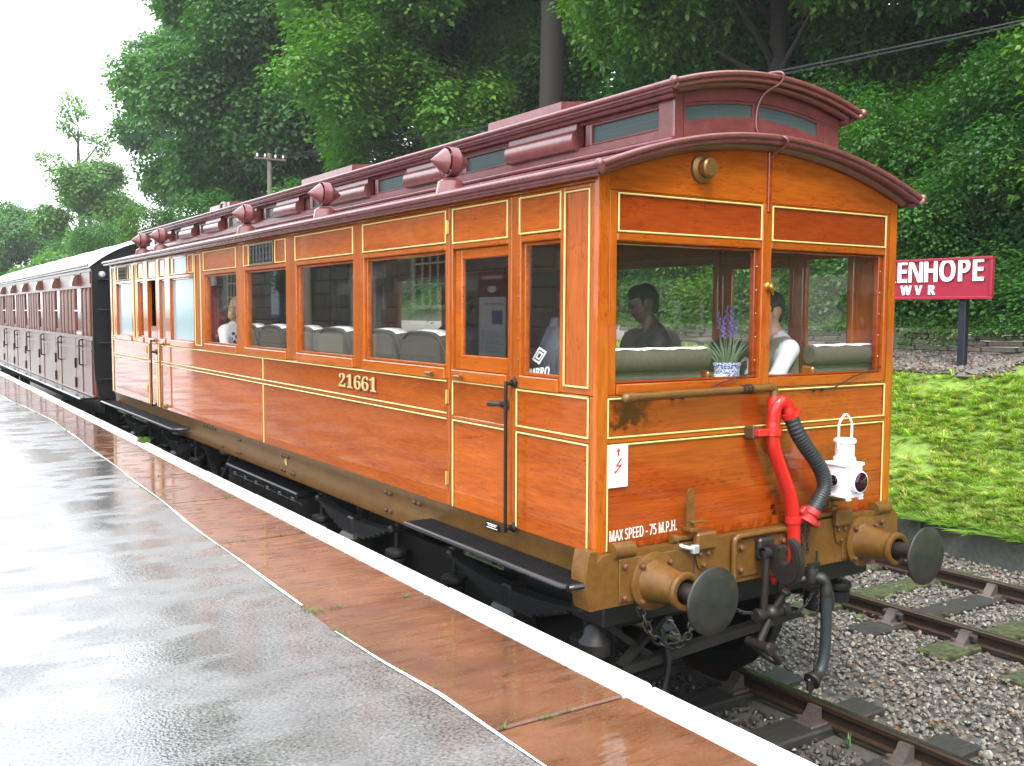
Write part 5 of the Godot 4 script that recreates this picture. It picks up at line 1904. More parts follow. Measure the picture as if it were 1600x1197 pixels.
	var hook := wpart(o, "draw_hook", hk, M.iron)
	var sh := Shape.new()
	sh.tube([Vector3(-0.105, 1.125, 0.15), Vector3(0.045, 1.125, 0.15)], 0.021, 10)
	for x in [-0.095, 0.035]:
		sh.tube([Vector3(x, 1.14, 0.15), Vector3(x, 1.10, 0.158), Vector3(x, 0.785, 0.145)], [0.028, 0.022, 0.022], 10)
		sh.lathe([Vector2(0.036, -0.022), Vector2(0.036, 0.022), Vector2(0.0, 0.024)], along(Vector3(x, 1.125, 0.15), Vector3.RIGHT), 12)
	part(hook, "shackle", sh, M.iron)
	var tr := Shape.new()
	tr.tube([Vector3(-0.135, 0.77, 0.145), Vector3(0.075, 0.77, 0.145)], 0.030, 12)
	for x in [-0.135, 0.075]:
		tr.lathe([Vector2(0, -0.03), Vector2(0.036, -0.026), Vector2(0.042, 0), Vector2(0.036, 0.026), Vector2(0, 0.03)], along(Vector3(x, 0.77, 0.145), Vector3.RIGHT), 12)
	tr.ball(Vector3(-0.03, 0.77, 0.145), 0.048)
	tr.tube([Vector3(-0.02, 0.78, 0.15), Vector3(0.025, 0.885, 0.19)], 0.022, 8)
	tr.lathe([Vector2(0.03, 0), Vector2(0.036, 0.016), Vector2(0.03, 0.03), Vector2(0, 0.032)], along(Vector3(0.023, 0.88, 0.188), Vector3(0.045, 0.12, 0.05)), 10)
	part(hook, "trunnion", tr, M.iron)
	var scw := Shape.new()
	scw.tube([Vector3(-0.03, 0.77, 0.145), Vector3(-0.11, 0.615, 0.14)], 0.024, 10)
	part(hook, "screw", scw, M.iron)
	var dl := Shape.new()
	dl.tube([Vector3(-0.125, 0.595, 0.06), Vector3(-0.125, 0.595, 0.22)], 0.030, 12)
	dl.lathe([Vector2(0.034, 0), Vector2(0.040, 0.012), Vector2(0.034, 0.03), Vector2(0.018, 0.034), Vector2(0, 0.034)], along(Vector3(-0.125, 0.595, 0.215), Vector3.BACK), 12)
	dl.tube(curve([Vector3(-0.125, 0.595, 0.20), Vector3(-0.06, 0.535, 0.20), Vector3(0.0, 0.485, 0.185), Vector3(0.03, 0.465, 0.14), Vector3(0.0, 0.485, 0.095), Vector3(-0.06, 0.535, 0.08), Vector3(-0.125, 0.595, 0.08)], 5), 0.019, 8)
	part(hook, "end_link", dl, M.iron)
	# safety chain of separate links, swinging from under the left buffer
	var anchor := Shape.new()
	anchor.tube([Vector3(-0.93, 0.955, 0.03), Vector3(-0.93, 0.91, 0.045)], 0.018, 8)
	var chain := wpart(o, "safety_chain", anchor, M.iron)
	var link := Shape.new()
	link.torus(Vector3.ZERO, Basis.IDENTITY, 0.0185, 0.0075, 0.0135, 14, 6)
	var lm := link.mesh()
	var run := curve([Vector3(-0.93, 0.90, 0.05), Vector3(-0.90, 0.80, 0.08), Vector3(-0.84, 0.73, 0.10), Vector3(-0.74, 0.695, 0.12), Vector3(-0.63, 0.72, 0.09), Vector3(-0.53, 0.77, 0.02), Vector3(-0.46, 0.86, -0.06)], 12)
	var gone := 0.0
	var next := 0.0
	var n := 0
	for k in run.size() - 1:
		gone += run[k].distance_to(run[k + 1])
		if gone >= next:
			var d: Vector3 = (run[k + 1] - run[k]).normalized()
			var f := along(run[k], d)
			f.basis = f.basis * Basis(Vector3.UP, PI / 2 * (n % 2) + 0.4)
			part(chain, "chain_link", lm, M.iron, "", f)
			next += 0.049
			n += 1
	# small loose chains between the coupling and the hoses
	for e in [[Vector3(0.06, 0.77, 0.14), Vector3(0.20, 0.74, 0.15), Vector3(0.36, 0.86, 0.14)], [Vector3(-0.32, 0.86, 0.06), Vector3(-0.22, 0.79, 0.10), Vector3(-0.12, 0.78, 0.13)]]:
		var cs := Shape.new()
		var path := curve(e, 10)
		for k in path.size() - 1:
			var f := along(path[k], path[k + 1] - path[k])
			cs.torus(path[k], f.basis * Basis(Vector3.UP, PI / 2 * (k % 2)), 0.009, 0.0038, 0.007, 8, 4)
		wpart(o, "thin_chain", cs, M.iron).set_meta("kind", "stuff")
	# brown pipe under the windows, down to the red vacuum stand pipe
	var bp := Shape.new()
	bp.tube([Vector3(-1.07, 2.052, 0.075), Vector3(-0.25, 2.064, 0.075), Vector3(-0.01, 2.068, 0.075)], 0.022, 10)
	bp.ball(Vector3(-1.07, 2.052, 0.075), 0.028)
	bp.tube([Vector3(-1.07, 2.052, 0.075), Vector3(-1.02, 2.053, 0.075)], 0.028, 10)
	bp.tube(curve([Vector3(-0.02, 2.068, 0.075), Vector3(0.018, 2.062, 0.076), Vector3(0.025, 2.035, 0.078), Vector3(0.022, 1.99, 0.082)], 4), 0.025, 10)
	var bpipe := wpart(o, "brown_pipe", bp, M.ochre)
	var tape := Shape.new()
	for k in 3:
		tape.lathe([Vector2(0.026, -0.011), Vector2(0.028, 0), Vector2(0.026, 0.011)], along(Vector3(-0.23 + 0.03 * k, 2.064, 0.075), Vector3.RIGHT), 10)
	part(bpipe, "taped_joint", tape, M.iron)
	var rp := Shape.new()
	rp.tube(curve([Vector3(0.020, 1.985, 0.085), Vector3(0.012, 1.91, 0.09), Vector3(0.006, 1.81, 0.095), Vector3(0.025, 1.70, 0.095), Vector3(0.090, 1.56, 0.097), Vector3(0.155, 1.43, 0.10), Vector3(0.184, 1.31, 0.10), Vector3(0.195, 1.19, 0.10), Vector3(0.198, 1.05, 0.10), Vector3(0.190, 0.96, 0.09), Vector3(0.165, 0.925, 0.06), Vector3(0.14, 0.91, 0.0)], 5), 0.040, 14)
	rp.lathe([Vector2(0.034, -0.03), Vector2(0.036, 0.03), Vector2(0.030, 0.05)], Transform3D(Basis.IDENTITY, Vector3(0.02, 1.965, 0.085)), 12)
	rp.tube(curve([Vector3(0.008, 1.87, 0.095), Vector3(0.012, 1.945, 0.10), Vector3(0.045, 1.983, 0.11), Vector3(0.085, 1.962, 0.12), Vector3(0.102, 1.915, 0.13)], 5), 0.040, 14)
	var vac := wpart(o, "vacuum_stand_pipe", rp, M.red)
	var cl := Shape.new()
	for y in [1.81, 1.28]:
		var x := 0.007 if y > 1.5 else 0.190
		cl.lathe([Vector2(0.041, -0.022), Vector2(0.050, -0.018), Vector2(0.050, 0.018), Vector2(0.041, 0.022)], Transform3D(Basis.IDENTITY, Vector3(x, y, 0.095 if y > 1.5 else 0.10)), 14)
	cl.span(Vector3(-0.125, 1.79, 0.065), Vector3(-0.02, 1.832, 0.11), 0.005)
	cl.lathe([Vector2(0.046, -0.02), Vector2(0.053, -0.016), Vector2(0.053, 0.016), Vector2(0.046, 0.02)], along(Vector3(0.102, 1.91, 0.13), Vector3(0.4, -1, 0.1)), 14)
	cl.box(Vector3(0.155, 1.93, 0.135), Vector3(0.07, 0.02, 0.025), 0.004)
	part(vac, "clamp", cl, M.red)
	var blk := Shape.new()
	blk.span(Vector3(-0.135, 1.775, 0.0), Vector3(-0.075, 1.845, 0.075), 0.006)
	part(vac, "clamp_block", blk, M.rust)
	# ribbed rubber hose
	var path := curve([Vector3(0.105, 1.905, 0.13), Vector3(0.155, 1.80, 0.145), Vector3(0.225, 1.715, 0.15), Vector3(0.310, 1.63, 0.15), Vector3(0.375, 1.545, 0.15), Vector3(0.398, 1.465, 0.15), Vector3(0.358, 1.385, 0.145), Vector3(0.305, 1.32, 0.14)], 16)
	var radii := []
	for k in path.size():
		radii.append(0.0385 if k % 3 == 0 else 0.046)
	var hs2 := Shape.new()
	hs2.tube(path, radii, 16)
	part(vac, "ribbed_hose", hs2, M.rubber)
	var en := Shape.new()
	var ed := Vector3(-0.035, -0.055, -0.01).normalized()
	en.lathe([Vector2(0.052, -0.015), Vector2(0.054, 0.02), Vector2(0.045, 0.03), Vector2(0.06, 0.05), Vector2(0.068, 0.06), Vector2(0.068, 0.075), Vector2(0, 0.08)], along(Vector3(0.305, 1.325, 0.14), ed), 14)
	en.box(Vector3(0.232, 1.33, 0.14), Vector3(0.05, 0.05, 0.03), 0.006, Basis(Vector3(0, 0, 1), 0.7))
	en.box(Vector3(0.325, 1.26, 0.14), Vector3(0.10, 0.035, 0.03), 0.006, Basis(Vector3(0, 0, 1), -0.6))
	en.tube([Vector3(0.190, 1.28, 0.10), Vector3(0.265, 1.275, 0.135)], 0.016, 8)
	part(vac, "dummy_coupling", en, M.red_old)
	var c3 := Shape.new()
	for j in 2:
		for k in 10:
			c3.torus(Vector3(0.25 + 0.045 * j + 0.01 * sin(k), 1.25 - 0.019 * k, 0.12), Basis(Vector3.UP, PI / 2 * (k % 2) + 0.5), 0.009, 0.0035, 0.006, 8, 4)
	part(vac, "retaining_chain", c3, M.iron).set_meta("kind", "stuff")
	# steam heating cock and its hanging hose
	var sv := Shape.new()
	sv.tube([Vector3(0.14, 0.90, 0.02), Vector3(0.24, 0.91, 0.10), Vector3(0.30, 0.93, 0.15)], 0.028, 10)
	sv.lathe([Vector2(0.05, -0.04), Vector2(0.056, 0), Vector2(0.05, 0.05), Vector2(0.03, 0.06), Vector2(0.03, 0.085), Vector2(0, 0.09)], Transform3D(Basis.IDENTITY, Vector3(0.30, 0.935, 0.15)).scaled_local(Vector3(0.85, 0.85, 0.85)), 12)
	sv.tube([Vector3(0.26, 0.985, 0.15), Vector3(0.42, 0.985, 0.10)], 0.015, 8)
	sv.tube([Vector3(0.41, 0.95, 0.10), Vector3(0.42, 1.06, 0.09)], 0.009, 6)
	sv.tube(curve([Vector3(0.30, 0.93, 0.15), Vector3(0.335, 0.925, 0.20), Vector3(0.348, 0.89, 0.218), Vector3(0.350, 0.83, 0.22)], 4), [0.034, 0.034, 0.038, 0.041, 0.041, 0.038, 0.036, 0.034, 0.034, 0.037, 0.039, 0.039, 0.039], 12)
	sv.lathe([Vector2(0.09, -0.06), Vector2(0.095, 0.0), Vector2(0.085, 0.05), Vector2(0.05, 0.055)], Transform3D(Basis.IDENTITY, Vector3(0.46, 0.76, 0.08)), 16)
	var steam := wpart(o, "steam_cock", sv, M.underframe)
	var sh2 := Shape.new()
	sh2.tube(curve([Vector3(0.350, 0.84, 0.22), Vector3(0.354, 0.72, 0.222), Vector3(0.352, 0.58, 0.225), Vector3(0.335, 0.46, 0.23), Vector3(0.295, 0.385, 0.235), Vector3(0.235, 0.352, 0.24)], 6), 0.033, 14)
	part(steam, "hanging_hose", sh2, M.hose_grey)
	var cup := Shape.new()
	cup.lathe([Vector2(0.042, -0.05), Vector2(0.046, 0.0), Vector2(0.062, 0.02), Vector2(0.062, 0.04), Vector2(0, 0.045)], along(Vector3(0.245, 0.357, 0.24), Vector3(-1, -0.45, 0.1)).scaled_local(Vector3(0.85, 0.85, 0.85)), 14)
	cup.box(Vector3(0.208, 0.325, 0.24), Vector3(0.05, 0.08, 0.03), 0.008)
	cup.tube([Vector3(0.208, 0.31, 0.24), Vector3(0.208, 0.255, 0.245)], 0.010, 6)
	part(steam, "hose_claw", cup, M.iron)
	var c4 := Shape.new()
	for k in 26:
		c4.torus(Vector3(0.295 - 0.002 * k, 0.86 - 0.020 * k, 0.21 + 0.001 * k), Basis(Vector3.UP, PI / 2 * (k % 2)), 0.008, 0.003, 0.005, 6, 4)
	part(steam, "retaining_chain", c4, M.iron).set_meta("kind", "stuff")
	# two bogies
	for zc in [-2.18, -10.05]:
		bogie(zc)
	# battery box between them, with its lid straps
	var bb := Shape.new()
	bb.span(Vector3(-1.14, 0.42, -6.55), Vector3(-0.55, 0.80, -4.48), 0.01)
	var box := wpart(o, "battery_box", bb, M.underframe)
	var lid := Shape.new()
	lid.span(Vector3(-1.165, 0.80, -6.58), Vector3(-0.54, 0.848, -4.45), 0.012)
	part(box, "lid", lid, M.black)
	for k in 6:
		var z := -6.35 + 0.34 * k
		part(box, "door_panel", span_shape(Vector3(-1.152, 0.50, z), Vector3(-1.139, 0.765, z + 0.30), 0.004), M.black)
		var hg := Shape.new()
		hg.tube([Vector3(-1.168, 0.79, z + 0.1), Vector3(-1.168, 0.79, z + 0.17)], 0.012, 6)
		part(box, "hinge", hg, M.iron)
	var misc := Shape.new()
	for z in [-6.45, -4.6]:
		misc.bar(Vector3(-0.9, 0.85, z), Vector3(-0.9, 1.0, z), 0.06, 0.02, Vector3.RIGHT)
	misc.bar(Vector3(-1.0, 0.95, -6.75), Vector3(-1.0, 0.45, -7.4), 0.05, 0.05)
	misc.bar(Vector3(-1.0, 0.95, -8.0), Vector3(-1.0, 0.45, -7.4), 0.05, 0.05)
	misc.bar(Vector3(-1.0, 0.45, -7.4), Vector3(-1.0, 0.45, -5.0), 0.04, 0.04)
	misc.tube([Vector3(-0.3, 0.85, -0.5), Vector3(-0.3, 0.85, -12.0)], 0.03, 8)
	misc.lathe([Vector2(0, -0.7), Vector2(0.2, -0.65), Vector2(0.23, -0.55), Vector2(0.23, 0.55), Vector2(0.2, 0.65), Vector2(0, 0.7)], along(Vector3(0.2, 0.72, -5.6), Vector3.BACK), 16)
	wpart(o, "trussing", misc, M.underframe)
	# low gear seen under the headstock
	var low := Shape.new()
	low.bar(Vector3(-1.0, 0.52, -0.12), Vector3(0.5, 0.62, -0.12), 0.07, 0.05)
	low.bar(Vector3(-1.02, 0.80, -0.2), Vector3(-0.62, 0.50, -0.15), 0.05, 0.035)
	low.bar(Vector3(-0.95, 0.55, -0.1), Vector3(-0.55, 0.74, -0.2), 0.05, 0.035)
	low.tube(curve([Vector3(-0.66, 0.72, -0.1), Vector3(-0.63, 0.55, -0.06), Vector3(-0.66, 0.38, -0.06), Vector3(-0.71, 0.30, -0.05)], 4), 0.018, 6)
	low.span(Vector3(-1.1, 0.80, -0.35), Vector3(1.1, 0.95, -0.06), 0.01)
	low.tube([Vector3(-0.9, 0.72, -0.3), Vector3(0.9, 0.72, -0.3)], 0.03, 8)
	low.lathe([Vector2(0.075, -0.08), Vector2(0.09, -0.06), Vector2(0.09, 0.0), Vector2(0.07, 0.02), Vector2(0.05, 0.08), Vector2(0.03, 0.10), Vector2(0, 0.10)], Transform3D(Basis.IDENTITY, Vector3(-1.08, 0.70, -0.16)), 14)
	wpart(o, "brake_gear", low, M.underframe)


func bogie(zc: float) -> void:
	var o := saloon
	for sx in [-1.0, 1.0]:
		var fr := Shape.new()
		fr.prism(PackedVector2Array([Vector2(-1.75, 0.60), Vector2(-1.4, 0.50), Vector2(-0.9, 0.50), Vector2(-0.6, 0.34), Vector2(0.6, 0.34), Vector2(0.9, 0.50), Vector2(1.4, 0.50), Vector2(1.75, 0.60), Vector2(1.75, 0.74), Vector2(0.7, 0.74), Vector2(0.55, 0.80), Vector2(-0.55, 0.80), Vector2(-0.7, 0.74), Vector2(-1.75, 0.74)]), 0.03, Transform3D(Basis(Vector3(0, 0, 1), Vector3(0, 1, 0), Vector3(-1, 0, 0)), Vector3(sx * 0.93 + 0.015, 0, zc)))
		var f := wpart(o, "bogie_frame", fr, M.underframe)
		for sz in [-1.18, 1.18]:
			var z: float = zc + sz
			# laminated spring
			for k in 6:
				var half := 0.72 - 0.09 * k
				var leaf := Shape.new()
				var p := PackedVector2Array()
				for j in 9:
					var t := lerpf(-half, half, j / 8.0)
					p.append(Vector2(t, 0.80 - 0.0205 * k + 0.055 * (t / 0.72) ** 2))
				for j in 9:
					var t := lerpf(half, -half, j / 8.0)
					p.append(Vector2(t, 0.7815 - 0.0205 * k + 0.055 * (t / 0.72) ** 2))
				leaf.prism(p, 0.10, Transform3D(Basis(Vector3(0, 0, 1), Vector3(0, 1, 0), Vector3(-1, 0, 0)), Vector3(sx * 1.06 + 0.05, 0, z)))
				part(f, "spring_leaf", leaf, M.spring)
			var bk := Shape.new()
			bk.box(Vector3(sx * 1.06, 0.745, z), Vector3(0.125, 0.16, 0.11), 0.012)
			bk.box(Vector3(sx * 1.06, 0.56, z), Vector3(0.22, 0.27, 0.27), 0.03)
			bk.lathe([Vector2(0.10, 0), Vector2(0.10, 0.03), Vector2(0.07, 0.04), Vector2(0, 0.045)], along(Vector3(sx * 1.17, 0.53, z), Vector3(sx, 0, 0)), 16)
			part(f, "axle_box", bk, M.underframe)
			for e in [-0.74, 0.74]:
				var hg := Shape.new()
				hg.tube([Vector3(sx * 1.06, 0.90, z + e), Vector3(sx * 1.06, 0.60, z + e)], 0.018, 8)
				hg.box(Vector3(sx * 1.06, 0.855, z + e * 0.985), Vector3(0.12, 0.055, 0.07), 0.015)
				hg.lathe([Vector2(0.02, -0.05), Vector2(0.085, -0.045), Vector2(0.09, -0.02), Vector2(0.085, 0.0), Vector2(0.03, 0.012)], Transform3D(Basis.IDENTITY, Vector3(sx * 1.06, 0.70, z + e)), 14)
				hg.lathe([Vector2(0.075, -0.13), Vector2(0.08, -0.06), Vector2(0.03, -0.05)], Transform3D(Basis.IDENTITY, Vector3(sx * 1.06, 0.70, z + e)), 14)
				part(f, "spring_hanger", hg, M.underframe)
	for sz in [-1.18, 1.18]:
		var w := Shape.new()
		for sx in [-1.0, 1.0]:
			w.lathe([Vector2(0.10, -0.09), Vector2(0.10, -0.03), Vector2(0.40, -0.02), Vector2(0.44, -0.065), Vector2(0.525, -0.065), Vector2(0.535, 0.04), Vector2(0.56, 0.055), Vector2(0.56, 0.07), Vector2(0.44, 0.07), Vector2(0.40, 0.02), Vector2(0.10, 0.03)], along(Vector3(sx * 0.755 - 0.02, 0.53, zc + sz), Vector3(-sx, 0, 0)), 36)
		w.tube([Vector3(-1.0, 0.53, zc + sz), Vector3(1.0, 0.53, zc + sz)], 0.075, 12)
		wpart(o, "wheel_set", w, M.underframe)


# ---------------------------------------------------------------- the second carriage
func build_second_coach() -> void:
	var z0 := -13.42
	var length := 17.6
	var hw := 1.28
	var o := thing("compartment_coach", "dark maroon wooden compartment coach with white roof and black end coupled behind the saloon", "carriage", Vector3(0, 0, z0 - length / 2))
	var body := wpart(o, "body", span_shape(Vector3(-hw + 0.03, 1.04, z0 - length), Vector3(hw - 0.03, 3.2, z0 - 0.03)), M.wood_dark)
	var roof_f := func(x: float) -> float: return 3.74 - 0.50 * pow(absf(x) / 1.33, 2.3)
	wpart(o, "roof", shell(1.33, roof_f, 0.05, z0 - length - 0.03, z0 + 0.05), M.roof_white)
	var gt := Shape.new()
	gt.tube([Vector3(-1.33, 3.235, z0 - length), Vector3(-1.33, 3.235, z0 + 0.04)], 0.02, 8)
	wpart(o, "gutter", gt, M.coach)
	# black end: arched board, curved lower edge, steps, pipes and lamp bracket
	var end := Shape.new()
	var poly := PackedVector2Array([Vector2(-1.20, 1.02), Vector2(1.20, 1.02), Vector2(1.265, 1.35), Vector2(hw, 1.7), Vector2(hw, 3.2)])
	for k in 13:
		var x := lerpf(hw, -hw, k / 12.0)
		poly.append(Vector2(x, roof_f.call(x) - 0.055))
	poly.append(Vector2(-hw, 1.7))
	poly.append(Vector2(-1.265, 1.35))
	end.prism(poly, 0.045, Transform3D(Basis.IDENTITY, Vector3(0, 0, z0 - 0.03)))
	var e := wpart(o, "end_wall", end, M.black)
	for y in [1.35, 1.95, 2.5, 3.0]:
		var st := Shape.new()
		st.tube([Vector3(-1.2, y, z0 + 0.05), Vector3(0.9, y, z0 + 0.05)], 0.012, 6)
		part(e, "hand_bar", st, M.iron)
	var lamp := Shape.new()
	lamp.lathe([Vector2(0.05, 0), Vector2(0.06, 0.03), Vector2(0.04, 0.07), Vector2(0, 0.08)], along(Vector3(-1.12, 3.08, z0 + 0.015), Vector3.BACK), 12)
	part(e, "lamp_bracket", lamp, M.zinc)
	for sx in [-1.0, 1.0]:
		var bs := Shape.new()
		bs.lathe([Vector2(0.13, 0), Vector2(0.10, 0.05), Vector2(0.08, 0.3), Vector2(0.045, 0.31), Vector2(0.045, 0.5), Vector2(0.17, 0.51), Vector2(0.17, 0.53), Vector2(0, 0.54)], along(Vector3(sx * 0.865, 1.06, z0 - 0.06), Vector3.BACK), 20)
		wpart(o, "buffer", bs, M.black)
	# connecting hoses between the carriages
	var hz := Shape.new()
	hz.tube(curve([Vector3(-0.2, 1.0, z0), Vector3(-0.22, 0.75, z0 + 0.35), Vector3(-0.2, 0.7, z0 + 0.6), Vector3(-0.2, 1.0, z0 + 1.1)], 5), 0.04, 8)
	wpart(o, "connecting_hose", hz, M.rubber)
	# platform side: stiles, panels, doors. One bay to each compartment.
	var x := -hw
	for r in [[1.04, 1.07], [1.985, 2.055], [2.87, 2.93], [3.13, 3.2]]:
		wpart(o, "rail", span_shape(Vector3(x - 0.004, r[0], z0 - length), Vector3(x + 0.05, r[1], z0 - 0.03), 0.004), M.coach)
	var pitch := 2.3
	for k in 7:
		var zc := z0 - 1.35 - pitch * k          # middle of the door
		if zc - 1.15 < z0 - length:
			break
		var d0 := zc + 0.31
		var d1 := zc - 0.31
		# lower panels and the door below the waist
		for p in [[zc + pitch * 0.5, d0 + 0.03], [d1 - 0.03, zc - pitch * 0.5]]:
			wpart(o, "panel", span_shape(Vector3(x + 0.006, 1.07, p[1]), Vector3(x + 0.04, 1.80, p[0])), M.coach)
			wpart(o, "panel", span_shape(Vector3(x + 0.008, 1.83, p[1]), Vector3(x + 0.04, 1.985, p[0])), M.coach)
			wpart(o, "rail", span_shape(Vector3(x - 0.003, 1.80, p[1]), Vector3(x + 0.04, 1.83, p[0]), 0.003), M.coach)
			wpart(o, "top_panel", span_shape(Vector3(x + 0.006, 2.93, p[1]), Vector3(x + 0.04, 3.13, p[0])), M.coach)
			var mid: float = (p[0] + p[1]) / 2
			for zz in [p[0] - 0.05, mid, p[1] + 0.05]:
				wpart(o, "stile", span_shape(Vector3(x - 0.004, 2.055, zz - 0.05), Vector3(x + 0.05, 2.87, zz + 0.05), 0.004), M.coach_warm)
			for q in [[p[0] - 0.10, mid + 0.05], [mid - 0.05, p[1] + 0.10]]:
				var fr := wpart(o, "quarter_light", span_shape(Vector3(x + 0.01, 2.06, q[1]), Vector3(x + 0.03, 2.86, q[0])), M.coach_warm)
				part(fr, "pane", span_shape(Vector3(x + 0.005, 2.11, q[1] + 0.05), Vector3(x + 0.0095, 2.81, q[0] - 0.05)), M.blind)
		for zz in [d0 + 0.015, d1 - 0.015]:
			wpart(o, "stile", span_shape(Vector3(x - 0.005, 1.07, zz - 0.014), Vector3(x + 0.05, 3.13, zz + 0.014), 0.003), M.coach)
		var door := wpart(o, "door", span_shape(Vector3(x - 0.001, 1.07, d1), Vector3(x + 0.04, 1.985, d0)), M.coach)
		var sash := Shape.new()
		sash.span(Vector3(x + 0.006, 2.06, d1), Vector3(x + 0.04, 2.87, d1 + 0.05), 0.004)
		sash.span(Vector3(x + 0.006, 2.06, d0 - 0.05), Vector3(x + 0.04, 2.87, d0), 0.004)
		sash.span(Vector3(x + 0.006, 2.06, d1 + 0.05), Vector3(x + 0.04, 2.13, d0 - 0.05), 0.004)
		part(door, "sash", sash, M.panel_deep0 if k == 0 else M.coach_warm)
		part(door, "pane", span_shape(Vector3(x + 0.02, 2.13, d1 + 0.05), Vector3(x + 0.028, 2.87, d0 - 0.05)), M.dark_glass)
		part(door, "white_strap", span_shape(Vector3(x - 0.012, 2.47, d1 + 0.02), Vector3(x + 0.004, 2.495, d0 - 0.02), 0.003), M.white)
		part(door, "top_panel", span_shape(Vector3(x + 0.004, 2.93, d1), Vector3(x + 0.04, 3.13, d0)), M.coach)
		# bonnet ventilator
		var bn := Shape.new()
		var bq := PackedVector2Array([Vector2(0, 2.915)])
		for j in 8:
			var a := PI / 2 * j / 7.0
			bq.append(Vector2(-0.11 * cos(a), 2.915 + 0.20 * sin(a)))
		bn.prism(bq, 0.26, Transform3D(Basis.IDENTITY, Vector3(x, 0, zc - 0.13)))
		part(door, "bonnet_ventilator", bn, M.coach_pale)
		# handles
		var hd := Shape.new()
		hd.tube(curve([Vector3(x, 1.99, d0 + 0.10), Vector3(x - 0.06, 1.97, d0 + 0.10), Vector3(x - 0.065, 1.90, d0 + 0.10), Vector3(x - 0.065, 1.62, d0 + 0.10), Vector3(x - 0.06, 1.56, d0 + 0.10), Vector3(x, 1.54, d0 + 0.10)], 3), 0.014, 6)
		hd.tube([Vector3(x - 0.045, 1.87, d0 - 0.05), Vector3(x - 0.05, 1.87, d0 - 0.20)], 0.016, 6)
		hd.tube([Vector3(x, 1.87, d0 - 0.05), Vector3(x - 0.05, 1.87, d0 - 0.05)], 0.012, 6)
		wpart(o, "commode_handle", hd, M.black)
		for hy in [1.2, 1.55]:
			var hi := Shape.new()
			hi.tube([Vector3(x - 0.014, hy - 0.09, d1 - 0.012), Vector3(x - 0.014, hy + 0.09, d1 - 0.012)], 0.016, 6)
			wpart(o, "hinge", hi, M.black)
		var vent := Shape.new()
		vent.lathe([Vector2(0.03, 0.0), Vector2(0.03, 0.04), Vector2(0.075, 0.05), Vector2(0.07, 0.075), Vector2(0.035, 0.10), Vector2(0, 0.105)], Transform3D(Basis.IDENTITY, Vector3(0.0, roof_f.call(0.0) - 0.01, zc)), 12)
		wpart(o, "roof_ventilator", vent, M.roof_white)
		var v2 := Shape.new()
		v2.span(Vector3(-0.9, roof_f.call(0.62) - 0.10, zc + 1.13), Vector3(0.9, roof_f.call(0.0) + 0.012, zc + 1.17), 0.004)
		wpart(o, "roof_strip", shell(1.32, func(xx): return roof_f.call(xx) + 0.012, 0.02, zc + 1.13, zc + 1.17), M.roof_white)
	# frame, footboard, bogies
	wpart(o, "sole_bar", span_shape(Vector3(-1.2, 0.78, z0 - length), Vector3(-1.12, 1.03, z0 - 0.02), 0.006), M.black)
	wpart(o, "sole_bar", span_shape(Vector3(1.12, 0.78, z0 - length), Vector3(1.2, 1.03, z0 - 0.02), 0.006), M.black)
	var fb := Shape.new()
	fb.span(Vector3(-1.48, 1.0, z0 - length + 0.1), Vector3(-1.2, 1.035, z0 - 0.15), 0.01)
	wpart(o, "footboard", fb, M.black_wet)
	for zc in [z0 - 2.9, z0 - length + 2.9]:
		for sx in [-1.0, 1.0]:
			var bg := Shape.new()
			bg.span(Vector3(sx * 1.05 - 0.02, 0.45, zc - 1.7), Vector3(sx * 1.05 + 0.02, 0.75, zc + 1.7), 0.01)
			var frame := wpart(o, "bogie_frame", bg, M.underframe)
			for sz in [-1.2, 1.2]:
				var ab := Shape.new()
				ab.box(Vector3(sx * 1.1, 0.55, zc + sz), Vector3(0.2, 0.26, 0.26), 0.03)
				part(frame, "axle_box", ab, M.underframe)
				var wh := Shape.new()
				wh.lathe([Vector2(0.1, -0.07), Vector2(0.5, -0.07), Vector2(0.52, 0.05), Vector2(0.55, 0.06), Vector2(0.1, 0.07)], along(Vector3(sx * 0.755, 0.53, zc + sz), Vector3(-sx, 0, 0)), 28)
				wpart(o, "wheel", wh, M.underframe)


# ---------------------------------------------------------------- inside the saloon
func rounded_back(w: float, h: float, crown_h: float) -> PackedVector2Array:
	var p := PackedVector2Array([Vector2(-w / 2, 0), Vector2(w / 2, 0)])
	for k in 13:
		var a := PI * k / 12.0
		var sx := signf(cos(a)) * pow(absf(cos(a)), 0.55)
		var sy := pow(absf(sin(a)), 0.75)
		p.append(Vector2(w / 2 * sx, h - crown_h + crown_h * sy))
	return p


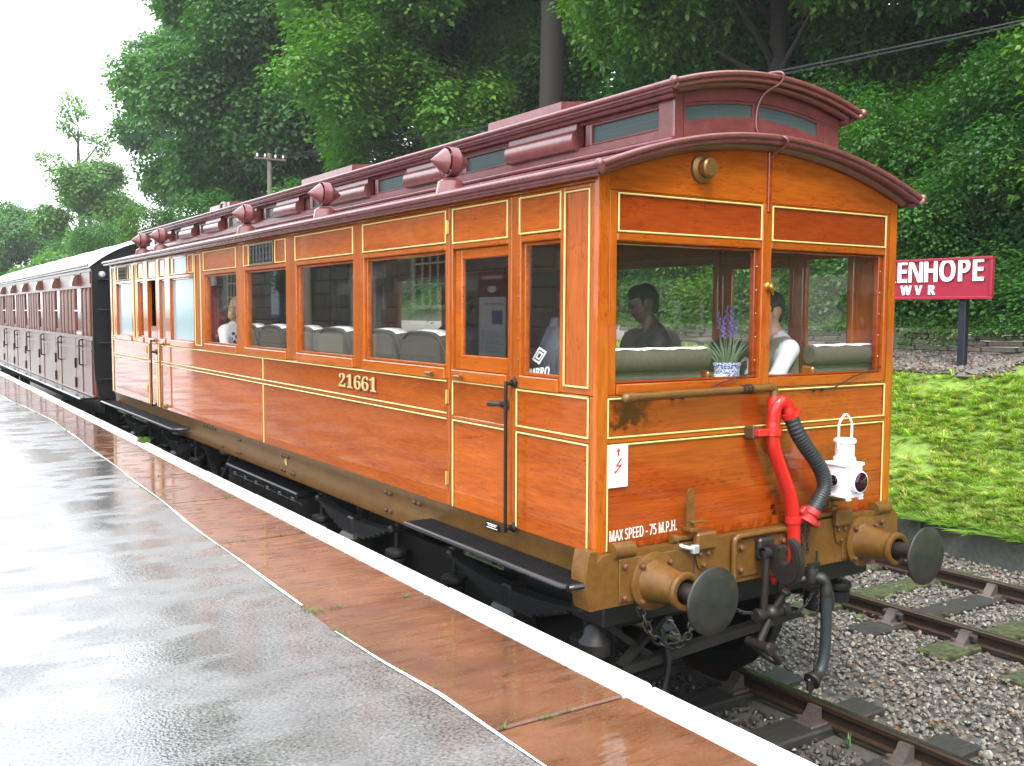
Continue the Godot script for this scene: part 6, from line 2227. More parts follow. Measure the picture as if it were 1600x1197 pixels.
func armchair(at: Vector3, turn: float, label: String, style: String, cloth := true) -> Node3D:
	# local axes: the sitter faces +z
	var o := thing("armchair", label, "armchair", at, "armchairs in the saloon")
	o.rotation.y = turn
	var w := 0.66 if style == "round" else 0.72
	var seat := Shape.new()
	seat.box(Vector3(0, 0.33, 0.04), Vector3(w - 0.14, 0.22, 0.58), 0.05)
	part(o, "seat", seat, M.upholstery)
	if style == "round":
		var back := Shape.new()
		var poly := rounded_back(w, 0.86, 0.22)
		back.prism(poly, 0.10, Transform3D(Basis(Vector3.RIGHT, -0.12), Vector3(0, 0.22, -0.32)))
		var slim := PackedVector2Array()
		for q in Geometry2D.offset_polygon(poly, -0.035)[0]:
			slim.append(q)
		back.prism(slim, 0.16, Transform3D(Basis(Vector3.RIGHT, -0.12), Vector3(0, 0.22, -0.35)))
		part(o, "backrest", back, M.upholstery)
		var pipe := Shape.new()
		var ring := []
		for q in poly:
			ring.append(Transform3D(Basis(Vector3.RIGHT, -0.12), Vector3(0, 0.22, -0.325)) * Vector3(q.x * 0.99, q.y, 0))
		pipe.tube(ring.slice(1), 0.010, 6)
		part(o, "piping", pipe, M.upholstery_dark)
		for s in [-1.0, 1.0]:
			var arm := Shape.new()
			arm.box(Vector3(s * (w / 2 - 0.05), 0.40, -0.02), Vector3(0.12, 0.42, 0.58), 0.05)
			part(o, "arm", arm, M.upholstery)
		if cloth:
			var c := Shape.new()
			var last: Array = []
			for k in 9:
				var a := PI * (0.30 + 0.40 * k / 8.0)
				var px := w / 2 * signf(cos(a)) * pow(absf(cos(a)), 0.55)
				var py := 0.64 + 0.22 * pow(absf(sin(a)), 0.75)
				var row := []
				for e in [[0.012, 0.003], [0.03, 0.004], [0.102, 0.004], [0.104, -0.10]]:
					row.append(Transform3D(Basis(Vector3.RIGHT, -0.12), Vector3(0, 0.22, -0.32)) * Vector3(px, py + e[1] + 0.002, e[0]))
				if last:
					for j in 3:
						c.quad(last[j], last[j + 1], row[j + 1], row[j], 1)
				last = row
			part(o, "antimacassar", c, M.linen)
	else:
		var tilt := Transform3D(Basis(Vector3.RIGHT, -0.08), Vector3(0, 0.22, -0.30))
		var back := Shape.new()
		back.box(Vector3(0, 0.33, -0.005), Vector3(w - 0.03, 0.68, 0.11), 0.03)
		part(o, "backrest", back, M.upholstery, "", tilt)
		var roll := Shape.new()
		roll.tube([Vector3(-w / 2, 0.74, -0.03), Vector3(-w / 2 + 0.015, 0.74, -0.03), Vector3(w / 2 - 0.015, 0.74, -0.03), Vector3(w / 2, 0.74, -0.03)], [0.05, 0.062, 0.062, 0.05], 16)
		part(o, "rolled_top", roll, M.upholstery, "", tilt)
		for s in [-1.0, 1.0]:
			var rail := Shape.new()
			rail.box(Vector3(s * (w / 2 - 0.002), 0.32, -0.03), Vector3(0.028, 0.70, 0.09), 0.01)
			part(o, "wooden_side", rail, M.panel_up1, "", tilt)
			var nails := Shape.new()
			for k in 16:
				nails.ball(Vector3(s * (w / 2 - 0.028), 0.02 + 0.04 * k, -0.063), 0.007, 4, 6)
			part(o, "brass_nails", nails, M.brass, "", tilt).set_meta("kind", "stuff")
			var arm := Shape.new()
			arm.box(Vector3(s * (w / 2 - 0.06), 0.40, 0.0), Vector3(0.12, 0.42, 0.56), 0.05)
			part(o, "arm", arm, M.upholstery)
		if cloth:
			var c := Shape.new()
			for k in 10:
				var x0 := lerpf(-w * 0.47, w * 0.47, k / 10.0)
				var x1 := lerpf(-w * 0.47, w * 0.47, (k + 1) / 10.0)
				var row := []
				for x in [x0, x1]:
					var r := []
					for j in 6:
						var a := deg_to_rad(lerpf(118, 20, j / 5.0))
						var wob := 0.006 * sin(x * 31.0) * (1.0 if j == 0 else 0.3)
						r.append(Vector3(x, 0.74 + sin(a) * (0.066 + wob), -0.03 + cos(a) * (0.066 + wob)))
					row.append(r)
				for j in 5:
					c.quad(row[0][j], row[0][j + 1], row[1][j + 1], row[1][j], 1)
			part(o, "antimacassar", c, M.linen, "", tilt)
	for s in [-1.0, 1.0]:
		for e in [-0.24, 0.27]:
			var leg := Shape.new()
			leg.lathe([Vector2(0.018, 0), Vector2(0.026, 0.2), Vector2(0.026, 0.24)], Transform3D(Basis.IDENTITY, Vector3(s * 0.26, 0, e)), 8)
			part(o, "leg", leg, M.wood_dark)
	return o


func build_interior() -> void:
	var fy := 1.28
	# along the platform side, backs to the windows
	var zs := [-2.06, -2.72, -3.62, -4.32, -5.12, -5.82]
	var words := ["rounded grey green armchair nearest the door, seen from behind through the big window", "rounded grey green armchair second from the door, its nailed wing edge showing", "rounded armchair behind the right half of the window left of the big one", "rounded armchair behind the middle of the window left of the big one", "rounded armchair behind the right half of the window below the dark grille", "rounded armchair behind the left half of the window below the dark grille"]
	for k in 6:
		armchair(Vector3(-0.72, fy, zs[k]), PI / 2, words[k], "round")
	# at the far side, facing them
	for k in 4:
		armchair(Vector3(0.78, fy, -2.3 - 1.1 * k), -PI / 2, "rounded armchair against the far windows, %s" % ["opposite the big window", "second from the front on the far side", "third from the front on the far side", "last in the row on the far side"][k], "round", false)
	armchair(Vector3(-0.70, fy, -0.50), PI, "olive armchair with rolled top and white cloth behind the left end window", "rolled")
	armchair(Vector3(0.90, fy, -0.50), PI, "olive armchair with rolled top and white cloth behind the right end window", "rolled")
	armchair(Vector3(0.42, fy, -1.08), -PI / 2 - 0.35, "dark armchair behind the plant pot in which the man in the dark jacket sits", "rolled", false)
	# table with a white cloth
	var t := thing("side_table", "small table with a white cloth inside the end windows", "table", Vector3(0.02, fy, -0.44))
	var top := Shape.new()
	top.box(Vector3(0, 0.765, 0), Vector3(0.66, 0.03, 0.60), 0.008)
	part(t, "tabletop", top, M.linen)
	var drop := Shape.new()
	for s in [-1.0, 1.0]:
		drop.span(Vector3(s * 0.333 - 0.002, 0.62, -0.30), Vector3(s * 0.333 + 0.002, 0.755, 0.30))
		drop.span(Vector3(-0.33, 0.62, s * 0.303 - 0.002), Vector3(0.33, 0.755, s * 0.303 + 0.002))
	part(t, "cloth_edge", drop, M.linen)
	for sx in [-1.0, 1.0]:
		for sz in [-1.0, 1.0]:
			var leg := Shape.new()
			leg.span(Vector3(sx * 0.28 - 0.02, 0, sz * 0.25 - 0.02), Vector3(sx * 0.28 + 0.02, 0.75, sz * 0.25 + 0.02), 0.004)
			part(t, "leg", leg, M.wood_dark)
	var ty := fy + 0.78
	# blue and white pot with lavender
	var p := thing("lavender_pot", "blue and white pot of purple lavender standing on the white table", "plant pot", Vector3(0.065, ty, -0.34))
	var pot := Shape.new()
	pot.lathe([Vector2(0, 0), Vector2(0.060, 0.0), Vector2(0.072, 0.01), Vector2(0.080, 0.11), Vector2(0.086, 0.118), Vector2(0.086, 0.132), Vector2(0.074, 0.132), Vector2(0.07, 0.11), Vector2(0, 0.105)], Transform3D.IDENTITY, 24)
	part(p, "pot", pot, M.blue_white)
	var leaves := Shape.new()
	var spikes := Shape.new()
	leaves.tinted = true
	for k in 46:
		var a := TAU * k * 0.618
		var lean := rng.randf_range(0.02, 0.16)
		var h := rng.randf_range(0.10, 0.21)
		var root := Vector3(cos(a), 0, sin(a)) * rng.randf_range(0.0, 0.05) + Vector3(0, 0.105, 0)
		var tip := root + Vector3(cos(a) * lean, h, sin(a) * lean)
		var mid := root.lerp(tip, 0.5) - Vector3(cos(a), 0, sin(a)) * lean * 0.15
		leaves.now = Color(0.16, 0.24, 0.15) * rng.randf_range(0.7, 1.3)
		leaves.tube([root, mid, tip], [0.003, 0.006, 0.001], 4)
	for k in 9:
		var a := TAU * k * 0.618
		var r := 0.012 + 0.006 * k
		var root := Vector3(cos(a) * r * 0.4, 0.105, sin(a) * r * 0.4)
		var tip := root + Vector3(cos(a) * r, 0.26 + 0.035 * (k % 4), sin(a) * r)
		leaves.now = Color(0.13, 0.2, 0.10)
		leaves.tube([root, tip], 0.0018, 4)
		for j in 9:
			var c := tip.lerp(root, 0.04 * j)
			spikes.ball(c + Vector3(sin(j * 2.4), 0, cos(j * 2.4)) * 0.007, 0.009 - 0.0003 * absf(j - 5), 4, 5)
	var lv := part(p, "leaves", leaves, M.tint)
	part(p, "flower_spikes", spikes, M.lavender)
	# things round it on the table
	var b := thing("dark_bottle", "slim dark glass bottle standing left of the lavender pot", "bottle", Vector3(-0.16, ty, -0.40))
	var bs := Shape.new()
	bs.lathe([Vector2(0, 0), Vector2(0.026, 0.0), Vector2(0.028, 0.01), Vector2(0.028, 0.12), Vector2(0.012, 0.16), Vector2(0.012, 0.205), Vector2(0.0, 0.206)], Transform3D.IDENTITY, 16)
	part(b, "body", bs, M.bottle_dark)
	var cp := Shape.new()
	cp.lathe([Vector2(0.014, 0.19), Vector2(0.014, 0.215), Vector2(0, 0.217)], Transform3D.IDENTITY, 12)
	part(b, "cap", cp, M.black)
	var sb := thing("spray_bottle", "small clear bottle with a white cap standing right of the lavender pot", "bottle", Vector3(0.185, ty, -0.27))
	var s2 := Shape.new()
	s2.lathe([Vector2(0, 0), Vector2(0.026, 0.0), Vector2(0.028, 0.01), Vector2(0.028, 0.075), Vector2(0.012, 0.10), Vector2(0.0, 0.101)], Transform3D.IDENTITY, 16)
	part(sb, "body", s2, M.pale_glass)
	var s3 := Shape.new()
	s3.lathe([Vector2(0.014, 0.10), Vector2(0.013, 0.145), Vector2(0, 0.147)], Transform3D.IDENTITY, 12)
	part(sb, "cap", s3, M.white)
	var cup := Shape.new()
	cup.lathe([Vector2(0, 0), Vector2(0.024, 0.0), Vector2(0.026, 0.008), Vector2(0.042, 0.06), Vector2(0.044, 0.066), Vector2(0.040, 0.066), Vector2(0.024, 0.012), Vector2(0, 0.010)], Transform3D.IDENTITY, 18)
	var cu := thing("tea_cup", "white tea cup on its saucer left of the lavender pot", "cup", Vector3(-0.075, ty, -0.25))
	part(cu, "bowl", cup, M.white)
	var hd := Shape.new()
	hd.torus(Vector3(-0.046, 0.036, 0), Basis.IDENTITY, 0.016, 0.004)
	part(cu, "handle", hd, M.white)
	var sc := Shape.new()
	sc.lathe([Vector2(0, -0.004), Vector2(0.04, -0.002), Vector2(0.068, 0.006), Vector2(0.068, 0.009), Vector2(0.04, 0.002), Vector2(0, 0.001)], Transform3D(Basis.IDENTITY, Vector3(0, 0.002, 0)), 20)
	part(cu, "saucer", sc, M.white)
	var nap := Shape.new()
	var r := RandomNumberGenerator.new()
	r.seed = 8
	for k in 7:
		var a := TAU * k / 7.0
		nap.tri(Vector3(0, 0.05 + r.randf() * 0.02, 0), Vector3(cos(a), r.randf() * 0.35, sin(a)) * 0.075, Vector3(cos(a + 0.9), r.randf() * 0.35, sin(a + 0.9)) * 0.075)
	single("paper_napkin", nap, M.linen, "crumpled white paper napkin lying on the table in front of the tea cup", "napkin", Vector3(-0.13, ty, -0.19))
	# rolled umbrella behind the window
	var u := thing("rolled_umbrella", "rolled blue umbrella with a striped lower end leaning behind a side window", "umbrella", Vector3(-1.06, 2.0, -4.36))
	u.rotation = Vector3(0.10, 0, 0)
	var us := Shape.new()
	us.lathe([Vector2(0.026, 0.14), Vector2(0.033, 0.16), Vector2(0.031, 0.30), Vector2(0.022, 0.315), Vector2(0, 0.32)], Transform3D.IDENTITY, 14)
	part(u, "blue_canopy", us, M.blue_cloth)
	for k in 6:
		var st := Shape.new()
		st.lathe([Vector2(0.026, 0), Vector2(0.026, 0.028)], Transform3D(Basis(Vector3(0, 0, 1), 0.4), Vector3(0, -0.03 + 0.027 * k, 0)), 14)
		part(u, "stripe", st, [M.red, M.yellow_cloth, M.blue_cloth, M.yellow_cloth, M.red, M.white][k])
	# dark bag behind the narrow window, with its white emblem
	var g := thing("sports_bag", "dark navy drawstring bag with white lettering hanging behind the narrow window by the corner", "bag", Vector3(-1.0, 2.0, -0.66))
	var bg := Shape.new()
	bg.lathe([Vector2(0, -0.12), Vector2(0.10, -0.12), Vector2(0.16, -0.05), Vector2(0.17, 0.10), Vector2(0.15, 0.22), Vector2(0.10, 0.33), Vector2(0.045, 0.42), Vector2(0.03, 0.46), Vector2(0, 0.47)], Transform3D(Basis.from_scale(Vector3(0.7, 1, 1)), Vector3.ZERO), 20)
	part(g, "bag_body", bg, M.navy)
	var fold := Shape.new()
	for k in 7:
		var a := PI * (0.75 + 0.5 * k / 6.0)
		fold.tube([Vector3(cos(a) * 0.7 * 0.165, 0.0, sin(a) * 0.165), Vector3(cos(a) * 0.7 * 0.15, 0.2, sin(a) * 0.155), Vector3(cos(a) * 0.7 * 0.05, 0.41, sin(a) * 0.05)], [0.008, 0.010, 0.004], 5)
	part(g, "folds", fold, M.navy)
	var face := Transform3D(Basis(Vector3.UP, -PI / 2 - 0.05) * Basis(Vector3.RIGHT, -0.22), Vector3(-0.135, 0.20, 0.02))
	var em := Shape.new()
	for e in [[0.075, 0.055], [0.040, 0.024]]:
		var a: float = e[0]
		var c: float = e[1]
		for q in 4:
			var p0 := [Vector2(a, 0), Vector2(0, a * 0.72), Vector2(-a, 0), Vector2(0, -a * 0.72)]
			var p1 := [Vector2(c, 0), Vector2(0, c * 0.72), Vector2(-c, 0), Vector2(0, -c * 0.72)]
			em.prism(PackedVector2Array([p0[q], p0[(q + 1) % 4], p1[(q + 1) % 4], p1[q]]), 0.003)
	part(g, "emblem", em, M.white, "", face * Transform3D(Basis(Vector3(0, 0, 1), 0.35), Vector3(0, 0.045, 0)))
	part(g, "lettering", text_mesh("UMBRO", 0.075, 0.003), M.white, "", face * Transform3D(Basis(Vector3(0, 0, 1), 0.12), Vector3(0, -0.055, -0.002)))
	# ceiling lamp bowl and a red curtain at the lavatory end
	var lampb := Shape.new()
	lampb.span(Vector3(-1.12, 2.2, -7.26), Vector3(-1.06, 2.88, -7.12), 0.02)
	for k in 4:
		lampb.tube([Vector3(-1.05, 2.2, -7.13 - 0.035 * k), Vector3(-1.06, 2.88, -7.13 - 0.03 * k)], 0.016, 6)
	single("curtain", lampb, M.curtain, "dark red curtain gathered beside the last clear side window", "curtain")


# ---------------------------------------------------------------- people
# A body is a set of tapered capsules [a, b, radius a, radius b, colour], blended and meshed as one surface.
func mesh_body(bones: Array, cell: float, k: float, into: Shape, xf := Transform3D.IDENTITY) -> void:
	var lo := Vector3.INF
	var hi := -Vector3.INF
	for b in bones:
		var r := maxf(b[2], b[3]) + cell * 2.5
		for p in [b[0], b[1]]:
			lo = lo.min(p - Vector3.ONE * r)
			hi = hi.max(p + Vector3.ONE * r)
	var n := Vector3i(((hi - lo) / cell).ceil()) + Vector3i.ONE
	var ny := n.x
	var nz := n.x * n.y
	var f := PackedFloat32Array()
	f.resize(n.x * n.y * n.z)
	for b in bones:
		var a: Vector3 = b[0]
		var d: Vector3 = b[1] - a
		var dd := maxf(d.length_squared(), 1e-9)
		var ra: float = b[2]
		var dr: float = b[3] - ra
		var r := maxf(ra, b[3]) + maxf(cell * 2.2, k * 3.0)
		var i0 := Vector3i(((a.min(b[1]) - Vector3.ONE * r - lo) / cell).floor()).clamp(Vector3i.ZERO, n - Vector3i.ONE)
		var i1 := Vector3i(((a.max(b[1]) + Vector3.ONE * r - lo) / cell).ceil()).clamp(Vector3i.ZERO, n - Vector3i.ONE)
		for z in range(i0.z, i1.z + 1):
			for y in range(i0.y, i1.y + 1):
				var at := i0.x + y * ny + z * nz
				var p := lo + Vector3(i0.x, y, z) * cell - a
				for x in range(i0.x, i1.x + 1):
					var t := clampf(p.dot(d) / dd, 0.0, 1.0)
					f[at] += exp(-((p - d * t).length() - ra - dr * t) / k)
					at += 1
					p.x += cell
	# surface nets: inside where the sum is above one
	var ids := {}
	var pts := PackedVector3Array()
	var cols := PackedColorArray()
	var corner := [0, 1, ny, ny + 1, nz, nz + 1, nz + ny, nz + ny + 1]
	var edges := [[0, 1], [2, 3], [4, 5], [6, 7], [0, 2], [1, 3], [4, 6], [5, 7], [0, 4], [1, 5], [2, 6], [3, 7]]
	for z in n.z - 1:
		for y in n.y - 1:
			var at := y * ny + z * nz
			for x in n.x - 1:
				var i := at + x
				var s := 0
				for c in 8:
					if f[i + corner[c]] > 1.0:
						s += 1
				if s == 0 or s == 8:
					continue
				var sum := Vector3.ZERO
				var m := 0
				for e in edges:
					var fa := log(maxf(f[i + corner[e[0]]], 1e-6))
					var fb := log(maxf(f[i + corner[e[1]]], 1e-6))
					if (fa > 0.0) != (fb > 0.0):
						var t := fa / (fa - fb)
						var ca: int = e[0]
						var cb: int = e[1]
						sum += Vector3(ca & 1, (ca >> 1) & 1, ca >> 2).lerp(Vector3(cb & 1, (cb >> 1) & 1, cb >> 2), t)
						m += 1
				var p := lo + (Vector3(x, y, z) + sum / m) * cell
				var best := INF
				var col := Color.WHITE
				for b in bones:
					var d: Vector3 = b[1] - b[0]
					var t := clampf((p - b[0]).dot(d) / maxf(d.length_squared(), 1e-9), 0.0, 1.0)
					var dist: float = (p - b[0] - d * t).length() - lerpf(b[2], b[3], t)
					if dist < best:
						best = dist
						col = b[4]
				ids[i] = pts.size()
				pts.append(xf * p)
				cols.append(col)
	into.tinted = true
	for i in ids:
		var here := f[i] > 1.0
		for q in [[1, ny, nz], [ny, nz, 1], [nz, 1, ny]]:
			var other: int = i + q[0]
			if other >= f.size() or (f[other] > 1.0) == here:
				continue
			var w := [i, i - q[1], i - q[1] - q[2], i - q[2]]
			if not (ids.has(w[1]) and ids.has(w[2]) and ids.has(w[3])):
				continue
			if not here:
				w.reverse()
			var v := [ids[w[0]], ids[w[1]], ids[w[2]], ids[w[3]]]
			for t in [[0, 1, 2], [0, 2, 3]]:
				into.v.append(pts[v[t[0]]]); into.v.append(pts[v[t[2]]]); into.v.append(pts[v[t[1]]])
				into.col.append(cols[v[t[0]]]); into.col.append(cols[v[t[2]]]); into.col.append(cols[v[t[1]]])
				into.g.append(1)


var hand_shape: Shape


# a relaxed right hand in its own axes: wrist at the origin, fingers along +z, palm down, thumb towards -x
func hand(skin: Color) -> Shape:
	if hand_shape == null:
		var b := []
		var c := Color.WHITE
		b.append([Vector3(0, 0, -0.03), Vector3(0, 0, 0.01), 0.024, 0.024, c])
		for k in 4:
			var x := -0.030 + 0.020 * k
			b.append([Vector3(x * 0.6, 0, 0.012), Vector3(x, 0.002, 0.082), 0.016, 0.0125, c])
			var l: float = [0.072, 0.080, 0.074, 0.058][k]
			var p0 := Vector3(x, 0.002, 0.082)
			var p1 := p0 + Vector3(0.03 * (k - 1.5) * l, -0.30 * l, 0.45 * l)
			var p2 := p1 + Vector3(0, -0.24 * l, 0.26 * l)
			var p3 := p2 + Vector3(0, -0.24 * l, 0.12 * l)
			b.append([p0, p1, 0.0095, 0.0085, c])
			b.append([p1, p2, 0.0085, 0.008, c])
			b.append([p2, p3, 0.008, 0.0068, c])
		b.append([Vector3(-0.018, -0.004, 0.015), Vector3(-0.048, -0.012, 0.045), 0.014, 0.0105, c])
		b.append([Vector3(-0.048, -0.012, 0.045), Vector3(-0.056, -0.02, 0.078), 0.0105, 0.009, c])
		hand_shape = Shape.new()
		mesh_body(b, 0.0048, 0.0028, hand_shape)
	var s := Shape.new()
	s.tinted = true
	s.now = skin
	for i in hand_shape.v.size():
		s.v.append(hand_shape.v[i])
		s.col.append(skin)
	s.g = hand_shape.g.duplicate()
	return s


# pose: joints by name in the person's own axes, facing +z
func person(label: String, at: Vector3, turn: float, j: Dictionary, c: Dictionary, hair: String) -> Node3D:
	var o := thing("person", label, "person", at)
	o.rotation.y = turn
	var b := []
	var top: Color = c.top
	var leg: Color = c.legs
	var sk: Color = c.skin
	var sleeve: Color = c.get("sleeve", top)
	b.append([j.pelvis + Vector3(-0.075, 0, 0), j.pelvis + Vector3(0.075, 0, 0), 0.115, 0.115, leg])
	b.append([j.pelvis + Vector3(0, 0.05, 0), j.waist, 0.13, 0.125, top])
	b.append([j.waist + Vector3(-0.05, 0, 0), j.chest + Vector3(-0.07, 0, 0), 0.105, 0.115, top])
	b.append([j.waist + Vector3(0.05, 0, 0), j.chest + Vector3(0.07, 0, 0), 0.105, 0.115, top])
	b.append([j.chest + Vector3(-0.14, 0.07, -0.005), j.chest + Vector3(0.14, 0.07, -0.005), 0.072, 0.072, top])
	b.append([j.chest + Vector3(0, 0.10, -0.01), j.head + Vector3(0, -0.085, -0.02), 0.062, 0.054, sk])
	b.append([j.chest + Vector3(-0.05, 0.12, -0.015), j.chest + Vector3(0.05, 0.12, -0.015), 0.056, 0.056, c.get("collar", top)])
	for s in ["l", "r"]:
		var sh: Vector3 = j.chest + Vector3(-0.185 if s == "l" else 0.185, 0.065, 0)
		b.append([sh, j["elbow_" + s], 0.060, 0.047, sleeve])
		var el: Vector3 = j["elbow_" + s]
		var wr: Vector3 = j["wrist_" + s]
		if c.get("short", false):
			b.append([el, el.lerp(wr, 0.25), 0.048, 0.05, sleeve])
			b.append([el.lerp(wr, 0.25), wr, 0.040, 0.026, sk])
		else:
			b.append([el, wr, 0.046, 0.033, sleeve])
		var hip: Vector3 = j.pelvis + Vector3(-0.085 if s == "l" else 0.085, -0.01, 0.01)
		b.append([hip, j["knee_" + s], 0.092, 0.062, leg])
		b.append([j["knee_" + s], j["ankle_" + s], 0.06, 0.042, leg])
		b.append([j["ankle_" + s] + Vector3(0, -0.03, -0.02), j["ankle_" + s] + Vector3(0, -0.055, 0.15), 0.042, 0.034, Color(0.02, 0.018, 0.016)])
	var body := Shape.new()
	mesh_body(b, 0.0155, 0.016, body)
	# head with its features, on a finer grid
	var h := []
	var hd: Vector3 = j.head
	var face := Basis(Vector3.UP, j.get("look", 0.0)) * Basis(Vector3.RIGHT, j.get("nod", 0.0))
	var hp := func(x: float, y: float, z: float) -> Vector3: return hd + face * Vector3(x, y, z)
	h.append([hp.call(0, 0.03, -0.015), hp.call(0, 0.025, 0.015), 0.083, 0.080, sk])
	h.append([hp.call(-0.018, -0.04, 0.03), hp.call(0.018, -0.04, 0.03), 0.052, 0.052, sk])
	h.append([hp.call(0, -0.085, 0.052), hp.call(0, -0.075, 0.05), 0.026, 0.03, sk])
	h.append([hp.call(0, 0.012, 0.088), hp.call(0, -0.022, 0.108), 0.010, 0.014, sk])
	h.append([hp.call(-0.012, -0.026, 0.098), hp.call(0.012, -0.026, 0.098), 0.011, 0.011, sk])
	h.append([hp.call(-0.02, -0.052, 0.080), hp.call(0.02, -0.052, 0.080), 0.011, 0.011, Color(sk.r * 0.8, sk.g * 0.5, sk.b * 0.5)])
	h.append([hp.call(-0.04, 0.022, 0.082), hp.call(0.04, 0.022, 0.082), 0.012, 0.012, sk])
	h.append([hd + Vector3(0, -0.09, -0.01), hd + Vector3(0, -0.03, -0.02), 0.052, 0.055, sk])
	for s in [-1.0, 1.0]:
		h.append([hp.call(s * 0.082, 0.012, -0.012), hp.call(s * 0.084, -0.022, -0.004), 0.016, 0.011, sk])
		h.append([hp.call(s * 0.032, 0.004, 0.083), hp.call(s * 0.034, 0.004, 0.083), 0.010, 0.010, Color(0.03, 0.025, 0.02)])
	mesh_body(h, 0.0068, 0.007, body)
	for s in ["l", "r"]:
		var dir: Vector3 = (j["wrist_" + s] - j["elbow_" + s]).normalized()
		var side := Vector3.UP.cross(dir).normalized()
		var xb := Basis(side, dir.cross(side), dir)
		if s == "l":
			xb.x = -xb.x
		var hs := hand(sk)
		var put_at := Transform3D(xb, j["wrist_" + s] + dir * 0.02)
		if s == "l":
			for i in range(0, hs.v.size(), 3):
				var keep := hs.v[i + 1]
				hs.v[i + 1] = hs.v[i + 2]
				hs.v[i + 2] = keep
		body.add(hs, put_at)
	part(o, "body", body, M.skin)
	var hr := []
	var hc: Color = c.hair
	match hair:
		"short":
			hr.append([hp.call(0, 0.055, -0.022), hp.call(0, 0.06, 0.022), 0.084, 0.073, hc])
			hr.append([hp.call(0, 0.02, -0.045), hp.call(0, -0.03, -0.052), 0.070, 0.050, hc])
			hr.append([hp.call(0, 0.105, 0.04), hp.call(0, 0.085, 0.062), 0.028, 0.028, hc])
			for s in [-1.0, 1.0]:
				hr.append([hp.call(s * 0.062, 0.045, 0.0), hp.call(s * 0.067, 0.005, 0.012), 0.03, 0.016, hc])
		"long":
			hr.append([hp.call(0, 0.052, -0.025), hp.call(0, 0.055, 0.015), 0.092, 0.080, hc])
			for s in [-1.0, 1.0]:
				hr.append([hp.call(s * 0.07, 0.03, -0.02), hp.call(s * 0.085, -0.08, -0.02), 0.045, 0.045, hc])
			hr.append([hp.call(0, 0.0, -0.06), hp.call(0, -0.12, -0.06), 0.075, 0.06, hc])
		"curly":
			for k in 22:
				var d := Vector3(sin(k * 2.4) * (1.0 - 0.02 * k), 0.9 - 0.085 * k, cos(k * 2.4) - 0.35).normalized()
				if d.z > 0.55 and d.y < 0.5:
					continue
				hr.append([hp.call(d.x * 0.085, 0.03 + d.y * 0.085, -0.015 + d.z * 0.085), hp.call(d.x * 0.09, 0.025 + d.y * 0.09, -0.015 + d.z * 0.09), 0.036, 0.036, hc])
			hr.append([hp.call(0, 0.05, -0.02), hp.call(0, 0.05, 0.01), 0.088, 0.078, hc])
	var hm := Shape.new()
	mesh_body(hr, 0.008, 0.006, hm)
	part(o, "hair", hm, M.tint)
	if c.get("glasses", false):
		var gl := Shape.new()
		for s in [-1.0, 1.0]:
			gl.torus(hp.call(s * 0.034, 0.004, 0.098), face, 0.021, 0.0022, 0.0, 14, 5)
			gl.tube([hp.call(s * 0.055, 0.008, 0.096), hp.call(s * 0.088, 0.01, 0.0), hp.call(s * 0.088, 0.0, -0.02)], 0.002, 5)
		gl.tube([hp.call(-0.013, 0.008, 0.102), hp.call(0.013, 0.008, 0.102)], 0.002, 5)
		part(o, "glasses", gl, M.black)
	return o


func seated(lean: float, reach: Vector3, spread := 0.22) -> Dictionary:
	var chest := Vector3(0, 0.96, -0.06 + lean)
	return {
		"pelvis": Vector3(0, 0.54, -0.04), "waist": Vector3(0, 0.74, -0.06 + lean * 0.35), "chest": chest, "head": chest + Vector3(0, 0.312, 0.035 + lean * 0.35),
		"knee_l": Vector3(-0.13, 0.55, 0.40), "knee_r": Vector3(0.13, 0.55, 0.40), "ankle_l": Vector3(-0.13, 0.10, 0.43), "ankle_r": Vector3(0.13, 0.10, 0.43),
		"elbow_l": Vector3(-spread - 0.04, 0.75, 0.10 + lean), "elbow_r": Vector3(spread + 0.04, 0.75, 0.10 + lean), "wrist_l": Vector3(-reach.x, reach.y, reach.z), "wrist_r": Vector3(reach.x, reach.y, reach.z),
	}


func standing() -> Dictionary:
	return {
		"pelvis": Vector3(0, 0.90, 0), "waist": Vector3(0, 1.08, 0), "chest": Vector3(0, 1.28, -0.01), "head": Vector3(0, 1.60, 0.02),
		"knee_l": Vector3(-0.10, 0.49, 0.02), "knee_r": Vector3(0.10, 0.49, 0.03), "ankle_l": Vector3(-0.10, 0.09, 0), "ankle_r": Vector3(0.11, 0.09, 0.02),
		"elbow_l": Vector3(-0.25, 1.06, 0.02), "elbow_r": Vector3(0.25, 1.06, 0.02), "wrist_l": Vector3(-0.20, 0.90, 0.16), "wrist_r": Vector3(0.20, 0.90, 0.16),
	}


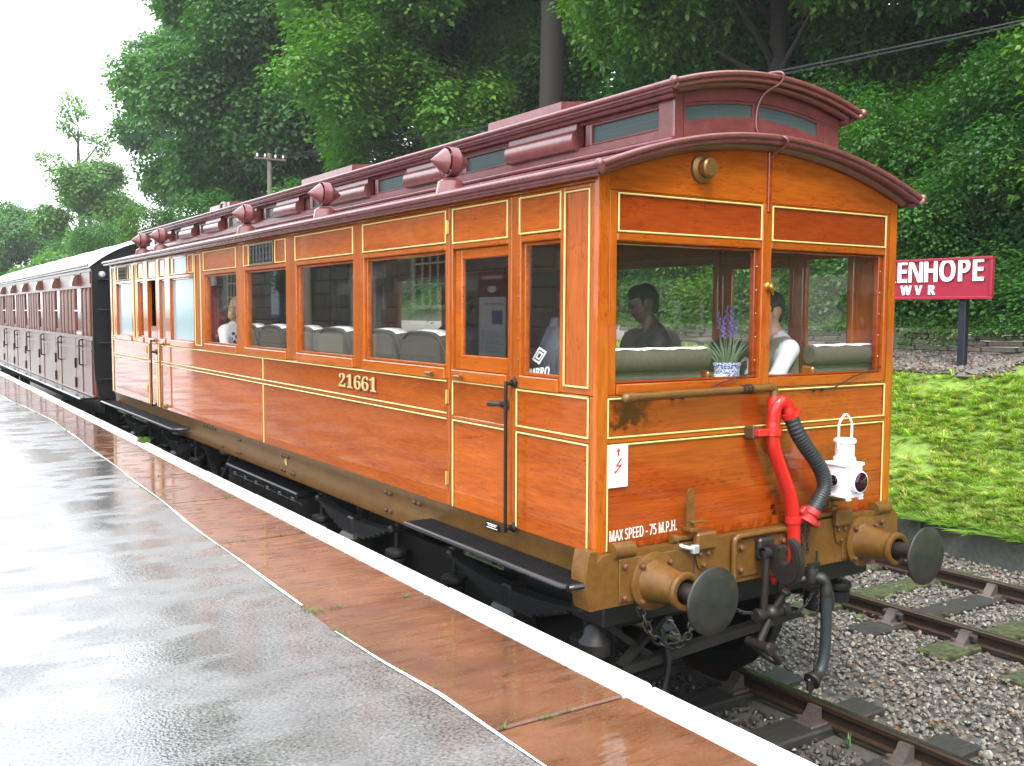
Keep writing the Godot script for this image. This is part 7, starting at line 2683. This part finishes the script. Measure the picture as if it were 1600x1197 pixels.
func build_people() -> void:
	var fy := 1.28
	var skin := Color(0.42, 0.24, 0.16)
	# dark jacket, looking down to his right, in the armchair behind the pot
	var j := seated(0.10, Vector3(0.10, 0.80, 0.42))
	j.nod = 0.22
	j.look = -0.1
	person("man in a dark jacket sitting behind the left end window, looking down", Vector3(0.20, fy, -1.12), -2.05, j, {"top": Color(0.022, 0.024, 0.022), "legs": Color(0.02, 0.02, 0.025), "skin": Color(0.10, 0.06, 0.042), "hair": Color(0.008, 0.007, 0.006)}, "short")
	# white shirt and grey waistcoat
	j = seated(0.06, Vector3(0.16, 0.84, 0.36))
	j.elbow_l = Vector3(-0.27, 0.80, 0.16)
	j.elbow_r = Vector3(0.27, 0.80, 0.16)
	var w := person("man in white shirt and grey waistcoat with glasses, half hidden by the middle pillar", Vector3(0.70, fy - 0.05, -0.53), -PI / 2 - 0.35, j, {"top": Color(0.20, 0.19, 0.16), "sleeve": Color(0.58, 0.61, 0.66), "collar": Color(0.58, 0.61, 0.66), "short": true, "legs": Color(0.03, 0.03, 0.035), "skin": skin, "hair": Color(0.015, 0.012, 0.01), "glasses": true}, "short")
	# someone further in, dark against the far window
	j = seated(0.0, Vector3(0.12, 0.70, 0.34))
	person("person in dark clothes seated further in, dark against the far window", Vector3(0.42, fy, -4.25), -PI / 2 + 0.5, j, {"top": Color(0.02, 0.02, 0.022), "legs": Color(0.02, 0.02, 0.02), "skin": Color(0.2, 0.12, 0.08), "hair": Color(0.012, 0.01, 0.01)}, "curly")
	# fair hair and patterned blouse by the last clear window
	j = seated(0.0, Vector3(0.12, 0.68, 0.30))
	var bl := person("fair haired woman in black and white patterned blouse by the last clear side window", Vector3(-0.86, fy - 0.04, -6.93), 0.3, j, {"top": Color(0.7, 0.7, 0.7), "legs": Color(0.03, 0.03, 0.04), "skin": skin, "hair": Color(0.42, 0.27, 0.12)}, "long")
	var spots := Shape.new()
	for k in 150:
		var a := TAU * k * 0.618
		var y := 0.62 + 0.40 * (k / 150.0)
		spots.lathe([Vector2(0.021, 0), Vector2(0.012, 0.004), Vector2(0, 0.005)], along(Vector3(cos(a) * 0.185, y, -0.05 + sin(a) * 0.128), Vector3(cos(a), 0, sin(a) * 1.4)), 5)
	part(bl, "blouse_pattern", spots, M.shade_black).set_meta("kind", "stuff")
	# two people on the platform by the station, seen in the glass
	j = standing()
	j.elbow_r = Vector3(0.22, 1.12, 0.16)
	j.wrist_r = Vector3(0.06, 1.42, 0.20)
	person("woman in a dark green coat on the platform lifting one hand to her face", Vector3(-6.6, 0.9, -23.6), 0.7, j, {"top": Color(0.03, 0.05, 0.045), "legs": Color(0.05, 0.09, 0.28), "skin": skin, "hair": Color(0.06, 0.03, 0.02)}, "curly")
	person("grey haired person in a red jacket standing on the platform by the station wall", Vector3(-6.7, 0.9, -24.7), 0.9, standing(), {"top": Color(0.35, 0.03, 0.035), "legs": Color(0.05, 0.05, 0.06), "skin": skin, "hair": Color(0.35, 0.34, 0.33)}, "short")


# ---------------------------------------------------------------- the station building across the platform
func build_station() -> void:
	var x := -7.5
	var o := thing("station_building", "long station building of coursed dark stone along the back of the platform", "building", Vector3(-10, 0.9, -20))
	var z0 := -9.0
	var z1 := -31.5
	wpart(o, "wall", span_shape(Vector3(-13, 0.88, z1), Vector3(x - 0.04, 5.3, z0)), M.mortar)
	var roof := Shape.new()
	roof.prism(PackedVector2Array([Vector2(x + 0.45, 5.2), Vector2(-10.25, 7.6), Vector2(-13.45, 5.2), Vector2(-13.3, 5.12), Vector2(-10.25, 7.45), Vector2(x + 0.3, 5.12)]), z0 - z1 + 0.6, Transform3D(Basis.IDENTITY, Vector3(0, 0, z1 - 0.3)))
	wpart(o, "roof", roof, M.slate)
	for z in [z0, z1]:
		var gable := Shape.new()
		gable.prism(PackedVector2Array([Vector2(-13, 5.3), Vector2(x - 0.04, 5.3), Vector2(-10.25, 7.45)]), 0.3, Transform3D(Basis.IDENTITY, Vector3(0, 0, z - 0.3 if z == z0 else z)))
		wpart(o, "gable", gable, M.stone_dark)
	# openings: [z near, z far, y low, y high]
	var holes := [[-12.9, -14.4, 2.55, 4.4], [-16.2, -17.5, 0.9, 3.3], [-21.0, -21.9, 2.4, 4.3], [-25.8, -27.2, 2.4, 4.3]]
	var protos := []
	for l in [0.72, 0.95, 1.2]:
		var s := Shape.new()
		s.box(Vector3.ZERO, Vector3(0.10, 0.315, l - 0.02), 0.02)
		protos.append([l, s.mesh()])
	var tones := [M.stone_dark, M.stone_soot, M.stone_dark]
	for row in 13:
		var y := 0.9 + 0.165 + 0.335 * row
		var z := z0 - 0.02 - 0.3 * (row % 2)
		while z > z1 + 0.8:
			var pick: Array = protos[rng.randi() % 3]
			var l: float = pick[0] * 1.1
			var shut := false
			for h in holes:
				if z - l < h[0] and z > h[1] and y > h[2] - 0.16 and y < h[3] + 0.16:
					shut = true
			if not shut:
				part(o, "wall_stone", pick[1], tones[rng.randi() % 3], "", Transform3D(Basis.from_scale(Vector3(1, 1, 1.1)), Vector3(x - 0.012 + rng.randf_range(-0.012, 0.012), y, z - l / 2) - o.position))
			z -= l
	for h in holes:
		var door: bool = h[2] < 1.0
		var f := Shape.new()
		for e in [[h[0], h[0] - 0.09], [h[1] + 0.09, h[1]]]:
			f.span(Vector3(x - 0.03, h[2], e[1]), Vector3(x + 0.02, h[3], e[0]), 0.006)
		f.span(Vector3(x - 0.03, h[3] - 0.09, h[1] + 0.09), Vector3(x + 0.02, h[3], h[0] - 0.09), 0.006)
		f.span(Vector3(x - 0.03, h[2], h[1] + 0.09), Vector3(x + 0.02, h[2] + 0.08, h[0] - 0.09), 0.006)
		var wdw := wpart(o, "door" if door else "window", f, M.cream)
		if door:
			part(wdw, "leaf", span_shape(Vector3(x - 0.025, h[2] + 0.08, h[1] + 0.09), Vector3(x - 0.005, h[3] - 0.09, h[0] - 0.09)), M.coach)
			continue
		part(wdw, "pane", span_shape(Vector3(x - 0.028, h[2] + 0.08, h[1] + 0.09), Vector3(x - 0.02, h[3] - 0.09, h[0] - 0.09)), M.dark_glass)
		for k in 3:
			var z := lerpf(h[0] - 0.09, h[1] + 0.09, (k + 1) / 4.0)
			part(wdw, "glazing_bar", span_shape(Vector3(x - 0.019, h[2] + 0.08, z - 0.018), Vector3(x + 0.006, h[3] - 0.09, z + 0.018)), M.cream)
		for k in 3:
			var y := lerpf(h[2] + 0.08, h[3] - 0.09, (k + 1) / 4.0)
			part(wdw, "glazing_bar", span_shape(Vector3(x - 0.018, y - 0.018, h[1] + 0.09), Vector3(x + 0.003, y + 0.018, h[0] - 0.09)), M.cream)
	# poster board with a maroon heading
	var p := thing("poster_board", "framed poster board with a maroon heading and a white sheet on the station wall", "poster board", Vector3(-7.38, 1.66, -11.0))
	part(p, "frame", span_shape(Vector3(-0.05, 0, -0.50), Vector3(0.03, 1.58, 0.50), 0.01), M.black)
	part(p, "heading", span_shape(Vector3(0.03, 1.12, -0.45), Vector3(0.036, 1.54, 0.45)), M.sign_maroon)
	part(p, "sheet", span_shape(Vector3(0.03, 0.04, -0.45), Vector3(0.036, 1.10, 0.45)), M.white)
	var ov := Shape.new()
	ov.lathe([Vector2(0.14, 0), Vector2(0.14, 0.005), Vector2(0, 0.006)], Transform3D(Basis(Vector3(0, 0.45, 0), Vector3(1, 0, 0), Vector3(0, 0, 1)), Vector3(0.036, 1.24, 0)), 20)
	part(p, "oval_badge", ov, M.linen)
	part(p, "picture", span_shape(Vector3(0.036, 0.62, 0.0), Vector3(0.039, 0.86, 0.36)), M.print_blue)
	for k in 9:
		part(p, "print_line", span_shape(Vector3(0.036, 0.12 + 0.045 * k, -0.38), Vector3(0.038, 0.135 + 0.045 * k, 0.38 - 0.09 * (k % 3))), M.print_grey)
	part(p, "print_line", span_shape(Vector3(0.036, 0.96, -0.3), Vector3(0.038, 1.0, 0.36)), M.print_grey)
	part(p, "print_line", span_shape(Vector3(0.036, 1.42, -0.34), Vector3(0.038, 1.48, 0.34)), M.print_pink)
	var p2 := thing("timetable_board", "blue and white timetable board farther along the station wall", "poster board", Vector3(-7.38, 2.3, -22.35))
	part(p2, "frame", span_shape(Vector3(-0.05, 0, -0.36), Vector3(0.03, 1.5, 0.36), 0.01), M.print_blue)
	part(p2, "sheet", span_shape(Vector3(0.03, 0.1, -0.30), Vector3(0.036, 1.1, 0.30)), M.print_pale)
	var ball := Shape.new()
	ball.lathe([Vector2(0, 0), Vector2(0.16, 0), Vector2(0.16, 0.006), Vector2(0, 0.007)], Transform3D(Basis(Vector3(0, 1, 0), Vector3(1, 0, 0), Vector3(0, 0, -1)), Vector3(0.031, 1.3, 0)), 18)
	part(p2, "round_badge", ball, M.white)
	# cream column, hanging basket, bench, lit sign
	var c := thing("awning_column", "cream iron column standing at the edge of the station awning", "column", Vector3(-7.3, 0.9, -19.8))
	var cs := Shape.new()
	cs.lathe([Vector2(0.16, 0), Vector2(0.16, 0.2), Vector2(0.10, 0.26), Vector2(0.085, 2.9), Vector2(0.13, 3.0), Vector2(0.13, 3.1), Vector2(0.09, 3.12), Vector2(0.09, 4.3)], Transform3D.IDENTITY, 16)
	part(c, "shaft", cs, M.cream)
	var b := thing("hanging_basket", "hanging basket of red flowers beside the cream column", "flower basket", Vector3(-7.1, 3.0, -20.35))
	var bk := Shape.new()
	bk.lathe([Vector2(0, 0), Vector2(0.16, 0.06), Vector2(0.22, 0.2), Vector2(0, 0.21)], Transform3D.IDENTITY, 14)
	bk.tube([Vector3(0, 0.2, 0), Vector3(-0.05, 0.9, 0), Vector3(-0.4, 0.95, 0)], 0.012, 5)
	part(b, "basket", bk, M.black)
	crown(b, "small", [[Vector3(-7.1, 3.25, -20.35), Vector3(0.32, 0.26, 0.36)]], 260.0, Color(0.05, 0.13, 0.03), Vector3(-7.1, 3.0, -20.35))
	var fl := Shape.new()
	for k in 26:
		fl.ball(Vector3(sin(k * 2.4) * 0.33, 0.02 + 0.015 * k, cos(k * 2.4) * 0.36), 0.045, 4, 6)
	part(b, "flowers", fl, M.red)
	var bench := thing("platform_bench", "pale wooden bench against the station wall", "bench", Vector3(-7.05, 0.9, -18.6))
	part(bench, "seat", span_shape(Vector3(-0.25, 0.42, -0.9), Vector3(0.25, 0.47, 0.9), 0.01), M.cream)
	part(bench, "backrest", span_shape(Vector3(-0.30, 0.6, -0.9), Vector3(-0.25, 1.05, 0.9), 0.01), M.cream)
	for s in [-0.75, 0.75]:
		part(bench, "leg", span_shape(Vector3(-0.22, 0, s - 0.03), Vector3(0.2, 0.42, s + 0.03), 0.01), M.black)
	var sgn := thing("white_platform_sign", "white sign above a dark red door at the far end of the station wall", "sign", Vector3(-7.36, 3.3, -28.45))
	part(sgn, "board", span_shape(Vector3(-0.06, 0, -0.42), Vector3(0.05, 0.42, 0.42), 0.02), M.white)
	part(sgn, "backing", span_shape(Vector3(-0.10, -0.04, -0.46), Vector3(-0.061, 0.46, 0.46), 0.01), M.black)
	single("dark_red_door", span_shape(Vector3(-0.06, 0, -0.55), Vector3(0.03, 2.3, 0.55), 0.01), M.red_old, "dark red door under the white sign of the station building", "door", Vector3(-7.42, 0.9, -29.0))


# ---------------------------------------------------------------- beside the line
func build_lineside() -> void:
	# station name board, parallel to the track
	var gy := bank_height(8.5, -4.2)
	var s := thing("station_sign", "crimson station name board with raised white capitals on black posts", "sign", Vector3(8.5, gy, -4.75))
	var z0 := -3.73
	var z1 := -5.78
	wpart(s, "board", span_shape(Vector3(8.47, 2.72, z1), Vector3(8.52, 3.275, z0), 0.004), M.sign_crimson)
	var rim := Shape.new()
	rim.span(Vector3(8.44, 3.245, z1), Vector3(8.475, 3.285, z0 + 0.01), 0.006)
	rim.span(Vector3(8.44, 2.70, z1), Vector3(8.475, 2.74, z0 + 0.01), 0.006)
	rim.span(Vector3(8.44, 2.74, z0 - 0.028), Vector3(8.475, 3.245, z0 + 0.01), 0.006)
	rim.span(Vector3(8.44, 2.74, z1), Vector3(8.475, 3.245, z1 + 0.038), 0.006)
	wpart(s, "rim", rim, M.sign_crimson)
	for z in [-4.2, -5.62]:
		var p := Shape.new()
		p.span(Vector3(8.53, gy - 0.4, z - 0.055), Vector3(8.63, 3.22, z + 0.055), 0.008)
		wpart(s, "post", p, M.post_black)
	# each letter a piece of its own, facing the track
	var face := Basis(Vector3.UP, -PI / 2)
	var word := "OXENHOPE"
	var right := -3.83
	var widths := {"O": 0.272, "X": 0.235, "E": 0.205, "N": 0.245, "H": 0.245, "P": 0.222}
	for k in range(word.length() - 1, -1, -1):
		var ch := word[k]
		var wd: float = widths[ch]
		var zc := right - wd / 2
		part(s, "letter_shade", text_mesh(ch, 0.43, 0.012), M.sign_maroon, "", Transform3D(face * Basis.from_scale(Vector3(0.90, 1, 1)), Vector3(8.463, 3.10 - 0.008, zc + 0.006) - s.position))
		part(s, "letter", text_mesh(ch, 0.43, 0.022), M.letter_white, "", Transform3D(face * Basis.from_scale(Vector3(0.88, 1, 1)), Vector3(8.456, 3.10, zc) - s.position))
		right -= wd
	var zz := -4.64
	for ch in ["R", "V", "W", "&", "K"]:
		part(s, "letter", text_mesh(ch, 0.19, 0.022), M.letter_white, "", Transform3D(face, Vector3(8.456, 2.835, zz) - s.position))
		zz -= 0.205 if ch != "W" else 0.29
	# telegraph pole
	var pole_at := Vector3(11.5, bank_height(11.5, -41.3), -41.3)
	pole(pole_at, 9.62, "grey telegraph pole with one cross arm and white insulators rising before the wood")
	pole(Vector3(11.2, bank_height(11.2, -92.0), -92.0), 9.0, "far telegraph pole down the line past the second carriage")
	pole(Vector3(11.0, bank_height(11.0, 6.0), 6.0), 7.1, "near telegraph pole on the bank beside the front of the train")
	var w := 0
	for dx in [-0.62, -0.25, 0.25, 0.62]:
		for run in [[Vector3(11.5, 9.66, -41.3), Vector3(11.0, 6.62 + 0.12 * w, 6.0)], [Vector3(11.5, 9.66, -41.3), Vector3(11.2, 9.05, -92.0)]]:
			var a: Vector3 = run[0] + Vector3(dx, 0, 0)
			var b: Vector3 = run[1] + Vector3(dx, 0, 0)
			var path := []
			for k in 17:
				var t := k / 16.0
				path.append(a.lerp(b, t) - Vector3(0, 2.0 * t * (1.0 - t), 0))
			var wire := Shape.new()
			wire.tube(path, 0.005, 4)
			single("telegraph_wire", wire, M.wire, "thin telegraph wire, %s of the four %s" % [["leftmost", "second from the left", "third from the left", "rightmost"][w], "strung over the saloon roof" if run[1].z > 0 else "going down the line"], "wire", Vector3.ZERO, "telegraph wires")
		w += 1


func pole(at: Vector3, top_y: float, label: String) -> void:
	var o := thing("telegraph_pole", label, "pole", at)
	var h := top_y - at.y
	var p := Shape.new()
	p.tube([Vector3(0, -0.3, 0), Vector3(0, h + 0.22, 0)], [0.15, 0.10], 10)
	part(o, "post", p, M.pole_wood)
	var a := Shape.new()
	a.box(Vector3(0, h - 0.06, 0.12), Vector3(1.5, 0.09, 0.09), 0.01)
	a.bar(Vector3(-0.5, h - 0.06, 0.1), Vector3(0, h - 0.6, 0.1), 0.04, 0.01)
	a.bar(Vector3(0.5, h - 0.06, 0.1), Vector3(0, h - 0.6, 0.1), 0.04, 0.01)
	part(o, "cross_arm", a, M.pole_wood)
	for dx in [-0.62, -0.25, 0.25, 0.62]:
		var i := Shape.new()
		i.lathe([Vector2(0.02, 0), Vector2(0.02, 0.05), Vector2(0.055, 0.06), Vector2(0.055, 0.12), Vector2(0.035, 0.15), Vector2(0.04, 0.18), Vector2(0, 0.2)], Transform3D(Basis.IDENTITY, Vector3(dx, h - 0.02, 0.12)), 10)
		part(o, "insulator", i, M.white)


# ---------------------------------------------------------------- white tail lamp on the right lamp iron
func build_tail_lamp() -> void:
	var o := thing("tail_lamp", "white painted tail lamp with dark red lens hanging on the carriage end", "lamp", Vector3(0.565, 1.392, 0.155))
	var s := Shape.new()
	s.box(Vector3(0, 0.105, 0), Vector3(0.155, 0.18, 0.155), 0.010)
	s.box(Vector3(0, 0.200, 0), Vector3(0.172, 0.022, 0.172), 0.006)
	s.box(Vector3(0, 0.012, 0), Vector3(0.166, 0.020, 0.166), 0.004)
	part(o, "case", s, M.white)
	for sx in [-1.0, 1.0]:
		for sz in [-1.0, 1.0]:
			part(o, "foot", span_shape(Vector3(sx * 0.055 - 0.018, -0.012, sz * 0.08 - 0.008), Vector3(sx * 0.055 + 0.018, 0.001, sz * 0.08 + 0.008), 0.002), M.white)
	var c := Shape.new()
	c.lathe([Vector2(0.068, 0.212), Vector2(0.066, 0.235), Vector2(0.057, 0.245), Vector2(0.057, 0.325), Vector2(0.066, 0.327), Vector2(0.068, 0.340), Vector2(0.060, 0.352), Vector2(0, 0.357)], Transform3D.IDENTITY, 22)
	part(o, "chimney", c, M.white)
	var b := Shape.new()
	b.tube(curve([Vector3(-0.058, 0.29, 0.0), Vector3(-0.06, 0.40, 0), Vector3(-0.057, 0.442, 0), Vector3(-0.024, 0.484, 0), Vector3(0, 0.496, 0), Vector3(0.024, 0.484, 0), Vector3(0.057, 0.442, 0), Vector3(0.06, 0.40, 0), Vector3(0.058, 0.29, 0)], 4), 0.0075, 8)
	part(o, "handle", b, M.white)
	for e in [[Vector3(0.012, 0.100, 0.077), Vector3.BACK, 0.066], [Vector3(-0.077, 0.105, 0.0), Vector3.LEFT, 0.036]]:
		var r: float = e[2]
		var ring := Shape.new()
		ring.lathe([Vector2(r, 0), Vector2(r, r * 0.55), Vector2(r * 0.9, r * 0.58), Vector2(r * 0.86, r * 0.3)], along(e[0], e[1]), 24)
		var h := part(o, "lens_holder", ring, M.white)
		var l := Shape.new()
		l.lathe([Vector2(r * 0.93, r * 0.5), Vector2(r * 0.8, r * 0.68), Vector2(r * 0.5, r * 0.82), Vector2(0, r * 0.88)], along(e[0], e[1]), 22)
		part(h, "lens", l, M.lens)
	part(o, "lamp_socket", span_shape(Vector3(-0.03, 0.02, -0.11), Vector3(0.03, 0.15, -0.0825), 0.004), M.white)
